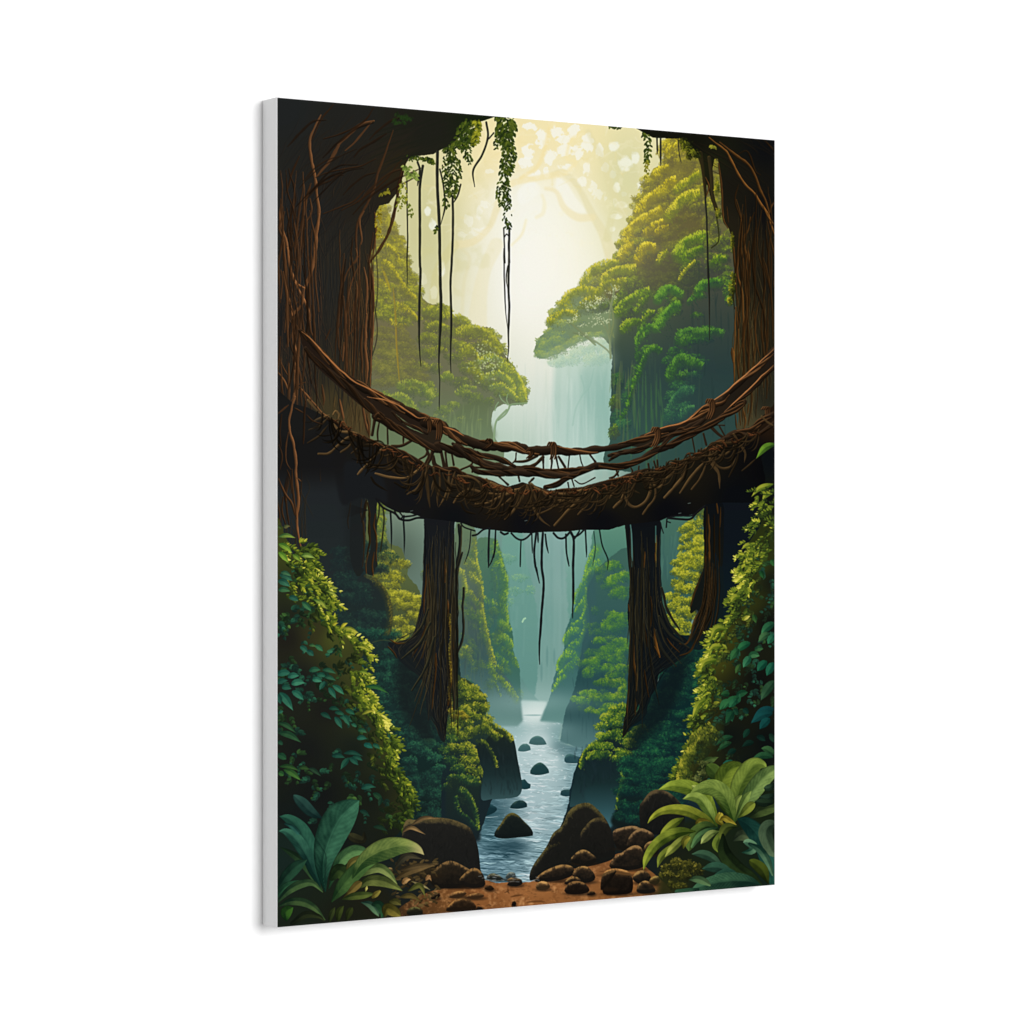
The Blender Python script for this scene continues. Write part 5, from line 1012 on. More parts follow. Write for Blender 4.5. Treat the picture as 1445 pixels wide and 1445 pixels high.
# ---- the living bridge
deck = pmask([(380, 540)] + zG((200, 60), (320, 90), (440, 150), (550, 200), (700, 295), (850, 360), (1000, 415), (1150, 470), (1300, 560), (1360, 575)) + zH((60, 600), (150, 600), (250, 600), (330, 650), (430, 675), (560, 720), (700, 765), (830, 725), (950, 772), (1080, 800), (1200, 775), (1300, 780), (1400, 745)) +
             zI((0, 700), (130, 675), (300, 615), (420, 635), (560, 555), (680, 510), (800, 460), (900, 385), (1000, 330), (1060, 295), (1200, 265), (1290, 180), (1405, 60), (1440, 20), (1440, 900)) +
             zI((960, 900), (820, 915), (740, 990), (650, 1015), (500, 1025), (430, 1055), (300, 1070), (150, 1085), (0, 1130)) + zH((1350, 1130), (1200, 1145), (1000, 1150), (900, 1160), (800, 1158), (700, 1150), (600, 1135), (450, 1120), (380, 1100), (300, 1070), (150, 1050)) +
             zG((1310, 1030), (1200, 990), (1080, 980), (1000, 940), (900, 865), (760, 850), (640, 900)) + [(520, 720), (460, 740), (380, 745)], False)
lay(blur(pmask(zG((560, 420), (800, 500), (1000, 700), (1010, 930), (900, 868), (830, 875), (760, 855), (600, 900))), 1.5), C(26, 28, 30))
deck = rough(deck, .6, .12, 4, 6)
deck = deck * (1 - sstep(535, 470, PX) * sstep(655, 700, PY))
lay(deck, field([(420, 590, (30, 30, 29)), (460, 640, (31, 31, 32)), (500, 620, (34, 32, 28)), (520, 660, (32, 33, 34)), (560, 640, (40, 32, 24)), (580, 690, (26, 27, 30)), (620, 670, (38, 34, 26)), (660, 690, (40, 33, 22)), (700, 700, (34, 28, 20)), (740, 695, (48, 36, 22)), (800, 700, (42, 32, 20)), (740, 735, (19, 20, 24)),
                 (640, 730, (20, 22, 26)), (860, 700, (36, 32, 20)), (850, 735, (16, 17, 22)), (920, 690, (30, 28, 18)), (960, 670, (34, 30, 20)), (940, 720, (14, 15, 20)), (1000, 650, (30, 26, 18)), (1060, 640, (16, 15, 16)), (1040, 700, (13, 16, 20)), (1085, 600, (44, 30, 18)), (1085, 660, (10, 11, 14))], 3) * .74)
def rope(pts, w, n=3, tw=16., k=1., core=(35, 26, 18), ph=0.):
    """twisted root rope: strands wind round a common line"""
    P = spline(pts, 3.)
    wd = (P[:, 2] if P.shape[1] > 2 else np.full(len(P), w)) * 1.25
    d = np.gradient(P[:, :2], axis=0); d /= np.hypot(d[:, 0], d[:, 1])[:, None] + 1e-6
    nr = np.column_stack([-d[:, 1], d[:, 0]])
    s = np.arange(len(P)) * 3.
    stroke([(p[0], p[1], q * .92) for p, q in zip(P, wd)], w, tuple(np.array(core) * .5), core, tuple(np.array(core) * 1.7), L=(-.2, -.98), edge=1.4, wob=.4)
    for i in range(n):
        tw = tw * rng.uniform(1., 1.25)
        f = 2 * math.pi * (s / tw / max(1, n) * .62 + i / n) + ph + np.interp(s, np.linspace(0, s[-1], 9), rng.normal(0, .8, 9))
        o = np.sin(f); z = np.cos(f)
        start = None
        for j in range(len(P)):
            vis = z[j] > -.35
            if vis and start is None:
                start = j
            if (not vis or j == len(P) - 1) and start is not None:
                if j - start > 3:
                    q = slice(start, j, 2)
                    pts2 = [(a[0] + b[0] * c * g * .38, a[1] + b[1] * c * g * .38, g * rng.uniform(.36, .46)) for a, b, c, g in zip(P[q], nr[q], o[q], wd[q])]
                    lift_ = float(np.mean([-b[1] * c for b, c in zip(nr[q], o[q])]))
                    kk = k * (.62 + .5 * (lift_ * .5 + .5)) * rng.uniform(.75, 1.1)
                    if len(pts2) > 2:
                        c = np.array((164, 109, 62)) * kk
                        stroke(pts2, w * .5, tuple(c * .2), tuple(c * .4), tuple(np.minimum(c * np.array((1., 1.02, 1.05)), 235)), L=(-.15, -.99), taper=(.4, .4), edge=1.2, wob=.2)
                start = None
lay(blur(pmask(zG((640, 560), (860, 600), (960, 700), (1000, 900), (900, 865), (830, 880), (760, 850), (660, 860))), 2), C(25, 27, 29))
# struts between rails and deck
for pts, w in [(zG((1000, 230), (1000, 400)), 2.6), (zG((1135, 290), (1130, 390)), 2.6), (zG((1240, 350), (1130, 410), (1040, 420)), 4.5), (zG((1345, 410), (1330, 490), (1270, 530)), 3), (zG((1390, 440), (1370, 520), (1340, 560)), 5), (zG((1390, 500), (1400, 570), (1445, 600)), 5), (zG((930, 200), (915, 300), (920, 370)), 2.2), (zG((890, 190), (870, 320)), 4),
               (zH((10, 440), (30, 500), (0, 560)), 3.2), (zH((60, 440), (40, 520), (20, 560)), 4), (zH((130, 460), (160, 600)), 4.6), (zH((170, 470), (180, 600)), 3.4), (zH((225, 490), (240, 580)), 2.6), (zH((390, 400), (400, 430)), 2), (zH((430, 410), (410, 440)), 2), (zH((260, 390), (330, 440), (400, 560), (300, 620)), 3), (zH((770, 480), (765, 540), (745, 560)), 2.2), (zH((950, 500), (850, 545), (760, 550)), 3.4), (zH((1000, 510), (900, 590), (700, 600)), 5), (zH((1000, 510), (1005, 610)), 3), (zH((1070, 510), (1075, 560), (1070, 610)), 3), (zH((1110, 510), (1130, 610)), 2.6),
               (zH((1130, 510), (1190, 600)), 3), (zH((1225, 500), (1215, 600)), 2.2), (zH((1315, 490), (1325, 550), (1340, 590)), 1.6), (zH((1400, 490), (1445, 550)), 3), (zH((790, 670), (800, 720)), 2.6), (zH((630, 680), (700, 750)), 3), (zH((920, 690), (880, 730)), 3), (zH((1250, 700), (1270, 760)), 2), (zH((1210, 730), (1215, 770)), 2), (zH((1270, 710), (1330, 740), (1440, 690)), 2), (zH((640, 690), (560, 620), (420, 600), (400, 640)), 2.4),
               (zI((60, 620), (75, 670)), 2.4), (zI((180, 600), (195, 640), (150, 680)), 2), (zI((75, 640), (40, 680), (0, 690)), 2.6), (zI((250, 590), (245, 640)), 2), (zI((330, 570), (340, 610)), 2.6), (zI((380, 550), (400, 620)), 3), (zI((410, 540), (415, 610)), 2.4), (zI((705, 350), (735, 480)), 1.8), (zI((800, 310), (825, 410)), 2.6), (zI((870, 260), (930, 320), (990, 360)), 4.2), (zI((935, 250), (980, 330)), 2), (zI((900, 240), (980, 240)), 1.8)]:
    stroke(pts, w, (24, 18, 14), (40, 30, 20), (70, 52, 32), L=(-.5, -.8), wob=.3)
# hand rails
for pts, c in [(zD((255, 690), (400, 830), (600, 1040), (850, 1200), (1100, 1330), (1300, 1440), (1250, 1560), (1000, 1480), (800, 1360), (600, 1190), (400, 1010), (290, 860)), (34, 25, 19)), (zG((950, 0), (1120, 90), (1340, 190), (1440, 230), (1440, 420), (1300, 370), (1150, 300), (1000, 230), (850, 100)), (36, 27, 20)),
               (zG((1040, 130), (1090, 160), (1200, 240), (1330, 300), (1330, 320), (1200, 270), (1100, 200)), (110, 128, 92)),
               (zF((700, 1440), (800, 1350), (1000, 1220), (1150, 1090), (1300, 960), (1410, 850), (1410, 1000), (1300, 1120), (1150, 1260), (1000, 1380), (900, 1450)), (30, 24, 18)), (zI((150, 400), (330, 320), (600, 240), (800, 100), (960, 20), (1100, 60), (950, 190), (800, 270), (660, 310), (520, 320), (430, 400), (300, 430)), (34, 27, 19))]:
    lay(rough(pmask(pts), .6, .15, 4, 9), C(*c), .95)
rope(zD((255, 700, 5), (400, 850, 7), (600, 1050, 8), (850, 1220, 10), (1100, 1350, 11), (1300, 1450, 12)) + zH((10, 215, 13), (110, 240, 13), (200, 295, 12), (330, 365, 12), (500, 415, 12), (620, 425, 11), (750, 420, 11), (870, 452, 10), (1000, 460, 11), (1090, 450, 11), (1200, 468, 9), (1320, 462, 9), (1445, 450, 9)) +
     zI((30, 432, 8), (150, 405, 8), (300, 350, 9), (400, 305, 9), (500, 280, 9), (600, 255, 9), (720, 190, 9), (800, 115, 10), (870, 75, 10), (960, 30, 9)) + zF((1000, 1245, 7), (1150, 1110, 7), (1300, 980, 7), (1410, 860, 7)), 11, 3, 17, .98)
rope(zD((300, 850, 4), (400, 965, 6), (600, 1130, 8), (800, 1310, 9), (950, 1450, 10)) + zG((900, 160, 10), (1000, 225, 10), (1150, 310, 9), (1300, 385, 9), (1440, 450, 9)) + zH((100, 410, 9), (200, 445, 9), (350, 500, 9), (500, 560, 9), (650, 605, 9), (750, 625, 9), (900, 630, 9), (1050, 645, 9), (1200, 640, 9), (1350, 615, 8), (1445, 590, 8)) +
     zI((60, 595, 8), (150, 580, 8), (280, 525, 8), (400, 455, 8), (530, 410, 8), (660, 335, 8), (780, 285, 7), (860, 240, 7), (950, 180, 7), (1060, 120, 7), (1150, 40, 6)) + zF((1060, 1340, 5), (1200, 1215, 5), (1300, 1115, 5), (1410, 1000, 5)), 9, 3, 19, .68)
for pts, w, k in [(zH((230, 400, 4), (330, 450, 6), (470, 490, 7), (600, 520, 7), (700, 560, 6), (760, 590, 4)), 6, .85), (zH((250, 420, 4), (380, 520, 6), (520, 590, 7), (640, 610, 5)), 6, .6), (zH((390, 590, 4), (450, 640, 6), (600, 650, 7), (760, 645, 8), (950, 655, 8), (1150, 672, 7), (1250, 680, 5)), 7, .5), (zH((1020, 770, 5), (1120, 745, 6), (1230, 680, 7), (1330, 640, 7), (1445, 580, 7)), 6, .6),
                  (zI((0, 500, 5), (120, 470, 6), (260, 450, 6), (380, 390, 6), (520, 330, 6), (660, 260, 6), (790, 200, 6)), 6, .6), (zI((0, 540, 3), (60, 500, 4), (160, 470, 4), (330, 420, 4)), 4, .5), (zI((430, 440, 4), (520, 340, 5), (640, 290, 5), (760, 230, 5), (850, 150, 4)), 5, .75), (zG((1040, 130, 3), (1120, 200, 4), (1250, 270, 4), (1340, 310, 4)), 4, .75)]:
    rope(pts, w, 2, 15, k)
# warm light along the rail tops
for pts, w in [(zD((270, 708), (340, 760), (400, 825), (500, 940), (600, 1035), (700, 1120), (850, 1200), (1000, 1290), (1100, 1325)), 2.2), (zG((830, 0), (1000, 30), (1120, 90), (1250, 170), (1330, 178)), 2), (zH((150, 250), (250, 285), (330, 330)), 1.8), (zF((790, 1350), (870, 1305), (1000, 1215), (1150, 1085), (1300, 955), (1405, 850)), 2), (zF((980, 1390), (1200, 1190), (1330, 1060), (1400, 990)), 1.8), (zI((300, 320), (480, 255), (620, 225), (720, 155), (790, 85)), 2)]:
    stroke(pts, w, (112, 66, 36), (184, 120, 68), (222, 156, 96), a=.85, taper=(.3, .3), wob=.4)
# knots where the rails are lashed
def lash(x, y, h, n=3, lean=0., k=.8, spread=3.):
    for i in range(n):
        o = (i - (n - 1) / 2) * spread
        c = np.array((156, 104, 60)) * k * rng.uniform(.75, 1.1)
        stroke([(x + o - 3.5, y - h * .34), (x + o - 1, y - h * .52), (x + o + 2.2, y - h * .38), (x + o + 2.8, y), (x + o + 1.5 + lean * .5, y + h * .3), (x + o - 1 + lean, y + h * .55)], 3.2, tuple(c * .2), tuple(c * .5), tuple(np.minimum(c, 230)), L=(-.6, -.8), taper=(.7, .4))
for x, y, h, n, ln, k in [(603, 600, 18, 2, 3, .8), (617, 606, 26, 3, 2, .75), (779, 636, 22, 3, 1, .75), (926, 617, 26, 3, -3, .85), (1003, 577, 26, 3, -2, .9), (748, 640, 12, 2, -3, .55), (690, 626, 12, 2, -5, .5), (1082, 583, 16, 3, 4, .75)]:
    lash(x, y, h, n, ln, k)
# deck edge rope and drooping roots
rope([(p[0], p[1] + 2, w) for p, w in zip(zG((440, 150), (550, 200), (700, 290), (850, 360), (1000, 412), (1150, 470), (1300, 560)) + zH((0, 575), (120, 605), (250, 608), (330, 655), (430, 685), (560, 725), (690, 765)), [3, 4, 5, 5, 5, 5, 5, 5, 6, 6, 6, 6, 6, 5])], 5, 2, 12, .85)
rope([(p[0], p[1] + 2, w) for p, w in zip(zH((900, 750), (1000, 790), (1080, 803), (1200, 785), (1300, 783), (1440, 745)) + zI((60, 700), (130, 680), (300, 625), (420, 640), (560, 580), (680, 525), (800, 470), (900, 410), (1000, 355), (1060, 310), (1200, 285), (1290, 200), (1405, 130)), [5, 6, 6, 6, 6, 6, 6, 6, 7, 7, 8, 8, 9, 9, 9, 9, 9, 7, 6])], 6, 3, 13, .82)
rope(zI((430, 620, 4), (560, 590, 5), (680, 545, 5), (800, 500, 5), (900, 450, 6), (1020, 380, 6)), 5, 2, 14, .6)
rope(zI((1000, 350, 5), (1100, 320, 6), (1200, 340, 6), (1300, 300, 5), (1405, 220, 5)), 5, 2, 13, .55)
def drape(pts, w=2.4, k=.45, a=.85):
    c = np.array((158, 120, 70)) * min(1., k * 1.25); w = w * 1.35
    stroke(pts, w, tuple(c * .3), tuple(c * .62), tuple(c * 1.05), a=a, L=(-.5, -.85), taper=(.8, .15), edge=1.3, wob=.3)
for f, pts, w, k in [(zG, ((320, 30), (400, 110), (440, 150)), 2.6, .9), (zG, ((540, 150), (560, 120), (590, 150), (580, 190)), 2, .8), (zG, ((360, 210), (430, 180), (510, 150)), 2.2, .7), (zG, ((330, 280), (420, 250), (490, 180)), 2.4, .45), (zG, ((320, 390), (420, 330), (500, 230)), 2, .35), (zG, ((540, 230), (600, 290), (700, 300), (750, 310)), 2.8, .95), (zG, ((410, 490), (500, 480), (570, 420), (650, 350), (745, 310)), 2.6, .6), (zG, ((600, 470), (670, 420), (740, 320)), 2.4, .5), (zG, ((690, 480), (740, 440), (800, 380)), 2, .4), (zG, ((740, 560), (760, 480), (800, 390)), 2, .3),
                     (zG, ((745, 660), (800, 600), (880, 520), (960, 440), (1010, 420)), 3, .7), (zG, ((1000, 490), (1060, 500), (1120, 540), (1250, 560)), 2, .35), (zG, ((850, 590), (1000, 610), (1120, 640), (1230, 610)), 2, .3), (zG, ((900, 650), (1050, 690), (1180, 680), (1290, 590), (1310, 560)), 2.8, .8), (zG, ((1000, 500), (1010, 580), (1080, 660), (1200, 690)), 2, .35), (zG, ((1170, 830), (1260, 770), (1330, 650), (1360, 580)), 2.4, .5), (zG, ((1340, 570), (1330, 720), (1360, 950)), 2.2, .4), (zG, ((1390, 600), (1400, 750), (1370, 850)), 2.2, .4), (zG, ((820, 400), (900, 420), (960, 500), (1060, 480)), 2, .35), (zG, ((860, 680), (900, 740), (1000, 800)), 2, .18), (zG, ((1060, 730), (1150, 770), (1230, 750)), 2, .18),
                     (zH, ((10, 590), (20, 760), (40, 940)), 2.4, .45), (zH, ((70, 610), (75, 680), (50, 800)), 2.4, .5), (zH, ((120, 620), (120, 760), (100, 860), (105, 930)), 2.4, .5), (zH, ((200, 640), (200, 760), (160, 860), (110, 940)), 2.6, .6), (zH, ((250, 640), (220, 760), (180, 880)), 2.4, .5), (zH, ((280, 670), (400, 690), (500, 760), (560, 810)), 2.6, .65), (zH, ((240, 900), (290, 830), (380, 790), (500, 820), (640, 830), (780, 790), (850, 750)), 2.8, .62), (zH, ((430, 910), (520, 905), (640, 850), (800, 790)), 2.6, .6), (zH, ((540, 970), (640, 930), (750, 850), (820, 760)), 2.4, .5), (zH, ((680, 1040), (760, 960), (830, 850), (860, 760)), 2.8, .6), (zH, ((870, 750), (900, 900), (980, 1040), (1060, 1100)), 2.6, .6), (zH, ((880, 740), (950, 880), (1020, 950)), 2.4, .5),
                     (zH, ((900, 740), (1000, 820), (1140, 880), (1300, 870), (1420, 790)), 2.8, .65), (zH, ((960, 1000), (1060, 960), (1180, 880), (1330, 830)), 2.2, .45), (zH, ((1100, 1090), (1200, 980), (1330, 860), (1440, 750)), 2.8, .6), (zH, ((1300, 1000), (1380, 910), (1445, 810)), 2.4, .5), (zH, ((520, 700), (600, 790), (700, 800)), 2.6, .6), (zH, ((560, 730), (640, 770), (700, 800), (800, 780)), 3, .8), (zH, ((930, 770), (1030, 820), (1080, 810)), 2.6, .8), (zH, ((1080, 810), (1180, 830), (1280, 810), (1400, 760)), 2.6, .7), (zH, ((380, 820), (420, 890), (460, 900)), 2, .3), (zH, ((300, 900), (340, 970), (430, 1000)), 2, .2),
                     (zI, ((0, 860), (60, 780), (100, 700)), 2.8, .65), (zI, ((40, 940), (110, 860), (135, 760), (140, 690)), 3, .62), (zI, ((130, 840), (170, 920), (230, 940), (310, 890), (350, 780), (320, 680), (270, 630)), 3, .6), (zI, ((290, 1000), (330, 940), (390, 850), (380, 740), (310, 640)), 2.6, .55), (zI, ((330, 630), (370, 720), (420, 770), (470, 720), (510, 650)), 2.8, .65), (zI, ((470, 860), (550, 770), (620, 680), (680, 540)), 3, .65), (zI, ((600, 820), (700, 680), (800, 560), (830, 500)), 2.8, .6), (zI, ((700, 790), (780, 680), (830, 560)), 2.4, .5), (zI, ((830, 440), (870, 560), (930, 650), (940, 780)), 3.2, .62), (zI, ((850, 440), (890, 560), (960, 610), (1040, 590), (1080, 510)), 2.6, .5),
                     (zI, ((880, 470), (960, 500), (1040, 450), (1100, 360)), 2.4, .5), (zI, ((1060, 320), (1110, 400), (1160, 480), (1150, 560)), 2.6, .5), (zI, ((1300, 170), (1350, 220), (1400, 250)), 2.4, .6), (zI, ((1130, 630), (1190, 580), (1250, 520)), 1.8, .35), (zI, ((160, 720), (200, 790), (260, 820)), 2, .35), (zI, ((1020, 680), (1080, 560), (1120, 400)), 2, .25), (zI, ((450, 720), (520, 660), (560, 600)), 2.2, .5)]:
    drape(f(*pts), w, k)
deck_top = lambda x: np.interp(x, [440, 470, 520, 560, 600, 660, 720, 780, 840, 900, 960, 1020, 1070], [575, 590, 622, 640, 662, 676, 690, 692, 688, 668, 645, 622, 606])
ax_ = 452.
while ax_ < 1080:                            # swags: bundles of roots combed the same way from one lashing point
    d = -1 if (ax_ > 700 and rng.uniform() < .75) or rng.uniform() < .45 else 1
    reach, hang = rng.uniform(22, 52), rng.uniform(20, 44)
    for q in range(rng.integers(4, 8)):
        f = q / 6
        x = ax_ + rng.normal(0, 2.5); y = deck_top(x) + rng.uniform(-1, 5)
        rx_, hy = reach * (.35 + .8 * f), hang * (1.1 - .6 * f)
        k = rng.uniform(.13, .42) * (.6 if ax_ < 560 else 1)
        ex = x + d * rx_
        drape([(x, y), (x + d * rx_ * .12, y + hy * .45), (x + d * rx_ * .42, y + hy * .85), (x + d * rx_ * .8, y + hy * (1. - .15 * f)), (ex, max(deck_top(ex) + 8, y + hy * (1.05 - .5 * f)))], rng.uniform(1.1, 2.2), k, .8)
    ax_ += rng.uniform(9, 17)
lay(blur(pmask(zG((60, 0), (330, 70), (440, 170), (330, 330), (60, 330))), 5) * .5, C(30, 30, 29))
for _ in range(90):
    x = rng.uniform(470, 1080)
    yt = np.interp(x, [470, 520, 560, 600, 660, 720, 780, 840, 900, 960, 1020, 1070], [590, 622, 640, 662, 676, 690, 692, 688, 668, 645, 622, 606])
    c = np.array((168, 100, 54)) * rng.uniform(.4, 1)
    a0 = rng.normal(0, .5)
    stroke([(x, yt + rng.uniform(-1, 8)), (x + 4, yt + rng.uniform(-1, 8) + a0), (x + rng.uniform(6, 12), yt + rng.uniform(0, 10))], rng.uniform(1.5, 3), tuple(c * .25), tuple(c * .55), tuple(c), a=.8, L=(-.2, -.98), taper=(.3, .3))
for x, y in [zH((855, 1053))[0], zG((1205, 970))[0], zI((680, 905))[0], zI((600, 990))[0]]:
    stroke([(x - 1.6, y + .3), (x + 1.6, y - .3)], 1.1, (96, 112, 106), a=.7)
# fringe under the deck
for pts, w in [(zG((905, 870), (960, 940), (1060, 990), (1110, 1040), (1180, 1050), (1250, 1030), (1310, 1030)), 3), (zG((930, 880), (1000, 930), (1080, 960), (1140, 1030)), 2), (zG((1060, 970), (1100, 1040), (1140, 1010)), 2), (zG((1140, 1020), (1220, 1010), (1280, 990)), 2.4), (zH((300, 1075), (330, 1110), (420, 1140)), 2), (zH((400, 1180), (440, 1170), (490, 1130), (550, 1115)), 2.6), (zH((730, 1160), (770, 1200), (815, 1218), (860, 1200), (905, 1155)), 2.6), (zH((1090, 1160), (1130, 1200), (1180, 1200), (1230, 1150)), 3),
               (zH((1240, 1150), (1265, 1190), (1310, 1170), (1350, 1130)), 2.6), (zH((640, 1150), (670, 1170), (700, 1160)), 3), (zI((500, 1030), (600, 1040), (690, 1040), (740, 990), (810, 930)), 3), (zI((520, 1020), (600, 1010), (700, 1010), (780, 950)), 2), (zI((490, 1040), (485, 1110)), 2), (zI((490, 1060), (520, 1070)), 1.6), (zI((430, 1060), (460, 1160)), 1.4)]:
    stroke(pts, w, (15, 16, 19), (22, 22, 24))
for pts, w in [(zH((545, 1120), (535, 1300), (535, 1445)) + zK((533, 130),), 2.8), (zH((595, 1130), (590, 1280), (580, 1370)), 2.4), (zH((590, 1300), (560, 1400)) + zK((536, 120),), 1.8), (zH((385, 1140), (370, 1300), (330, 1420)), 1.4), (zH((812, 1215), (806, 1445)) + zK((810, 90),), 2), (zH((905, 1160), (910, 1330)), 1.8), (zH((940, 1160), (925, 1320), (935, 1445)) + zK((940, 130), (972, 260)), 3), (zH((955, 1160), (960, 1240)), 2.4), (zH((1000, 1160), (990, 1300), (990, 1445)) + zK((1005, 280), (985, 560), (970, 800), (970, 950)), 3.4), (zH((1020, 1170), (1030, 1260), (1045, 1330)), 2.4),
               (zH((1195, 1170), (1200, 1320), (1222, 1440)) + zK((1225, 110),), 2.4), (zH((1235, 1150), (1262, 1230), (1255, 1445)) + zK((1258, 300), (1252, 560)), 3.4), (zH((1310, 1140), (1262, 1220)), 2.4), (zH((1360, 1130), (1372, 1350)) + zK((1370, 40),), 2.2)]:
    stroke([(p[0], p[1]) for p in pts], w, (18, 20, 24), (24, 26, 28), L=(-1, 0), taper=(1, .35), wob=.15, knob=.1)
stroke([(846, 748), (850, 770), (858, 790), (857, 805)], 2, (20, 30, 28), taper=(1, .3)); stroke([(838, 750), (840, 775), (836, 800)], 1.6, (30, 52, 48), taper=(1, .3), a=.8)
stroke(zK((1250, 560), (1250, 640)), 2, (70, 120, 96), a=.4, edge=2)

# ---- hanging vines and leaf garlands at the top
for pts, w in [(zA((1165, 700), (1165, 900), (1170, 1200), (1165, 1445)) + zD((1165, 100), (1168, 320)), 2), (zA((1300, 620), (1275, 800), (1275, 1100), (1275, 1445)) + zD((1280, 200), (1270, 500), (1270, 800), (1282, 1000)), 3.6), (zA((1255, 590), (1275, 660), (1255, 790)), 3), (zB((100, 500), (100, 800), (115, 1100), (122, 1445)) + zE((125, 300), (130, 500), (118, 800), (112, 950), (120, 1130)), 4.2), (zB((230, 880), (232, 1150), (222, 1445)) + zE((212, 300), (218, 600), (212, 900), (214, 1060)), 3.2),
               (zB((300, 780), (275, 870), (235, 940)), 2.4), (zB((120, 650), (150, 780), (165, 960), (130, 1120)), 2.4), (zB((515, 250), (530, 380), (480, 530), (405, 660), (418, 800)), 3), (zB((580, 340), (530, 400)), 2.2), (zB((665, 1150), (675, 1445)) + zE((668, 0), (670, 250), (680, 500), (698, 680)), 1.9), (zB((712, 1150), (710, 1445)) + zE((710, 100), (705, 330), (712, 500), (705, 700), (705, 880), (693, 960)), 3), (zB((715, 1200), (705, 1300), (715, 1445)) + zE((700, 150), (688, 250), (700, 350)), 1.8), (zB((670, 1230), (690, 1200), (712, 1230)), 1.6),
               (zC((405, 260), (408, 400)), 2.4), (zC((436, 260), (437, 505)), 2.6), (zC((585, 270), (595, 400), (612, 480)), 1.2), (zC((815, 770), (830, 1000), (840, 1445)) + zF((838, 100), (850, 400), (853, 780)), 2.6), (zE((120, 1130), (115, 1380)), 1.4)]:
    stroke([(p[0], p[1]) for p in pts], w, (24, 26, 22), (30, 32, 28), (56, 56, 44), L=(-1, -.1), taper=(1, .3), wob=.1, a=.97, knob=.06)
def garland(pts, n, spread, cols, ll=5., fat=.5, a=.97):
    n = int(n * 1.35); ll *= .88
    P = spline(pts, 1.); k = np.sort(rng.integers(0, len(P), n))
    wd = P[k, 2] if P.shape[1] > 2 else np.full(n, spread)
    sd = rng.choice([-1., 1.], n); o = rng.uniform(.0, 1., n) * sd
    x = P[k, 0] + o * wd; y = P[k, 1] + rng.normal(0, 1.5, n)
    an = math.pi / 2 - np.sign(o) * rng.uniform(.1, 1.1, n)
    b = np.clip(.5 + rng.normal(0, .25, n) + .25 * np.abs(o), 0, 1)
    ord_ = np.argsort(b)
    stamp(x[ord_], y[ord_], (ll * rng.uniform(.7, 1.25, n))[ord_], fat, an[ord_], ramp(cols, b)[ord_], a)
Gl = [(0, (18, 26, 14)), (.5, (34, 48, 18)), (.8, (56, 72, 22)), (1, (86, 98, 30))]
garland(zB((640, 200, 9), (690, 260, 14), (680, 360, 14), (690, 440, 9)), 190, 8, Gl, 6.4)
garland(zB((690, 440, 8), (710, 520, 11), (690, 640, 10), (680, 700, 9)), 120, 8, Gl, 6)
garland(zB((680, 700, 6), (660, 800, 9), (655, 900, 9), (640, 960, 5)), 70, 8, Gl, 5.6)
garland(zB((690, 760, 4), (700, 880, 4), (700, 1000, 6), (690, 1100, 6), (720, 1170, 3)), 64, 6, Gl, 5)
garland(zB((600, 390, 3), (600, 470, 3)), 14, 3, Gl, 5.5)
garland(zB((380, 250, 14), (360, 330, 16), (330, 420, 16), (260, 470, 14)), 220, 10, Gl, 6.2)
garland(zB((430, 240, 6), (440, 320, 6), (420, 440, 6)), 60, 5, [(0, (34, 44, 14)), (.5, (76, 84, 20)), (1, (150, 150, 40))], 6)
garland(zB((300, 420, 8), (360, 520, 7), (370, 600, 4)), 40, 6, Gl, 5.5)
garland(zB((190, 470, 8), (220, 580, 11), (240, 680, 12), (240, 760, 9), (225, 880, 4)), 150, 9, Gl, 5.6)
garland(zB((150, 560, 3), (170, 700, 4), (170, 860, 4), (180, 970, 5)), 50, 5, Gl, 5.2)
garland(zB((85, 1150, 4), (95, 1180, 3)), 9, 3, Gl, 4.5); garland(zB((0, 570, 6), (50, 590, 4), (70, 610, 3)), 24, 4, Gl, 5)
garland(zA((1190, 560, 8), (1330, 560, 9), (1390, 590, 6)), 46, 6, Gl, 5); garland(zA((1150, 620, 5), (1200, 690, 9), (1220, 740, 8)), 36, 6, [(0, (46, 60, 20)), (.5, (92, 112, 44)), (1, (150, 164, 80))], 6)
garland(zA((1180, 960, 3), (1200, 1000, 6), (1190, 1050, 3)), 14, 5, [(0, (60, 74, 24)), (1, (120, 130, 50))], 4.5); garland(zA((1130, 760, 3), (1120, 900, 8), (1090, 1000, 6)), 40, 6, [(0, (50, 60, 18)), (.5, (96, 106, 30)), (1, (160, 160, 60))], 5)
garland(zA((930, 980, 3), (920, 1120, 5), (930, 1240, 4)), 40, 5, [(0, (60, 56, 16)), (.5, (116, 104, 26)), (1, (176, 158, 44))], 4.5)
garland(zA((940, 880, 4), (990, 850, 6), (1010, 840, 3)), 16, 5, [(0, (60, 60, 16)), (1, (150, 140, 40))], 5)
garland(zC((10, 165, 3), (60, 170, 6), (110, 175, 3)), 16, 4, Gl, 6)
garland(zC((290, 240, 3), (320, 270, 4), (335, 350, 5), (325, 410, 6), (310, 470, 4)), 46, 5, Gl, 5.6)
garland(zC((320, 470, 3), (325, 530, 4), (315, 590, 3)), 18, 4, [(0, (70, 72, 20)), (1, (150, 146, 46))], 4.6)
garland(zC((640, 300, 6), (680, 370, 8), (740, 420, 5)), 60, 6, [(0, (18, 22, 10)), (.6, (40, 46, 16)), (1, (110, 112, 28))], 5)
garland(zC((860, 330, 5), (890, 345, 4)), 10, 4, [(0, (60, 64, 20)), (1, (150, 146, 48))], 5)
for x, y, a in [(1120, 190, .4), (1170, 200, .5), (1100, 240, .3)]:
    px, py = zA((x, y))[0][:2]; garland([(px - 6, py, 4), (px, py + 4, 5), (px + 6, py + 2, 4)], 20, 5, [(0, (24, 36, 18)), (1, (36, 58, 24))], 6, a=.6)

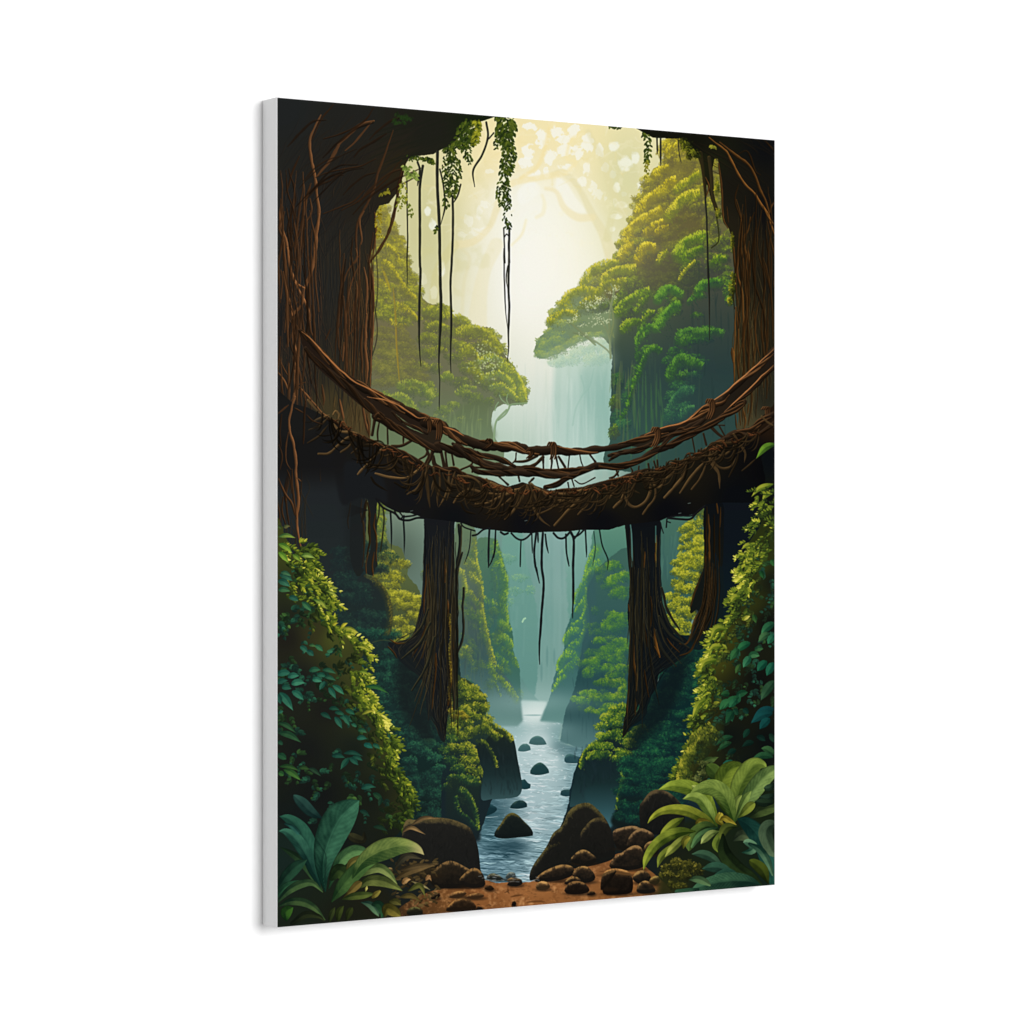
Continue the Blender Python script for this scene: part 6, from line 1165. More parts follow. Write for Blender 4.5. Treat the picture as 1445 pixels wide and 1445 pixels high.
for f, pts, w, k in [(zG, ((210, 0), (180, 100), (160, 260), (200, 420), (220, 560), (225, 720), (240, 880), (225, 1040), (240, 1180), (270, 1310)), 3.4, .78), (zG, ((150, 300), (130, 450), (140, 560), (175, 620)), 2, .5), (zG, ((70, 400), (100, 500), (80, 620)), 1.8, .4), (zG, ((70, 700), (130, 830), (180, 900), (215, 1010)), 2.4, .5), (zG, ((110, 850), (100, 960), (130, 1090)), 1.8, .35),
                     (zG, ((185, 620), (190, 760), (225, 1040)), 2, .4), (zG, ((230, 690), (265, 720)), 1.6, .6), (zG, ((70, 140), (150, 70)), 2.4, .5), (zG, ((60, 900), (80, 1000), (75, 1100)), 1.8, .4), (zG, ((300, 30), (290, 200), (280, 400)), 2.6, .3), (zG, ((210, 100), (280, 130)), 2, .4), (zG, ((100, 150), (80, 300), (90, 420)), 2, .3), (zG, ((310, 150), (360, 200), (440, 230)), 2, .35), (zG, ((140, 620), (170, 700), (185, 820)), 1.8, .35)]:
    root(f(*pts), w, k)

# ---- shaded foliage behind the near bushes
def spray(x, y, ang, ln, stops, n=7, ll=7., fat=.42, droop=.5, b0=.5, a=.96):
    """a twig with paired pointed leaflets"""
    t = np.linspace(.15, 1, n)
    ax = x + np.cos(ang) * ln * t; ay = y + np.sin(ang) * ln * t + droop * ln * .35 * t * t
    xs, ys, an, ls, bs = [], [], [], [], []
    for i in range(n):
        for s_ in (-1, 1):
            q = ang + s_ * rng.uniform(.45, .95) * (1 - .5 * t[i]) + droop * .35 * t[i]
            l = ll * rng.uniform(.75, 1.2) * (1 - .25 * t[i])
            xs.append(ax[i] + math.cos(q) * l * .45); ys.append(ay[i] + math.sin(q) * l * .45); an.append(q); ls.append(l)
            bs.append(b0 + (.14 if s_ * math.cos(ang) < 0 else -.14) + .22 * t[i] + rng.normal(0, .12))
    o = np.argsort(np.array(bs) + rng.normal(0, .1, len(bs)))
    stamp(np.array(xs)[o], np.array(ys)[o], np.array(ls)[o], fat, np.array(an)[o], ramp(stops, np.clip(bs, 0, 1))[o], a)
YL = [(0, (34, 42, 20)), (.3, (66, 78, 28)), (.6, (122, 132, 40)), (.85, (178, 176, 56)), (1, (214, 206, 96))]
YD = [(0, (28, 36, 20)), (.4, (58, 70, 28)), (.75, (112, 118, 36)), (1, (168, 160, 52))]
GM = [(0, (24, 36, 24)), (.4, (36, 62, 34)), (.75, (60, 96, 46)), (1, (96, 130, 58))]
GT = [(0, (22, 40, 34)), (.4, (30, 66, 50)), (.75, (44, 100, 72)), (1, (74, 138, 98))]
def inside(line, x, y, side):
    ex = np.interp(y, [p[1] for p in line], [p[0] for p in line])
    return (ex - x) * side
YL = [(0, (28, 38, 20)), (.35, (52, 70, 26)), (.65, (104, 120, 34)), (.88, (170, 170, 50)), (1, (214, 206, 92))]
def bush(line, side, band, n_lit, n_dark, y0, y1, outer, b_top):
    """near bush: dark hollow, teal leaves inside, yellow-lit sprays along its open edge"""
    pts = sorted(line, key=lambda p: p[1])
    for _ in range(n_dark):
        y = rng.uniform(y0, y1); ex = np.interp(y, [p[1] for p in pts], [p[0] for p in pts])
        x = ex - side * (band * .35 + rng.uniform() ** 1.2 * abs(ex - outer))
        if nz(16, 11)[min(H - 1, int((y - Y0) * S)), int(np.clip((x - X0) * S, 0, W - 1))] < .1:
            continue
        spray(x, y, math.pi / 2 + rng.normal(0, 1), rng.uniform(8, 14), GT if rng.uniform() < .6 else GM, 3, rng.uniform(6, 9), .55, .4, rng.uniform(-.05, .3), .85)
    L_ = []
    for _ in range(n_lit):
        y = rng.uniform(y0, y1); ex = np.interp(y, [p[1] for p in pts], [p[0] for p in pts])
        d = rng.exponential(.42) * band
        L_.append((d, ex - side * d, y))
    for d, x, y in sorted(L_, reverse=True):
        k = d / band
        g = nz(15, 12)[min(H - 1, int((y - Y0) * S)), int(np.clip((x - X0) * S, 0, W - 1))]
        a0 = (0.45 if side > 0 else math.pi - .45) + rng.normal(0, .45)
        spray(x, y, a0, rng.uniform(8, 15), YL if k < .7 else (YD if k < 1.1 else GM), rng.integers(3, 6), rng.uniform(6, 9.5), .42, .6, .58 - .5 * k + .3 * g + b_top(y), .97)
# left bush hollow
lb = pmask([(380, 756)] + zJ((200, 20), (330, 100), (370, 180), (520, 330), (470, 420), (460, 560), (560, 640), (700, 700), (790, 830), (770, 930), (800, 1050), (780, 1150), (860, 1290), (940, 1420)) + zM((800, 150), (820, 330), (880, 430), (930, 550), (940, 620), (870, 720), (880, 800), (600, 1000), (300, 1000)) + [(380, 1230)])
lb = rough(lb, 1.5, .3, 6, 3)
lay(lb, field([(400, 770, (60, 66, 28)), (430, 850, (44, 52, 28)), (410, 870, (30, 34, 26)), (405, 900, (30, 28, 24)), (440, 890, (52, 50, 28)), (470, 900, (70, 76, 32)), (420, 960, (26, 28, 27)), (500, 950, (60, 64, 30)), (460, 1000, (27, 27, 24)), (510, 1000, (50, 54, 28)), (430, 1060, (24, 26, 24)),
               (500, 1060, (24, 30, 25)), (540, 1050, (54, 58, 26)), (450, 1120, (21, 23, 22)), (520, 1130, (24, 28, 22)), (570, 1140, (44, 46, 24)), (420, 1160, (20, 26, 25)), (550, 1180, (24, 28, 22)), (480, 1190, (20, 24, 22))], 2.6), .97)
ll_ = [(445, 782), (444, 800), (446, 815), (462, 826), (474, 835), (462, 848), (460, 872), (478, 884), (500, 896), (512, 908), (518, 920), (518, 932), (508, 945), (518, 952), (514, 970), (520, 990), (530, 1003), (540, 1015), (542, 1018), (553, 1040), (554, 1050), (552, 1065), (556, 1080), (566, 1098), (578, 1118), (582, 1130), (578, 1140), (564, 1152), (566, 1168)]
bush(ll_, 1, 34, 330, 300, 775, 1165, 392, lambda y: -.05 if y < 1040 else -.16 - .22 * sstep(1060, 1150, y))
for _ in range(60):
    y = rng.uniform(765, 860); x = rng.uniform(390, 392 + (y - 745) * .6 + 22)
    spray(x, y, .5 + rng.normal(0, .5), rng.uniform(8, 15), YL, 4, rng.uniform(6, 9), .45, .6, rng.uniform(.15, .65))
def leaf(pts, w, lo, hi, **k):
    n = len(pts); P = spline(pts, 3.); t = np.linspace(0, 1, len(P))
    hw = w * np.sin(math.pi * np.clip(t, 0, 1) ** .8) ** 1.1
    blade([(p[0], p[1], h) for p, h in zip(P, hw)], lo, hi, **k)
for f, b, tip, w, lo, hi in [(zJ, (60, 1040), (180, 1030), 6, (24, 66, 56), (50, 108, 84)), (zJ, (150, 1060), (245, 1050), 5.5, (26, 70, 58), (60, 124, 96)), (zJ, (60, 1110), (150, 1090), 5, (22, 60, 50), (44, 96, 76)), (zJ, (180, 1120), (295, 1110), 6, (28, 76, 60), (70, 138, 104)), (zJ, (100, 1150), (180, 1160), 5, (22, 60, 50), (44, 96, 74)), (zJ, (80, 1190), (195, 1345), 7, (26, 72, 58), (64, 126, 96)), (zJ, (185, 1180), (285, 1255), 6, (26, 74, 60), (62, 126, 96)), (zJ, (60, 1200), (90, 1290), 5, (22, 58, 48), (40, 88, 70)),
                             (zJ, (330, 1010), (430, 1000), 5, (24, 62, 46), (54, 104, 72)), (zJ, (400, 1040), (480, 1060), 4.5, (24, 66, 52), (56, 112, 84)), (zJ, (360, 1080), (440, 1100), 5, (28, 78, 62), (70, 136, 104)), (zJ, (470, 1100), (420, 1170), 4.5, (24, 64, 52), (54, 108, 82)), (zJ, (500, 1150), (560, 1245), 5, (24, 66, 54), (58, 116, 88)), (zJ, (530, 1130), (630, 1210), 5, (28, 74, 58), (72, 136, 98)), (zJ, (460, 1060), (560, 1090), 4, (24, 60, 46), (58, 104, 74)), (zJ, (440, 1000), (560, 1030), 4, (26, 62, 46), (60, 106, 72)),
                             (zJ, (260, 800), (320, 850), 5, (26, 66, 54), (56, 110, 84)), (zJ, (320, 840), (370, 880), 5, (24, 62, 52), (50, 100, 78)), (zJ, (380, 790), (450, 840), 4.5, (30, 72, 50), (70, 124, 80)), (zJ, (330, 790), (390, 800), 3, (34, 64, 40), (80, 118, 66)), (zJ, (80, 190), (190, 240), 6, (26, 60, 50), (60, 112, 82)), (zJ, (70, 240), (170, 290), 6, (28, 66, 54), (66, 120, 88)), (zJ, (160, 380), (240, 410), 5, (26, 64, 52), (58, 108, 84)), (zJ, (270, 420), (350, 500), 5, (28, 66, 48), (72, 124, 76)), (zJ, (70, 320), (170, 330), 5, (30, 66, 46), (78, 124, 74)), (zJ, (90, 170), (180, 200), 4, (32, 66, 50), (84, 130, 84)),
                             (zJ, (810, 1140), (1010, 1200), 4, (28, 66, 42), (66, 116, 52)), (zJ, (70, 1370), (110, 1350), 3, (24, 64, 52), (50, 104, 80)), (zJ, (550, 1360), (640, 1390), 4, (22, 58, 46), (46, 96, 70)), (zJ, (640, 1340), (720, 1380), 4.5, (22, 60, 48), (48, 100, 72)), (zJ, (590, 1400), (700, 1440), 5, (22, 60, 48), (50, 102, 76)), (zJ, (500, 1330), (590, 1340), 4, (20, 52, 42), (42, 88, 64)), (zJ, (430, 1370), (520, 1420), 4.5, (20, 52, 42), (40, 82, 64)),
                             (zM, (440, 10), (490, 90), 5, (22, 60, 50), (52, 106, 82)), (zM, (500, 0), (540, 70), 5, (22, 62, 50), (54, 108, 80)), (zM, (550, 60), (590, 80), 3.4, (24, 64, 50), (56, 112, 80)), (zM, (590, 160), (660, 160), 4.6, (22, 62, 52), (48, 104, 80)), (zM, (640, 200), (700, 225), 5, (22, 70, 60), (46, 112, 90)), (zM, (700, 200), (750, 230), 4, (24, 64, 50), (56, 108, 76)), (zM, (600, 100), (660, 120), 4, (26, 64, 48), (64, 112, 72)), (zM, (420, 280), (510, 290), 4.6, (20, 52, 44), (40, 88, 68)), (zM, (500, 260), (630, 280), 4, (20, 50, 42), (38, 82, 64)), (zM, (540, 290), (480, 370), 5, (20, 54, 44), (42, 90, 68)),
                             (zM, (540, 290), (600, 340), 5, (22, 58, 48), (46, 98, 76)), (zM, (560, 280), (630, 310), 4, (20, 54, 44), (42, 90, 70)), (zM, (620, 500), (720, 490), 5, (20, 54, 46), (42, 92, 72)), (zM, (700, 530), (770, 590), 5, (22, 48, 34), (44, 78, 48)), (zM, (55, 50), (175, 120), 4.5, (24, 50, 34), (54, 92, 56)), (zM, (55, 120), (210, 185), 6, (24, 52, 36), (58, 98, 60)), (zM, (50, 270), (110, 300), 6, (22, 54, 38), (48, 92, 56)), (zM, (60, 350), (200, 380), 4, (26, 52, 30), (60, 94, 46)), (zM, (90, 370), (210, 445), 5.5, (30, 60, 32), (78, 122, 54)), (zM, (60, 390), (90, 410), 5, (28, 60, 36), (60, 104, 50)), (zM, (190, 360), (270, 370), 4, (24, 44, 28), (52, 80, 40)), (zM, (260, 360), (345, 415), 4, (24, 42, 32), (48, 76, 52)),
                             (zM, (610, 650), (680, 690), 4, (20, 44, 36), (34, 66, 50)), (zM, (700, 760), (800, 790), 4, (20, 40, 30), (34, 58, 40)), (zM, (50, 180), (85, 200), 4, (22, 50, 38), (44, 84, 58)), (zM, (760, 560), (740, 620), 4, (20, 42, 32), (36, 62, 44)),
                             (zG, (70, 1190), (215, 1200), 4, (52, 84, 44), (150, 168, 64)), (zG, (70, 1250), (190, 1330), 5, (60, 98, 36), (150, 178, 60)), (zG, (70, 1320), (155, 1410), 5, (70, 110, 36), (140, 172, 60)), (zG, (260, 1350), (380, 1370), 4.5, (52, 84, 36), (140, 166, 66)), (zG, (190, 1340), (260, 1400), 4, (60, 92, 34), (140, 164, 56)), (zG, (120, 1110), (170, 1100), 3.5, (60, 70, 40), (110, 104, 62)), (zG, (65, 1100), (95, 1120), 3, (40, 56, 32), (84, 100, 50)),
                             (zJ, (260, 30), (380, 45), 3.4, (60, 90, 36), (158, 178, 84)), (zJ, (370, 400), (490, 480), 3.6, (60, 92, 38), (170, 180, 74)), (zJ, (420, 400), (480, 480), 3, (70, 96, 36), (180, 180, 70)), (zJ, (480, 330), (580, 380), 2.6, (80, 100, 36), (186, 186, 78)), (zJ, (500, 310), (580, 305), 2.4, (80, 100, 36), (186, 186, 78)), (zJ, (620, 640), (755, 685), 3, (80, 96, 32), (196, 188, 70)), (zJ, (530, 620), (580, 600), 3, (110, 116, 30), (206, 192, 64)), (zJ, (600, 640), (660, 600), 3, (110, 116, 30), (210, 196, 64)), (zJ, (740, 800), (850, 835), 2.8, (90, 104, 34), (196, 188, 66)), (zJ, (760, 1010), (850, 1050), 3, (70, 96, 34), (170, 176, 60)), (zJ, (780, 1380), (900, 1350), 3, (80, 92, 32), (180, 172, 60))]:
    mx, my = (b[0] + tip[0]) / 2, (b[1] + tip[1]) / 2 - .12 * abs(tip[0] - b[0])
    leaf(f(b, (mx, my), tip), w * .82, lo, hi, veins=.16, rib=.35, vs=3.)
# right bush
rb = pmask([(1112, 640)] + zI((1380, 440), (1300, 500), (1330, 760), (1230, 830), (1300, 960), (1280, 1100), (1160, 1290), (1220, 1380)) + zL((1200, 40), (1090, 180), (1130, 290), (1050, 400), (1010, 570), (900, 700), (880, 850), (800, 980), (860, 1080), (820, 1220), (730, 1400)) + zO((670, 170), (650, 320), (590, 470), (570, 600), (640, 640), (900, 700)) + [(1112, 1130)])
rb = rough(rb, 1.5, .3, 6, 4)
lay(rb, field([(1090, 650, (11, 14, 17)), (1090, 700, (14, 18, 16)), (1085, 760, (40, 48, 18)), (1070, 800, (52, 58, 20)), (1090, 820, (20, 24, 18)), (1060, 850, (46, 50, 18)), (1085, 880, (14, 16, 14)), (1030, 900, (60, 62, 18)), (1060, 910, (20, 22, 18)), (1010, 930, (66, 66, 20)), (1070, 960, (14, 15, 14)), (1000, 990, (46, 48, 18)), (1040, 990, (18, 18, 14)),
               (980, 1030, (50, 50, 18)), (1030, 1040, (14, 18, 16)), (1085, 1050, (12, 15, 15)), (975, 1070, (54, 52, 18)), (965, 1100, (44, 42, 16)), (1000, 1090, (28, 28, 16)), (1050, 1090, (13, 20, 18))], 2.6), .97)
rl_ = [(1062, 770), (1046, 776), (1062, 785), (1042, 806), (1054, 820), (1034, 846), (1038, 860), (1028, 874), (1014, 888), (1004, 900), (1004, 915), (996, 930), (989, 944), (1000, 955), (996, 970), (992, 984), (984, 1000), (977, 1015), (985, 1025), (975, 1045), (971, 1055), (966, 1072), (960, 1085), (957, 1100)]
bush(rl_, -1, 32, 290, 240, 768, 1098, 1092, lambda y: -.06 if y < 1010 else -.2)
for pts in [zI((1210, 850), (1280, 780), (1400, 740)), zI((1300, 890), (1340, 830), (1405, 800)), zI((1270, 1030), (1330, 960), (1405, 930)), zI((1125, 1300), (1170, 1265), (1250, 1280)), zI((1180, 1430), (1260, 1340), (1390, 1300)), zL((1070, 195), (1110, 135), (1200, 130)), zL((1035, 415), (1070, 378), (1110, 385)), zL((860, 745), (910, 650), (1000, 650)), zL((850, 840), (890, 800), (960, 800)), zL((775, 1000), (820, 930), (920, 910)), zL((705, 1415), (760, 1290), (830, 1250))]:
    leaf(list(reversed(pts)), 4.2, (62, 84, 22), (172, 172, 56), veins=.2, rib=.3, vs=3.)
for _ in range(70):
    y = rng.uniform(690, 800); ex = np.interp(y, [690, 720, 760, 800], [1066, 1070, 1052, 1048])
    x = ex + rng.uniform() ** 1.2 * 40
    spray(x, y, math.pi - .6 + rng.normal(0, .5), rng.uniform(8, 14), YL, 4, rng.uniform(5, 8), .42, .6, rng.uniform(.15, .6) - .2 * (x > 1080))
leaf(zI((1420, 400), (1330, 430), (1250, 525)), 5, (34, 62, 20), (110, 150, 44), veins=.2, rib=.3)
for f, b, tip, w, lo, hi in [(zL, (1405, 600), (1290, 700), 7, (16, 52, 36), (56, 116, 72)), (zL, (1360, 690), (1270, 760), 6, (30, 60, 38), (74, 116, 70)), (zL, (1405, 700), (1350, 780), 6, (16, 58, 42), (50, 116, 80)), (zL, (1200, 770), (1080, 850), 6.5, (16, 58, 38), (48, 112, 66)), (zL, (1100, 820), (1030, 920), 6, (20, 56, 34), (56, 108, 60)), (zL, (1190, 880), (1280, 880), 6, (28, 68, 42), (84, 138, 86)), (zL, (1200, 890), (1140, 980), 6.5, (22, 66, 46), (70, 136, 92)), (zL, (1240, 830), (1310, 820), 5, (24, 56, 36), (66, 110, 62)), (zL, (1120, 950), (1075, 1030), 4.5, (24, 50, 28), (70, 104, 50)),
                             (zL, (1340, 930), (1260, 1010), 7, (12, 54, 40), (40, 108, 76)), (zL, (1400, 940), (1340, 1050), 7, (12, 54, 42), (40, 108, 78)), (zL, (1410, 1090), (1290, 1260), 8, (20, 44, 30), (54, 90, 60)), (zL, (1030, 1260), (940, 1340), 7, (18, 56, 36), (56, 116, 66)), (zL, (1060, 1260), (1020, 1320), 6, (16, 54, 38), (46, 106, 68)), (zL, (1080, 1230), (1180, 1190), 6, (14, 46, 30), (38, 86, 52)), (zL, (1020, 1210), (950, 1210), 5, (16, 46, 28), (44, 88, 48)), (zL, (1080, 1280), (1110, 1200), 6, (14, 48, 34), (40, 92, 58)), (zL, (1010, 1340), (1050, 1440), 7, (14, 44, 32), (36, 84, 56)), (zL, (1060, 1330), (1090, 1380), 5, (12, 38, 28), (28, 68, 46)), (zL, (1405, 1330), (1210, 1440), 8, (10, 44, 46), (22, 78, 80)), (zL, (1140, 1330), (1180, 1370), 5, (12, 34, 28), (22, 56, 44)),
                             (zL, (1290, 160), (1310, 220), 4, (18, 52, 28), (44, 94, 46)), (zL, (1380, 60), (1405, 110), 5, (20, 52, 28), (50, 98, 48)), (zL, (1230, 530), (1250, 600), 4.5, (24, 50, 26), (66, 104, 48)), (zL, (1000, 830), (960, 780), 3, (70, 84, 24), (150, 156, 50)), (zL, (1140, 580), (1200, 540), 3.4, (110, 116, 30), (214, 204, 96)),
                             (zO, (980, 20), (870, 100), 6, (16, 54, 34), (50, 108, 62)), (zO, (960, 40), (920, 90), 6, (16, 56, 38), (48, 112, 70)), (zO, (940, 120), (890, 200), 6, (14, 44, 30), (36, 84, 52)), (zO, (1210, 130), (1060, 200), 8, (10, 42, 42), (22, 76, 74)), (zO, (1190, 170), (1120, 240), 7, (10, 44, 42), (22, 78, 74)), (zO, (940, 290), (820, 350), 5, (16, 44, 28), (40, 80, 50)), (zO, (930, 330), (830, 390), 5, (18, 46, 28), (46, 86, 52)), (zO, (1050, 240), (1010, 300), 5, (12, 36, 28), (24, 60, 44)), (zO, (1215, 410), (1130, 370), 7, (22, 50, 30), (60, 98, 56)), (zO, (1215, 430), (1060, 450), 6, (18, 48, 30), (44, 86, 52)), (zO, (1190, 270), (1220, 330), 5, (14, 34, 26), (28, 58, 42)),
                             (zO, (950, 470), (860, 510), 7, (16, 54, 44), (38, 98, 76)), (zO, (780, 470), (840, 430), 4, (40, 56, 28), (84, 104, 52)), (zO, (720, 480), (830, 440), 5, (34, 50, 24), (76, 96, 48)), (zO, (1080, 330), (1000, 360), 5, (10, 28, 22), (20, 46, 36)), (zO, (960, 380), (900, 420), 5, (10, 30, 24), (20, 50, 38)), (zO, (1100, 290), (1160, 320), 5, (10, 28, 24), (20, 48, 38))]:
    mx, my = (b[0] + tip[0]) / 2, (b[1] + tip[1]) / 2 - .14 * abs(tip[0] - b[0])
    leaf(f(b, (mx, my), tip), w * .85, lo, hi, veins=.18, rib=.3, vs=3.)
for pts, dp, li in [(zO((780, 200), (700, 300), (640, 370), (590, 450), (568, 540), (566, 600)), 26, -.18), (zO((720, 230), (660, 280), (630, 330)), 10, -.1)]:
    moss(pts, dp, YD, 1.3, 3.4, -1, lift=li, a=.9)
for x, y in [(700, 580), (730, 550), (760, 530), (700, 600), (740, 480)]:
    px, py = zO((x, y))[0][:2]
    clump(px, py, 8, 6, [(0, (22, 32, 18)), (.5, (58, 66, 32)), (1, (120, 126, 66))], ll=5, a=.9)

# ---- shore: red earth, boulders, pebbles
sm = pmask([(520, 1330), (560, 1285), (600, 1262), (640, 1252), (672, 1246), (685, 1243), (700, 1247), (722, 1246), (745, 1246), (762, 1240), (800, 1225), (835, 1212), (858, 1210), (880, 1205), (905, 1220), (930, 1240), (950, 1262), (960, 1300), (900, 1330)])
lay(rough(sm, .8, .15, 5, 3), field([(600, 1290, (88, 56, 28)), (640, 1270, (120, 76, 38)), (680, 1260, (146, 90, 46)), (720, 1255, (158, 100, 54)), (760, 1258, (160, 102, 54)), (700, 1275, (132, 80, 40)), (760, 1275, (138, 84, 42)), (820, 1245, (140, 88, 46)), (850, 1225, (128, 80, 42)), (880, 1250, (150, 94, 46)), (900, 1262, (140, 88, 42)), (930, 1262, (104, 70, 36)), (580, 1300, (60, 42, 24))], 2.6))
img[:] = np.where((sm > 0)[..., None], img * (1 - sm[..., None] * (1 - np.array((.97, 1., 1.06), np.float32))), img); lay(sm * np.clip(.5 * nz(5, 30) + .4 * nz(12, 31) - .05, 0, 1), C(96, 58, 30), .8); lay(sm * np.clip(.5 * nz(4, 32) + .4 * nz(11, 33) - .1, 0, 1), C(204, 150, 96), .8)
for _ in range(640):
    x = rng.uniform(570, 945); y = rng.uniform(1212, 1310)
    iy, ix = min(H - 1, int((y - Y0) * S)), int((x - X0) * S)
    if sm[iy, ix] < .5:
        continue
    base = img[iy, ix] * 255; k = rng.uniform(.5, 1.28)
    l = rng.uniform(1.5, 8)
    stroke([(x, y), (x + l * .5, y - rng.uniform(0, 1.2)), (x + l, y + rng.uniform(-.5, 1))], rng.uniform(.6, 1.8), tuple(np.clip(base * k, 0, 255)), a=.6, edge=1.4, taper=(.3, .3))
Bd, Bb, Bl = (22, 20, 17), (50, 42, 31), (122, 92, 60)
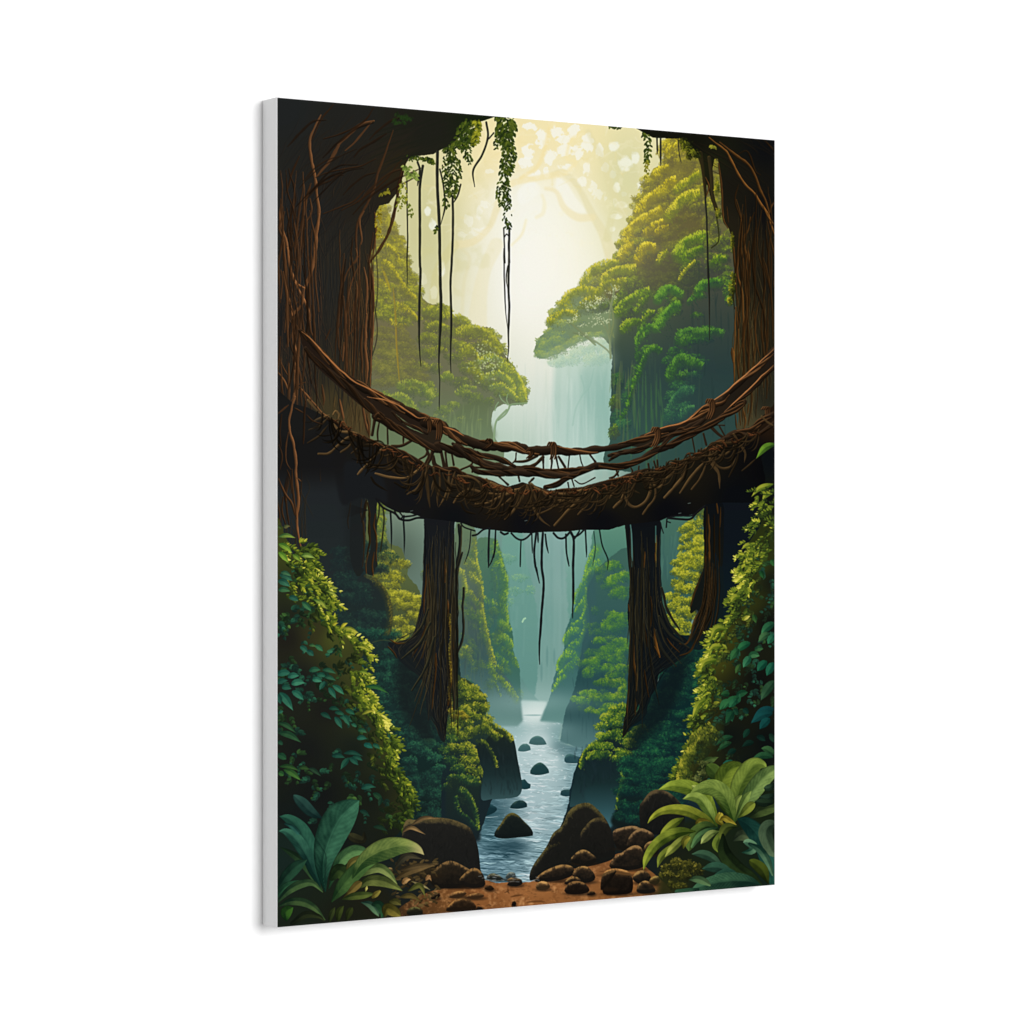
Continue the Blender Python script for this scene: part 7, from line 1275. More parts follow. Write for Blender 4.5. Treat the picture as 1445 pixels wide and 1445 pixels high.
rocks = [
    (zN((-150, 800), (-60, 760), (40, 745), (150, 752), (240, 780), (300, 815), (335, 880), (358, 960), (372, 1090), (370, 1160), (150, 1200), (-150, 1200)), (24, 25, 24), (33, 32, 29), (92, 78, 50), 7),
    (zN((708, 1165), (715, 1110), (745, 1050), (790, 990), (830, 930), (870, 850), (930, 800), (970, 710), (1020, 665), (1080, 645), (1130, 655), (1180, 700), (1230, 760), (1270, 850), (1290, 960), (1270, 1030), (1100, 1080), (900, 1110), (740, 1170)), (22, 23, 21), (31, 30, 26), (88, 78, 46), 6),
    (zN((1050, 880), (1090, 800), (1140, 755), (1190, 745), (1240, 780), (1275, 880), (1285, 970), (1260, 1010), (1100, 1010)), (22, 22, 20), (32, 30, 26), (84, 70, 42), 5),
    (zO((300, 780), (330, 720), (370, 670), (420, 650), (480, 660), (540, 700), (600, 780), (600, 900), (500, 950), (330, 940)), (18, 20, 20), (32, 30, 26), (78, 64, 44), 5),
    (zO((120, 940), (180, 910), (250, 898), (300, 910), (330, 950), (330, 1020), (250, 1060), (150, 1050)), Bd, (58, 46, 34), (128, 98, 66), 4),
    (zO((215, 1020), (240, 960), (300, 915), (350, 925), (400, 960), (390, 1020), (330, 1060), (230, 1060)), Bd, (56, 44, 32), (124, 94, 62), 4),
    (zO((95, 1170), (130, 1110), (180, 1080), (250, 1035), (300, 1035), (330, 1080), (335, 1170), (230, 1200), (110, 1190)), Bd, (54, 42, 30), (132, 98, 62), 4),
    (zO((330, 1070), (345, 1020), (390, 1000), (430, 1020), (430, 1080), (380, 1100)), Bd, (70, 54, 34), (140, 108, 64), 3),
    (zN((20, 1130), (70, 1085), (130, 1048), (180, 1040), (250, 1070), (320, 1120), (330, 1200), (230, 1225), (60, 1215)), Bd, (48, 39, 28), (118, 88, 54), 4),
    (zN((228, 1180), (260, 1130), (310, 1092), (350, 1092), (390, 1130), (405, 1180), (395, 1215), (300, 1222)), (24, 21, 18), (50, 40, 28), (126, 92, 54), 4),
    (zN((-40, 1090), (20, 1060), (90, 1060), (60, 1100), (10, 1150), (-40, 1150)), Bd, (50, 44, 32), (104, 84, 54), 3),
    (zN((985, 1040), (1010, 1000), (1050, 968), (1090, 965), (1130, 990), (1165, 1025), (1140, 1060), (1060, 1065)), Bd, (58, 46, 32), (138, 104, 62), 3.4),
    (zN((745, 1180), (780, 1130), (850, 1090), (930, 1065), (1000, 1080), (1010, 1130), (940, 1165), (850, 1180)), Bd, (64, 49, 34), (140, 104, 62), 3.6),
    (zN((1000, 1140), (1020, 1095), (1065, 1075), (1110, 1085), (1150, 1130), (1150, 1170), (1090, 1190), (1030, 1170)), Bd, (66, 50, 34), (146, 108, 64), 3.4),
    (zN((945, 1195), (970, 1160), (1010, 1145), (1050, 1160), (1060, 1190), (1000, 1205)), Bd, (60, 46, 32), (136, 102, 60), 3),
    (zN((945, 1245), (965, 1200), (1010, 1178), (1070, 1185), (1112, 1225), (1105, 1255), (1020, 1268), (960, 1262)), (22, 17, 13), (40, 31, 23), (118, 84, 50), 3.6),
    (zN((748, 1215), (770, 1185), (805, 1178), (840, 1195), (845, 1225), (800, 1240), (760, 1236)), (50, 38, 24), (104, 76, 46), (178, 132, 80), 3.4),
    (zN((555, 1205), (580, 1175), (620, 1158), (655, 1170), (660, 1195), (620, 1214)), (22, 20, 18), (38, 33, 28), (92, 76, 54), 3),
    (zN((415, 1160), (435, 1130), (470, 1125), (510, 1145), (530, 1170), (480, 1172)), (30, 34, 32), (56, 56, 48), (104, 102, 82), 2.6),
    (zN((548, 1160), (555, 1130), (580, 1115), (610, 1125), (615, 1150)), (48, 58, 58), (78, 86, 82), (124, 128, 118), 2.4),
    (zN((550, 1175), (580, 1155), (612, 1160), (600, 1178)), (60, 50, 36), (104, 84, 58), (150, 120, 80), 2),
    (zN((400, 1230), (420, 1208), (450, 1210), (468, 1230), (440, 1244)), (30, 20, 12), (48, 34, 22), (92, 62, 36), 2),
    (zO((50, 1300), (55, 1245), (90, 1215), (150, 1220), (230, 1225), (255, 1260), (255, 1330), (225, 1360), (80, 1368), (50, 1345)), (18, 14, 11), (38, 30, 22), (124, 90, 54), 4),
    (zO((40, 1240), (80, 1200), (140, 1188), (220, 1205), (240, 1235), (150, 1225), (80, 1225)), (90, 62, 34), (128, 90, 50), (176, 126, 74), 3),
    (zO((255, 1260), (270, 1220), (310, 1200), (350, 1210), (380, 1245), (360, 1280), (300, 1292)), Bd, (62, 48, 32), (146, 108, 64), 3.4),
    (zO((280, 1340), (295, 1295), (340, 1270), (380, 1290), (412, 1340), (380, 1355), (310, 1358)), Bd, (64, 49, 32), (150, 110, 64), 3.4),
    (zO((365, 1280), (390, 1245), (430, 1240), (440, 1275), (410, 1300)), (40, 34, 20), (84, 68, 38), (146, 116, 62), 3),
    (zN((140, 1380), (160, 1340), (210, 1300), (260, 1290), (310, 1310), (345, 1350), (340, 1375), (240, 1385)), (30, 22, 15), (64, 46, 29), (150, 104, 58), 3.4),
    (zN((340, 1372), (355, 1348), (380, 1355), (392, 1372)), (20, 15, 12), (32, 24, 18), (60, 44, 28), 2),
    (zN((160, 1290), (190, 1255), (240, 1245), (280, 1262), (230, 1290)), (50, 36, 22), (96, 68, 40), (158, 112, 66), 2.6), (zN((270, 1290), (310, 1265), (370, 1260), (400, 1280), (340, 1300)), (52, 36, 22), (98, 68, 40), (156, 110, 64), 2.4),
    (zN((30, 1300), (55, 1265), (95, 1258), (100, 1280), (60, 1300)), (22, 18, 13), (40, 31, 22), (80, 60, 38), 2.4), (zN((1200, 1240), (1200, 1150), (1230, 1120), (1300, 1110)), (20, 16, 12), (40, 31, 22), (90, 66, 40), 2.5),
    (zN((585, 1345), (590, 1320), (605, 1312), (618, 1325), (612, 1350)), (16, 13, 10), (26, 20, 15), (60, 44, 26), 1.6), (zN((1100, 1270), (1120, 1248), (1150, 1250), (1158, 1265), (1130, 1275)), (24, 18, 13), (40, 30, 20), (80, 58, 34), 1.8),
    (zM((930, 1340), (950, 1315), (1000, 1305), (1040, 1330), (1040, 1355), (950, 1365)), (24, 24, 18), (46, 44, 28), (92, 84, 48), 3), (zM((785, 1060), (800, 1040), (830, 1040), (840, 1060), (810, 1075)), (60, 52, 32), (104, 88, 54), (160, 134, 84), 2)]
stroke(zN((580, 1285, 1), (620, 1276, 3), (660, 1272, 1)), 3, (86, 52, 26), a=.8, edge=2); stroke(zN((690, 1322, 1), (750, 1316, 3), (810, 1318, 1)), 3, (92, 56, 28), a=.8, edge=2); stroke(zN((540, 1255, 1), (560, 1250, 2.4), (570, 1262, 1)), 2, (80, 50, 26), a=.8)
for i, (pts, d, b, l, rw) in enumerate(rocks):
    ys = [p[1] for p in pts]; xs = [p[0] for p in pts]
    cx, w_ = (min(xs) + max(xs)) / 2, (max(xs) - min(xs))
    if rw < 5:                               # contact shade under loose stones, as drawn in the print
        sh = np.exp(-(((PX - cx - w_ * .05) / (w_ * .58)) ** 2 + ((PY - max(ys) + 1) / 3.2) ** 2) ** 2) * .7
        lay(sh * (PY > max(ys) - 8), C(34, 24, 16))
    l = (l[0] * 1.1, l[1] * 1.13, l[2] * 1.1)
    rock(pts, d, b, l, rw=rw, seed=i, L=(-.25, -.97), grain=.26 if rw > 4.5 else .42, rim=1. if rw > 4.5 else 1.25)
for _ in range(420):                         # grain and cracks over the big boulders
    f, bx = ((zN, (-40, 790, 340, 1100)), (zN, (760, 700, 1240, 1080)), (zO, (330, 690, 560, 900)))[rng.integers(0, 3)]
    px, py = f((rng.uniform(bx[0], bx[2]), rng.uniform(bx[1], bx[3])))[0][:2]
    iy, ix = int((py - Y0) * S), int((px - X0) * S); base = img[iy, ix] * 255
    if base.sum() > 190 or base[2] > base[0] + 8:
        continue
    stroke([(px, py), (px + rng.normal(0, 2), py + rng.uniform(2, 7))], rng.uniform(.6, 1.6), tuple(np.clip(base * rng.uniform(.7, 1.35), 0, 255)), a=.5, edge=1.4)
moss(zN((975, 720), (1020, 668), (1080, 648), (1130, 656), (1180, 700), (1215, 745)), 6, [(0, (36, 34, 24)), (.6, (66, 60, 32)), (1, (120, 104, 52))], 1, 1.7, 1, a=.5)
moss(zN((815, 965), (850, 940), (910, 915)), 3, [(0, (36, 34, 24)), (.6, (66, 60, 32)), (1, (104, 92, 48))], 1, 2.4, 1, a=.6)
moss(zN((0, 752), (60, 748), (150, 755), (240, 782), (300, 818)), 6, [(0, (34, 32, 24)), (.6, (62, 54, 34)), (1, (108, 88, 52))], 1.2, 1.7, 1, a=.5)
for _ in range(24):
    x, y = rng.uniform(672, 760), rng.uniform(1236, 1246)
    stroke([(x, y), (x + rng.uniform(2, 7), y + rng.normal(0, .6))], 1, (196, 206, 206), a=.35)
# leaf litter at the foot of the left plant
for _ in range(120):
    px, py = zM((rng.uniform(820, 1150), rng.uniform(980, 1300)))[0][:2]
    k = rng.uniform(.4, 1.1)
    stamp([px], [py], [rng.uniform(4, 10)], .4, [rng.uniform(-1, 1)], [C(96 * k, 78 * k, 44 * k)], .8)
lay(glow(590, 1230, 40, 14, 1.4) * .5, C(52, 42, 26))
for pts, w, lo, hi in [(zM((900, 800), (960, 765), (1058, 812)), 3, (70, 56, 36), (164, 132, 84)), (zM((960, 750), (1050, 700), (1156, 705)), 3, (60, 50, 34), (140, 112, 70)), (zM((850, 1120), (960, 1060), (1150, 1010)), 5, (54, 44, 26), (120, 96, 58)), (zM((880, 1060), (1000, 1030), (1140, 1015)), 4, (48, 40, 26), (104, 84, 52)), (zM((850, 1040), (930, 960), (1040, 980)), 5, (34, 34, 26), (72, 66, 48)), (zM((900, 1150), (930, 1120), (960, 1120)), 4, (96, 70, 40), (190, 150, 96)), (zM((960, 1130), (1040, 1160), (1090, 1190)), 2, (90, 80, 50), (190, 180, 120)), (zM((1060, 1130), (1080, 1100), (1100, 1130)), 3, (110, 80, 48), (180, 136, 86)), (zM((940, 1200), (1020, 1160), (1060, 1240)), 4, (52, 56, 26), (110, 110, 50)), (zM((880, 1240), (960, 1230), (1030, 1270)), 4, (50, 46, 24), (104, 88, 44))]:
    leaf(pts, w, lo, hi, veins=.2, rib=.2)

# ---- big-leaved plants in the corners
lay(blur(pmask([(380, 1170), (420, 1180), (470, 1200), (540, 1250), (560, 1290), (520, 1330), (380, 1330)]), 5) * .92, field([(400, 1220, (24, 38, 34)), (450, 1250, (26, 34, 24)), (520, 1270, (30, 30, 20)), (420, 1295, (26, 34, 24)), (480, 1290, (26, 28, 20))]))
for f, pts, lo, hi, k in [
    (zM, ((350, 700, 1), (280, 660, 7), (220, 600, 8), (175, 560, 4), (160, 545, .3)), (22, 48, 46), (48, 84, 74), dict(veins=.08)),
    (zM, ((70, 900, .5), (140, 940, 4), (220, 1000, 6), (280, 1080, 5), (350, 1190, 2)), (26, 46, 30), (54, 86, 50), dict(veins=.08)),
    (zM, ((340, 1170, 1), (300, 1060, 8), (270, 930, 13), (210, 790, 12), (130, 710, 7), (65, 690, .5)), (20, 54, 46), (50, 102, 80), dict(veins=.14, gloss=.15)),
    (zM, ((300, 1080, 1), (250, 960, 8), (180, 850, 9), (110, 795, 5), (60, 790, .5)), (22, 58, 50), (60, 114, 90), dict(veins=.12)),
    (zM, ((100, 740, 1), (150, 760, 3), (190, 800, 3)), (24, 60, 54), (50, 104, 90), dict()),
    (zM, ((55, 1180, 2), (110, 1100, 8), (180, 1030, 8), (250, 985, .5)), (20, 46, 36), (44, 84, 60), dict(veins=.1)),
    (zM, ((50, 1230, 3), (110, 1170, 6), (195, 1125, .5)), (26, 60, 42), (60, 112, 74), dict(veins=.1)),
    (zM, ((45, 1280, 1), (120, 1200, 5), (210, 1150, 6), (290, 1145, 4), (358, 1205, .5)), (26, 52, 36), (86, 116, 64), dict(veins=.08)),
    (zM, ((60, 1300, 1), (140, 1270, 5), (230, 1275, 6), (310, 1320, 4), (375, 1395, .5)), (26, 50, 34), (84, 110, 60), dict(veins=.08)),
    (zM, ((150, 1420, 3), (240, 1360, 5), (330, 1370, 3), (370, 1400, .5)), (24, 32, 22), (50, 58, 32), dict()),
    (zM, ((110, 1400, 1), (110, 1340, 8), (155, 1310, .5)), (24, 54, 26), (66, 112, 38), dict()),
    (zM, ((640, 800, 1), (630, 850, 5), (560, 830, 6), (540, 810, .5)), (34, 34, 24), (58, 58, 36), dict()),
    (zM, ((375, 1200, 1), (360, 1080, 8), (370, 960, 15), (410, 830, 21), (470, 710, 22), (535, 640, 14), (575, 604, 6), (607, 581, .3)), (20, 56, 44), (66, 120, 90), dict(veins=.2, rib=.5, vs=9., gloss=.12, split=.45)),
    (zM, ((400, 1180, .6), (450, 1050, 6), (490, 980, 9), (560, 930, 9), (620, 925, 7), (675, 945, .5)), (30, 64, 40), (104, 146, 86), dict(veins=.1)),
    (zM, ((420, 1110, 4), (470, 1060, 10), (540, 1110, 9), (560, 1130, .5)), (26, 44, 24), (62, 84, 38), dict(veins=.08)),
    (zM, ((520, 1090, 1), (550, 1010, 5), (600, 980, 5), (620, 960, 1)), (66, 64, 28), (126, 116, 56), dict()),
    (zM, ((600, 1180, 1), (670, 1130, 7), (760, 1130, 8), (840, 1160, 5), (900, 1195, .4)), (50, 62, 30), (128, 138, 68), dict(veins=.12)),
    (zM, ((590, 1110, 1), (660, 1060, 6), (740, 1040, 7), (810, 1080, 5), (865, 1150, .4)), (50, 76, 36), (152, 164, 92), dict(veins=.12)),
    (zM, ((420, 1270, 1), (500, 1160, 10), (580, 1070, 11), (640, 1020, 9), (700, 1000, 4)), (30, 60, 32), (92, 128, 64), dict(veins=.08, split=.35)),
    (zM, ((560, 1110, 1), (620, 1010, 8), (700, 950, 13), (790, 910, 15), (880, 890, 12), (960, 895, 8), (1010, 915, 5), (1048, 950, .4)), (44, 78, 38), (152, 166, 84), dict(veins=.18, rib=.35, vs=8., split=-.4, tip=(176, 166, 110))),
    (zM, ((500, 1250, 1), (570, 1180, 5), (600, 1150, 5), (620, 1140, 1)), (70, 64, 28), (132, 112, 54), dict()),
    (zM, ((490, 1255, .5), (560, 1235, 5), (640, 1225, 5), (715, 1215, .5)), (40, 56, 26), (96, 110, 48), dict()),
    (zM, ((620, 1275, .5), (680, 1290, 5), (720, 1330, 5), (740, 1370, .5)), (30, 60, 50), (100, 136, 96), dict(veins=.1)),
    (zM, ((700, 1290, 2), (740, 1290, 6), (770, 1340, 5), (760, 1380, 1)), (22, 50, 34), (44, 84, 52), dict()),
    (zM, ((780, 1370, 1), (800, 1320, 8), (850, 1340, 7), (890, 1370, .5)), (62, 60, 22), (136, 122, 50), dict(veins=.1)),
    (zM, ((820, 1270, 2), (860, 1270, 5), (890, 1290, .5)), (60, 62, 28), (110, 104, 50), dict()),
    (zM, ((650, 1200, .5), (656, 1180, 2), (660, 1165, .4)), (150, 150, 70), (200, 190, 100), dict()),
    (zM, ((700, 1240, 2), (720, 1220, 4), (745, 1200, 2)), (100, 92, 36), (160, 146, 64), dict()),
    (zM, ((400, 1420, 1), (420, 1350, 4), (440, 1310, .5)), (30, 40, 22), (60, 70, 34), dict()), (zM, ((460, 1420, 1), (470, 1340, 5), (500, 1300, .5)), (34, 44, 20), (64, 76, 32), dict()), (zM, ((520, 1400, 1), (540, 1340, 5), (560, 1310, .5)), (32, 40, 20), (56, 66, 28), dict())]:
    blade(f(*pts), tuple(.72 * c for c in lo), tuple(.94 * c for c in hi), **k)
stroke(zM((300, 830, 1), (350, 900, 1.2), (380, 960, 1.2), (375, 1080, 1.6), (375, 1190, 1.4)), 1.4, (18, 40, 32), a=.6)
lay(blur(pmask([(950, 1170), (1000, 1150), (1060, 1110), (1112, 1110), (1112, 1300), (940, 1300), (930, 1250)]), 4) * .9, field([(960, 1200, (24, 28, 20)), (1000, 1200, (24, 34, 18)), (1060, 1150, (20, 30, 16)), (1090, 1240, (18, 32, 24)), (1000, 1250, (20, 30, 22)), (950, 1240, (40, 42, 18))]))
for x, y, rx, ry, st in [(480, 1190, 34, 34, 0), (560, 1160, 50, 44, -.05), (640, 1180, 50, 50, -.1), (500, 1230, 44, 30, .0), (600, 1240, 50, 40, -.15), (520, 1300, 30, 30, -.1), (580, 1310, 50, 30, -.12), (700, 1200, 40, 50, -.15), (450, 1240, 20, 24, .0)]:
    px, py = zO((x, y))[0][:2]
    clump(px, py, rx / 4.8, ry / 4.8, [(0, (26, 28, 14)), (.4, (52, 54, 20)), (.75, (92, 88, 30)), (1, (134, 122, 48))], ll=4.6, a=.9, lift=st)
YG = (146, 160, 52)
for f, pts, lo, hi, k in [
    (zO, ((900, 560, 3), (850, 570, 9), (800, 520, 10), (760, 485, .5)), (34, 54, 22), (76, 98, 38), dict(veins=.12)),
    (zO, ((940, 860, 1), (880, 740, 9), (860, 640, 13), (900, 540, 14), (960, 500, 9), (1010, 490, .5)), (48, 72, 20), (124, 140, 48), dict(veins=.18, vs=7.)),
    (zO, ((950, 870, 1), (960, 740, 9), (990, 620, 14), (1040, 530, 14), (1090, 480, 10), (1140, 480, 5), (1168, 505, .5)), (46, 72, 22), (128, 146, 60), dict(veins=.18, vs=8., split=-.4)),
    (zO, ((960, 860, 1), (1000, 770, 7), (1070, 670, 12), (1140, 580, 12), (1200, 530, 9), (1250, 500, 3)), (46, 76, 34), (132, 156, 84), dict(veins=.16, vs=8.)),
    (zO, ((960, 850, 1), (960, 770, 6), (970, 720, 5), (998, 690, .5)), (64, 86, 34), (140, 156, 74), dict(veins=.1)),
    (zO, ((960, 850, 1), (1000, 760, 5), (1030, 700, 5), (1062, 662, .5)), (60, 86, 36), (134, 156, 76), dict(veins=.1)),
    (zO, ((980, 840, 1), (1030, 790, 6), (1060, 760, 6), (1085, 745, .5)), (70, 88, 30), (140, 150, 56), dict()),
    (zO, ((1060, 840, 2), (1120, 800, 8), (1180, 780, 8), (1240, 770, 5)), (30, 44, 24), (76, 94, 46), dict(veins=.12)),
    (zO, ((830, 900, 1), (790, 800, 8), (730, 700, 12), (640, 640, 11), (540, 625, 8), (480, 635, 4), (432, 652, .4)), (54, 80, 22), (150, 166, 58), dict(veins=.14, split=.4)),
    (zO, ((700, 650, 2), (680, 640, 4), (660, 625, .5)), (120, 140, 60), (180, 190, 100), dict()),
    (zO, ((950, 890, 1), (920, 780, 8), (880, 690, 12), (810, 640, 12), (740, 640, 9), (680, 660, 4), (640, 690, .4)), (50, 80, 26), (146, 164, 76), dict(veins=.2, vs=7., split=.35)),
    (zO, ((830, 900, 1), (770, 790, 8), (720, 720, 8), (660, 700, 6), (598, 715, .4)), (56, 86, 28), (150, 168, 78), dict(veins=.12)),
    (zO, ((880, 900, 1), (840, 860, 5), (850, 830, 5), (840, 810, .5)), (96, 92, 24), (164, 150, 52), dict()),
    (zO, ((850, 860, 1), (880, 845, 4), (920, 870, 4), (960, 890, .5)), (110, 100, 26), (176, 158, 56), dict()),
    (zO, ((820, 895, 1), (740, 850, 7), (640, 800, 8), (540, 785, 7), (450, 800, 5), (390, 840, 3), (358, 880, .4)), (72, 88, 24), (166, 168, 56), dict(veins=.1, split=.45)),
    (zO, ((690, 900, 1), (710, 870, 5), (760, 880, 5), (800, 900, .5)), (90, 84, 24), (160, 146, 50), dict()),
    (zO, ((600, 845, 1), (540, 880, 6), (480, 930, 5), (440, 965, .5)), (60, 78, 22), (144, 152, 52), dict(veins=.08)),
    (zO, ((840, 920, 1), (760, 900, 7), (690, 940, 9), (650, 1010, 8), (640, 1060, 2)), (28, 50, 24), (84, 106, 46), dict(veins=.1)),
    (zO, ((830, 910, 1), (760, 940, 5), (700, 980, 5), (660, 1040, 2)), (34, 62, 38), (84, 120, 70), dict()),
    (zO, ((680, 935, 1), (580, 940, 7), (480, 975, 8), (400, 1040, 7), (350, 1120, 5), (330, 1195, .4)), (50, 72, 20), (154, 164, 56), dict(veins=.1, split=.45)),
    (zO, ((610, 1000, 1), (520, 1050, 5), (450, 1110, 5), (425, 1180, .5)), (56, 70, 24), (128, 138, 50), dict()),
    (zO, ((640, 955, 1), (580, 1000, 5), (520, 1060, 5), (475, 1110, .4)), (66, 82, 28), (166, 170, 76), dict(veins=.08)),
    (zO, ((600, 1050, 1), (610, 1000, 5), (635, 980, 3)), (70, 74, 24), (134, 132, 46), dict()),
    (zO, ((840, 935, 1), (790, 950, 5), (750, 985, 5), (720, 1020, .4)), (84, 104, 46), (172, 184, 104), dict(veins=.1)),
    (zO, ((870, 920, 1), (840, 980, 5), (820, 1030, 5), (838, 1080, .4)), (40, 60, 22), (110, 126, 46), dict()),
    (zO, ((970, 900, 1), (900, 905, 6), (870, 940, 6), (860, 980, 3)), (30, 44, 18), (90, 100, 38), dict()),
    (zO, ((870, 960, 2), (880, 1080, 9), (960, 1180, 10), (1060, 1250, 8), (1130, 1300, 2)), (18, 30, 16), (44, 62, 28), dict(veins=.08)),
    (zO, ((940, 1000, 1), (1000, 960, 8), (1060, 985, 6), (1080, 1000, 1)), (34, 46, 32), (80, 94, 62), dict()),
    (zO, ((970, 850, .5), (1030, 880, 9), (1100, 950, 13), (1160, 1050, 14), (1200, 1180, 12), (1220, 1300, 6)), (16, 52, 46), (42, 92, 76), dict(veins=.12, split=-.4)),
    (zO, ((1250, 880, 2), (1180, 900, 9), (1160, 960, 10), (1200, 1060, 8), (1240, 1100, 3)), (36, 56, 40), (84, 106, 76), dict(veins=.1)),
    (zO, ((1000, 1080, .5), (1060, 1070, 5), (1080, 1040, 6), (1040, 1010, 5), (1010, 1010, .5)), (28, 70, 54), (104, 142, 104), dict(veins=.12)),
    (zO, ((1050, 1020, 2), (1120, 1060, 5), (1170, 1130, 5), (1210, 1230, 2)), (24, 60, 48), (84, 118, 86), dict()),
    (zO, ((1180, 1290, 1), (1140, 1200, 8), (1080, 1150, 6), (1050, 1140, .5)), (32, 44, 14), (72, 84, 26), dict()),
    (zO, ((880, 1200, 2), (800, 1120, 6), (730, 1090, 6), (660, 1090, .5)), (24, 48, 38), (62, 94, 68), dict(veins=.1)),
    (zO, ((960, 1250, 2), (870, 1190, 7), (800, 1180, 7), (730, 1190, .5)), (20, 44, 36), (48, 84, 64), dict(veins=.12)),
    (zO, ((1000, 1290, 3), (920, 1230, 8), (860, 1230, 6), (780, 1260, .5)), (20, 48, 40), (44, 84, 64), dict(veins=.14)),
    (zO, ((1130, 1300, .5), (1040, 1275, 8), (930, 1270, 12), (820, 1285, 11), (720, 1310, 7), (650, 1340, .5)), (22, 54, 42), (66, 106, 74), dict(veins=.3, vs=5.)),
    (zO, ((640, 1265, .5), (690, 1260, 5), (740, 1275, 5), (780, 1300, 2)), (50, 78, 50), (96, 128, 82), dict()),
    (zO, ((700, 1330, 2), (640, 1350, 6), (560, 1350, 4)), (22, 50, 38), (50, 86, 60), dict(veins=.2)),
    (zO, ((1215, 620, 3), (1180, 640, 5), (1150, 640, .5)), (20, 36, 26), (48, 70, 48), dict()), (zO, ((1215, 690, 3), (1170, 710, 6), (1120, 700, .5)), (18, 34, 26), (40, 62, 44), dict()), (zO, ((1200, 740, 3), (1140, 740, 6), (1090, 730, .5)), (18, 32, 22), (38, 58, 38), dict())]:
    blade(f(*pts), tuple(.7 * c for c in lo), tuple(min(235, 1.02 * c) for c in hi), **k)



# ---------------------------------------------------------------- from the traced sheet to a flat rectangle
def rectify(tw, th):
    xl, xr, hl, hr = 390.3, 1093.9, 1173.5, 1052.3
    yl, yr = 136.6, 197.3
    u = (np.arange(tw) + .5) / tw; v = (np.arange(th) + .5) / th
    t = u / hr / ((1 - u) / hl + u / hr)
    x = xl + t * (xr - xl); top = yl + t * (yr - yl); hh = hl + t * (hr - hl)
    gx = ((x - X0) * S - .5)[None, :].repeat(th, 0); gy = ((top[None, :] + v[:, None] * hh[None, :]) - Y0) * S - .5
    gx = np.clip(gx, 0, W - 1.001); gy = np.clip(gy, 0, H - 1.001)
    ix, iy = gx.astype(int), gy.astype(int); fx, fy = (gx - ix)[..., None].astype(np.float32), (gy - iy)[..., None].astype(np.float32)
    return (img[iy, ix] * (1 - fx) + img[iy, ix + 1] * fx) * (1 - fy) + (img[iy + 1, ix] * (1 - fx) + img[iy + 1, ix + 1] * fx) * fy


img += .45 * (img - blur(img, 1.4))               # crisp print
img = np.clip(img, 0, 1)
TW, THT = 1200, 1600
flat = np.ones((THT, TW, 4), np.float32)
flat[..., :3] = np.clip(rectify(TW, THT), 0, 1)
pic = bpy.data.images.new('jungle_bridge_print', TW, THT, alpha=False)
pic.pixels.foreach_set(np.ascontiguousarray(flat[::-1]).ravel())
pic.update(); pic.pack()


# ---------------------------------------------------------------- materials
def material(name, rough, spec):
    m = bpy.data.materials.new(name); m.use_nodes = True
    b = m.node_tree.nodes['Principled BSDF']
    b.inputs['Roughness'].default_value = rough
    b.inputs['Specular IOR Level'].default_value = spec
    return m, m.node_tree, b


def weave(nt, bsdf, strength, scale=1.0):
    """plain weave: crossed threads with uneven yarn, as height"""
    n, l = nt.nodes, nt.links
    tc = n.new('ShaderNodeTexCoord'); mp = n.new('ShaderNodeMapping'); l.new(tc.outputs['Object'], mp.inputs['Vector'])
    hs = []
    for d in ('X', 'Z'):
        w = n.new('ShaderNodeTexWave'); w.wave_type = 'BANDS'; w.bands_direction = d
        w.inputs['Scale'].default_value = 300 * scale; w.inputs['Distortion'].default_value = 1.2; w.inputs['Detail'].default_value = 1
        w.inputs['Detail Scale'].default_value = .6
        l.new(mp.outputs['Vector'], w.inputs['Vector']); hs.append(w)
    ns = n.new('ShaderNodeTexNoise'); ns.inputs['Scale'].default_value = 420; ns.inputs['Detail'].default_value = 2
    l.new(mp.outputs['Vector'], ns.inputs['Vector'])
    a = n.new('ShaderNodeMath'); a.operation = 'ADD'; l.new(hs[0].outputs['Fac'], a.inputs[0]); l.new(hs[1].outputs['Fac'], a.inputs[1])
    b = n.new('ShaderNodeMath'); b.operation = 'ADD'; l.new(a.outputs[0], b.inputs[0]); l.new(ns.outputs['Fac'], b.inputs[1])
    bp = n.new('ShaderNodeBump'); bp.inputs['Strength'].default_value = strength; bp.inputs['Distance'].default_value = 0.0003
    l.new(b.outputs[0], bp.inputs['Height']); l.new(bp.outputs['Normal'], bsdf.inputs['Normal'])
    return b


m_white, nt, bs = material('white_canvas_cloth', .85, .1)
bs.inputs['Base Color'].default_value = (.785, .785, .785, 1)
weave(nt, bs, .25)

m_print, nt, bs = material('printed_canvas_cloth', .8, .0)
uv = nt.nodes.new('ShaderNodeUVMap'); uv.uv_map = 'print'
ti = nt.nodes.new('ShaderNodeTexImage'); ti.image = pic; ti.interpolation = 'Linear'; ti.extension = 'EXTEND'
nt.links.new(uv.outputs['UV'], ti.inputs['Vector'])
h = weave(nt, bs, .2)
mr = nt.nodes.new('ShaderNodeMapRange'); mr.inputs['From Min'].default_value = 0; mr.inputs['From Max'].default_value = 3
mr.inputs['To Min'].default_value = INK * .94; mr.inputs['To Max'].default_value = INK * 1.06
nt.links.new(h.outputs[0], mr.inputs['Value'])
mx = nt.nodes.new('ShaderNodeVectorMath'); mx.operation = 'SCALE'
nt.links.new(ti.outputs['Color'], mx.inputs[0]); nt.links.new(mr.outputs['Result'], mx.inputs['Scale'])
nt.links.new(mx.outputs['Vector'], bs.inputs['Base Color'])

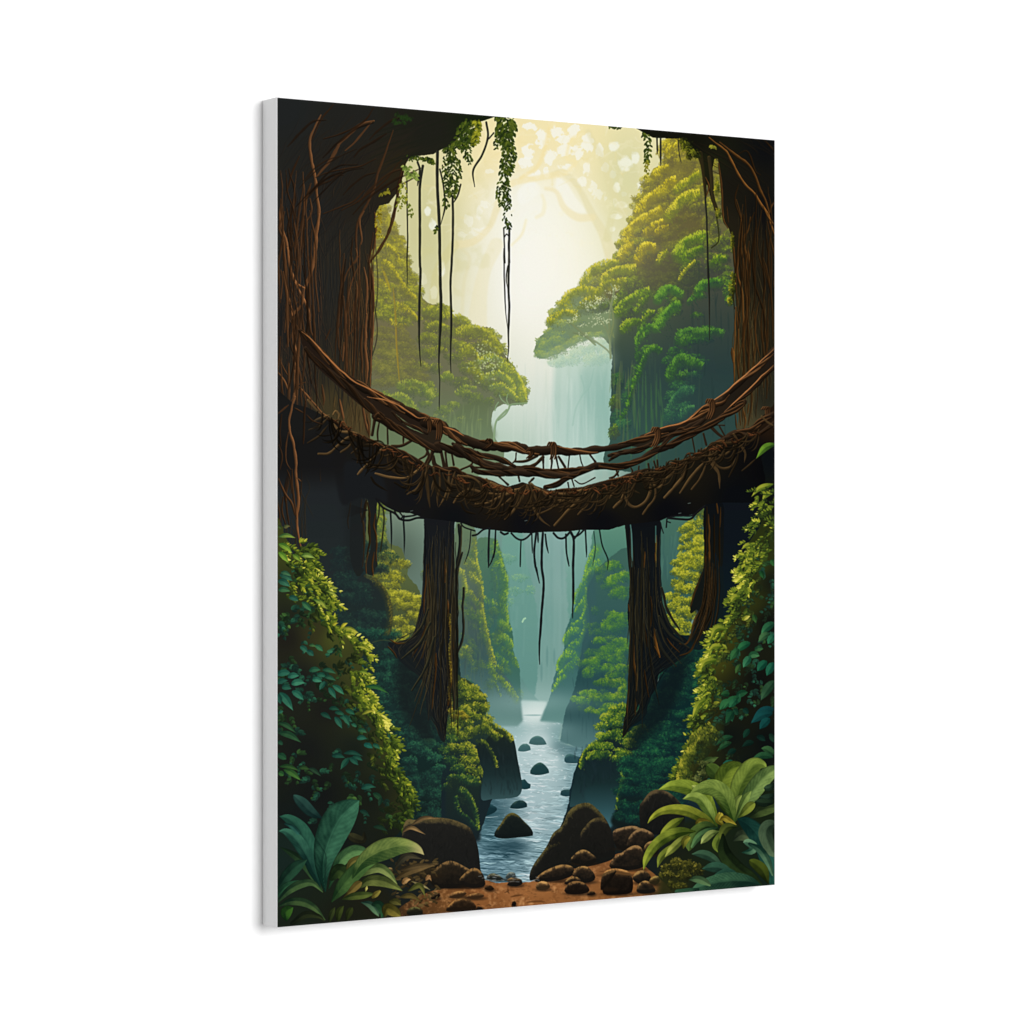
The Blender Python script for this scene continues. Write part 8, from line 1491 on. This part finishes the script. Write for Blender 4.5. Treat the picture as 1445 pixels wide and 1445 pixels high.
m_wall, nt, bs = material('white_wall_paint', .9, .05)
ns = nt.nodes.new('ShaderNodeTexNoise'); ns.inputs['Scale'].default_value = 90; ns.inputs['Detail'].default_value = 3
cr = nt.nodes.new('ShaderNodeMapRange'); cr.inputs['To Min'].default_value = .90; cr.inputs['To Max'].default_value = .93
nt.links.new(ns.outputs['Fac'], cr.inputs['Value'])
cb = nt.nodes.new('ShaderNodeCombineColor')
for i in range(3):
    nt.links.new(cr.outputs['Result'], cb.inputs[i])
nt.links.new(cb.outputs['Color'], bs.inputs['Base Color'])


def link(name, bm, mat, parent=None):
    me = bpy.data.meshes.new(name); bm.to_mesh(me); bm.free()
    o = bpy.data.objects.new(name, me); scene.collection.objects.link(o)
    me.materials.append(mat); o.parent = parent
    return o


# ---------------------------------------------------------------- the wall (white, parallel to the canvas)
bm = bmesh.new()
bmesh.ops.create_cube(bm, size=1)
bmesh.ops.scale(bm, vec=(9, .1, 6), verts=bm.verts)
wall = link('wall', bm, m_wall)
wall.rotation_euler = (0, 0, TH)
wall.location = MID - N * (CD + .0006 + .05)
wall['kind'] = 'structure'
wall['label'] = 'plain white wall behind the canvas print'

# ---------------------------------------------------------------- the canvas print
root = bpy.data.objects.new('canvas_print', None); scene.collection.objects.link(root)
root.empty_display_size = .2
root.location = MID - N * CD - Vector((0, 0, CH / 2))
root.rotation_euler = (0, 0, TH)
root['label'] = 'tall stretched canvas print of a root bridge over a jungle river, with plain white sides'
root['category'] = 'canvas print'

# cloth wrapped round the stretcher: soft edges, cloth turned over at the back
bm = bmesh.new()
bmesh.ops.create_cube(bm, size=1)
bmesh.ops.scale(bm, vec=(CW, CD, CH), verts=bm.verts)
bmesh.ops.translate(bm, vec=(0, -CD / 2, CH / 2), verts=bm.verts)
bmesh.ops.bevel(bm, geom=[e for e in bm.edges], offset=.0011, segments=4, profile=.5, affect='EDGES', clamp_overlap=True)
wrap = link('canvas_wrap', bm, m_white, root)
for p in wrap.data.polygons:
    p.use_smooth = True
wrap.data.shade_smooth() if hasattr(wrap.data, 'shade_smooth') else None
wrap['label'] = 'plain white cloth wrapped round the sides of the stretcher'

# printed front, a shallow sheet following the front of the cloth
e = .0009; nx, nz_ = 12, 16
bm = bmesh.new(); lay_uv = bm.loops.layers.uv.new('print')
V = [[bm.verts.new((-CW / 2 + e + (CW - 2 * e) * i / nx, -CD - .00025, e + (CH - 2 * e) * j / nz_)) for i in range(nx + 1)] for j in range(nz_ + 1)]
for j in range(nz_):
    for i in range(nx):
        f = bm.faces.new((V[j][i], V[j][i + 1], V[j + 1][i + 1], V[j + 1][i]))
        for lp, (a, b) in zip(f.loops, ((i, j), (i + 1, j), (i + 1, j + 1), (i, j + 1))):
            lp[lay_uv].uv = (a / nx, b / nz_)
front = link('printed_picture', bm, m_print, root)
front['label'] = 'printed jungle river picture on the front'
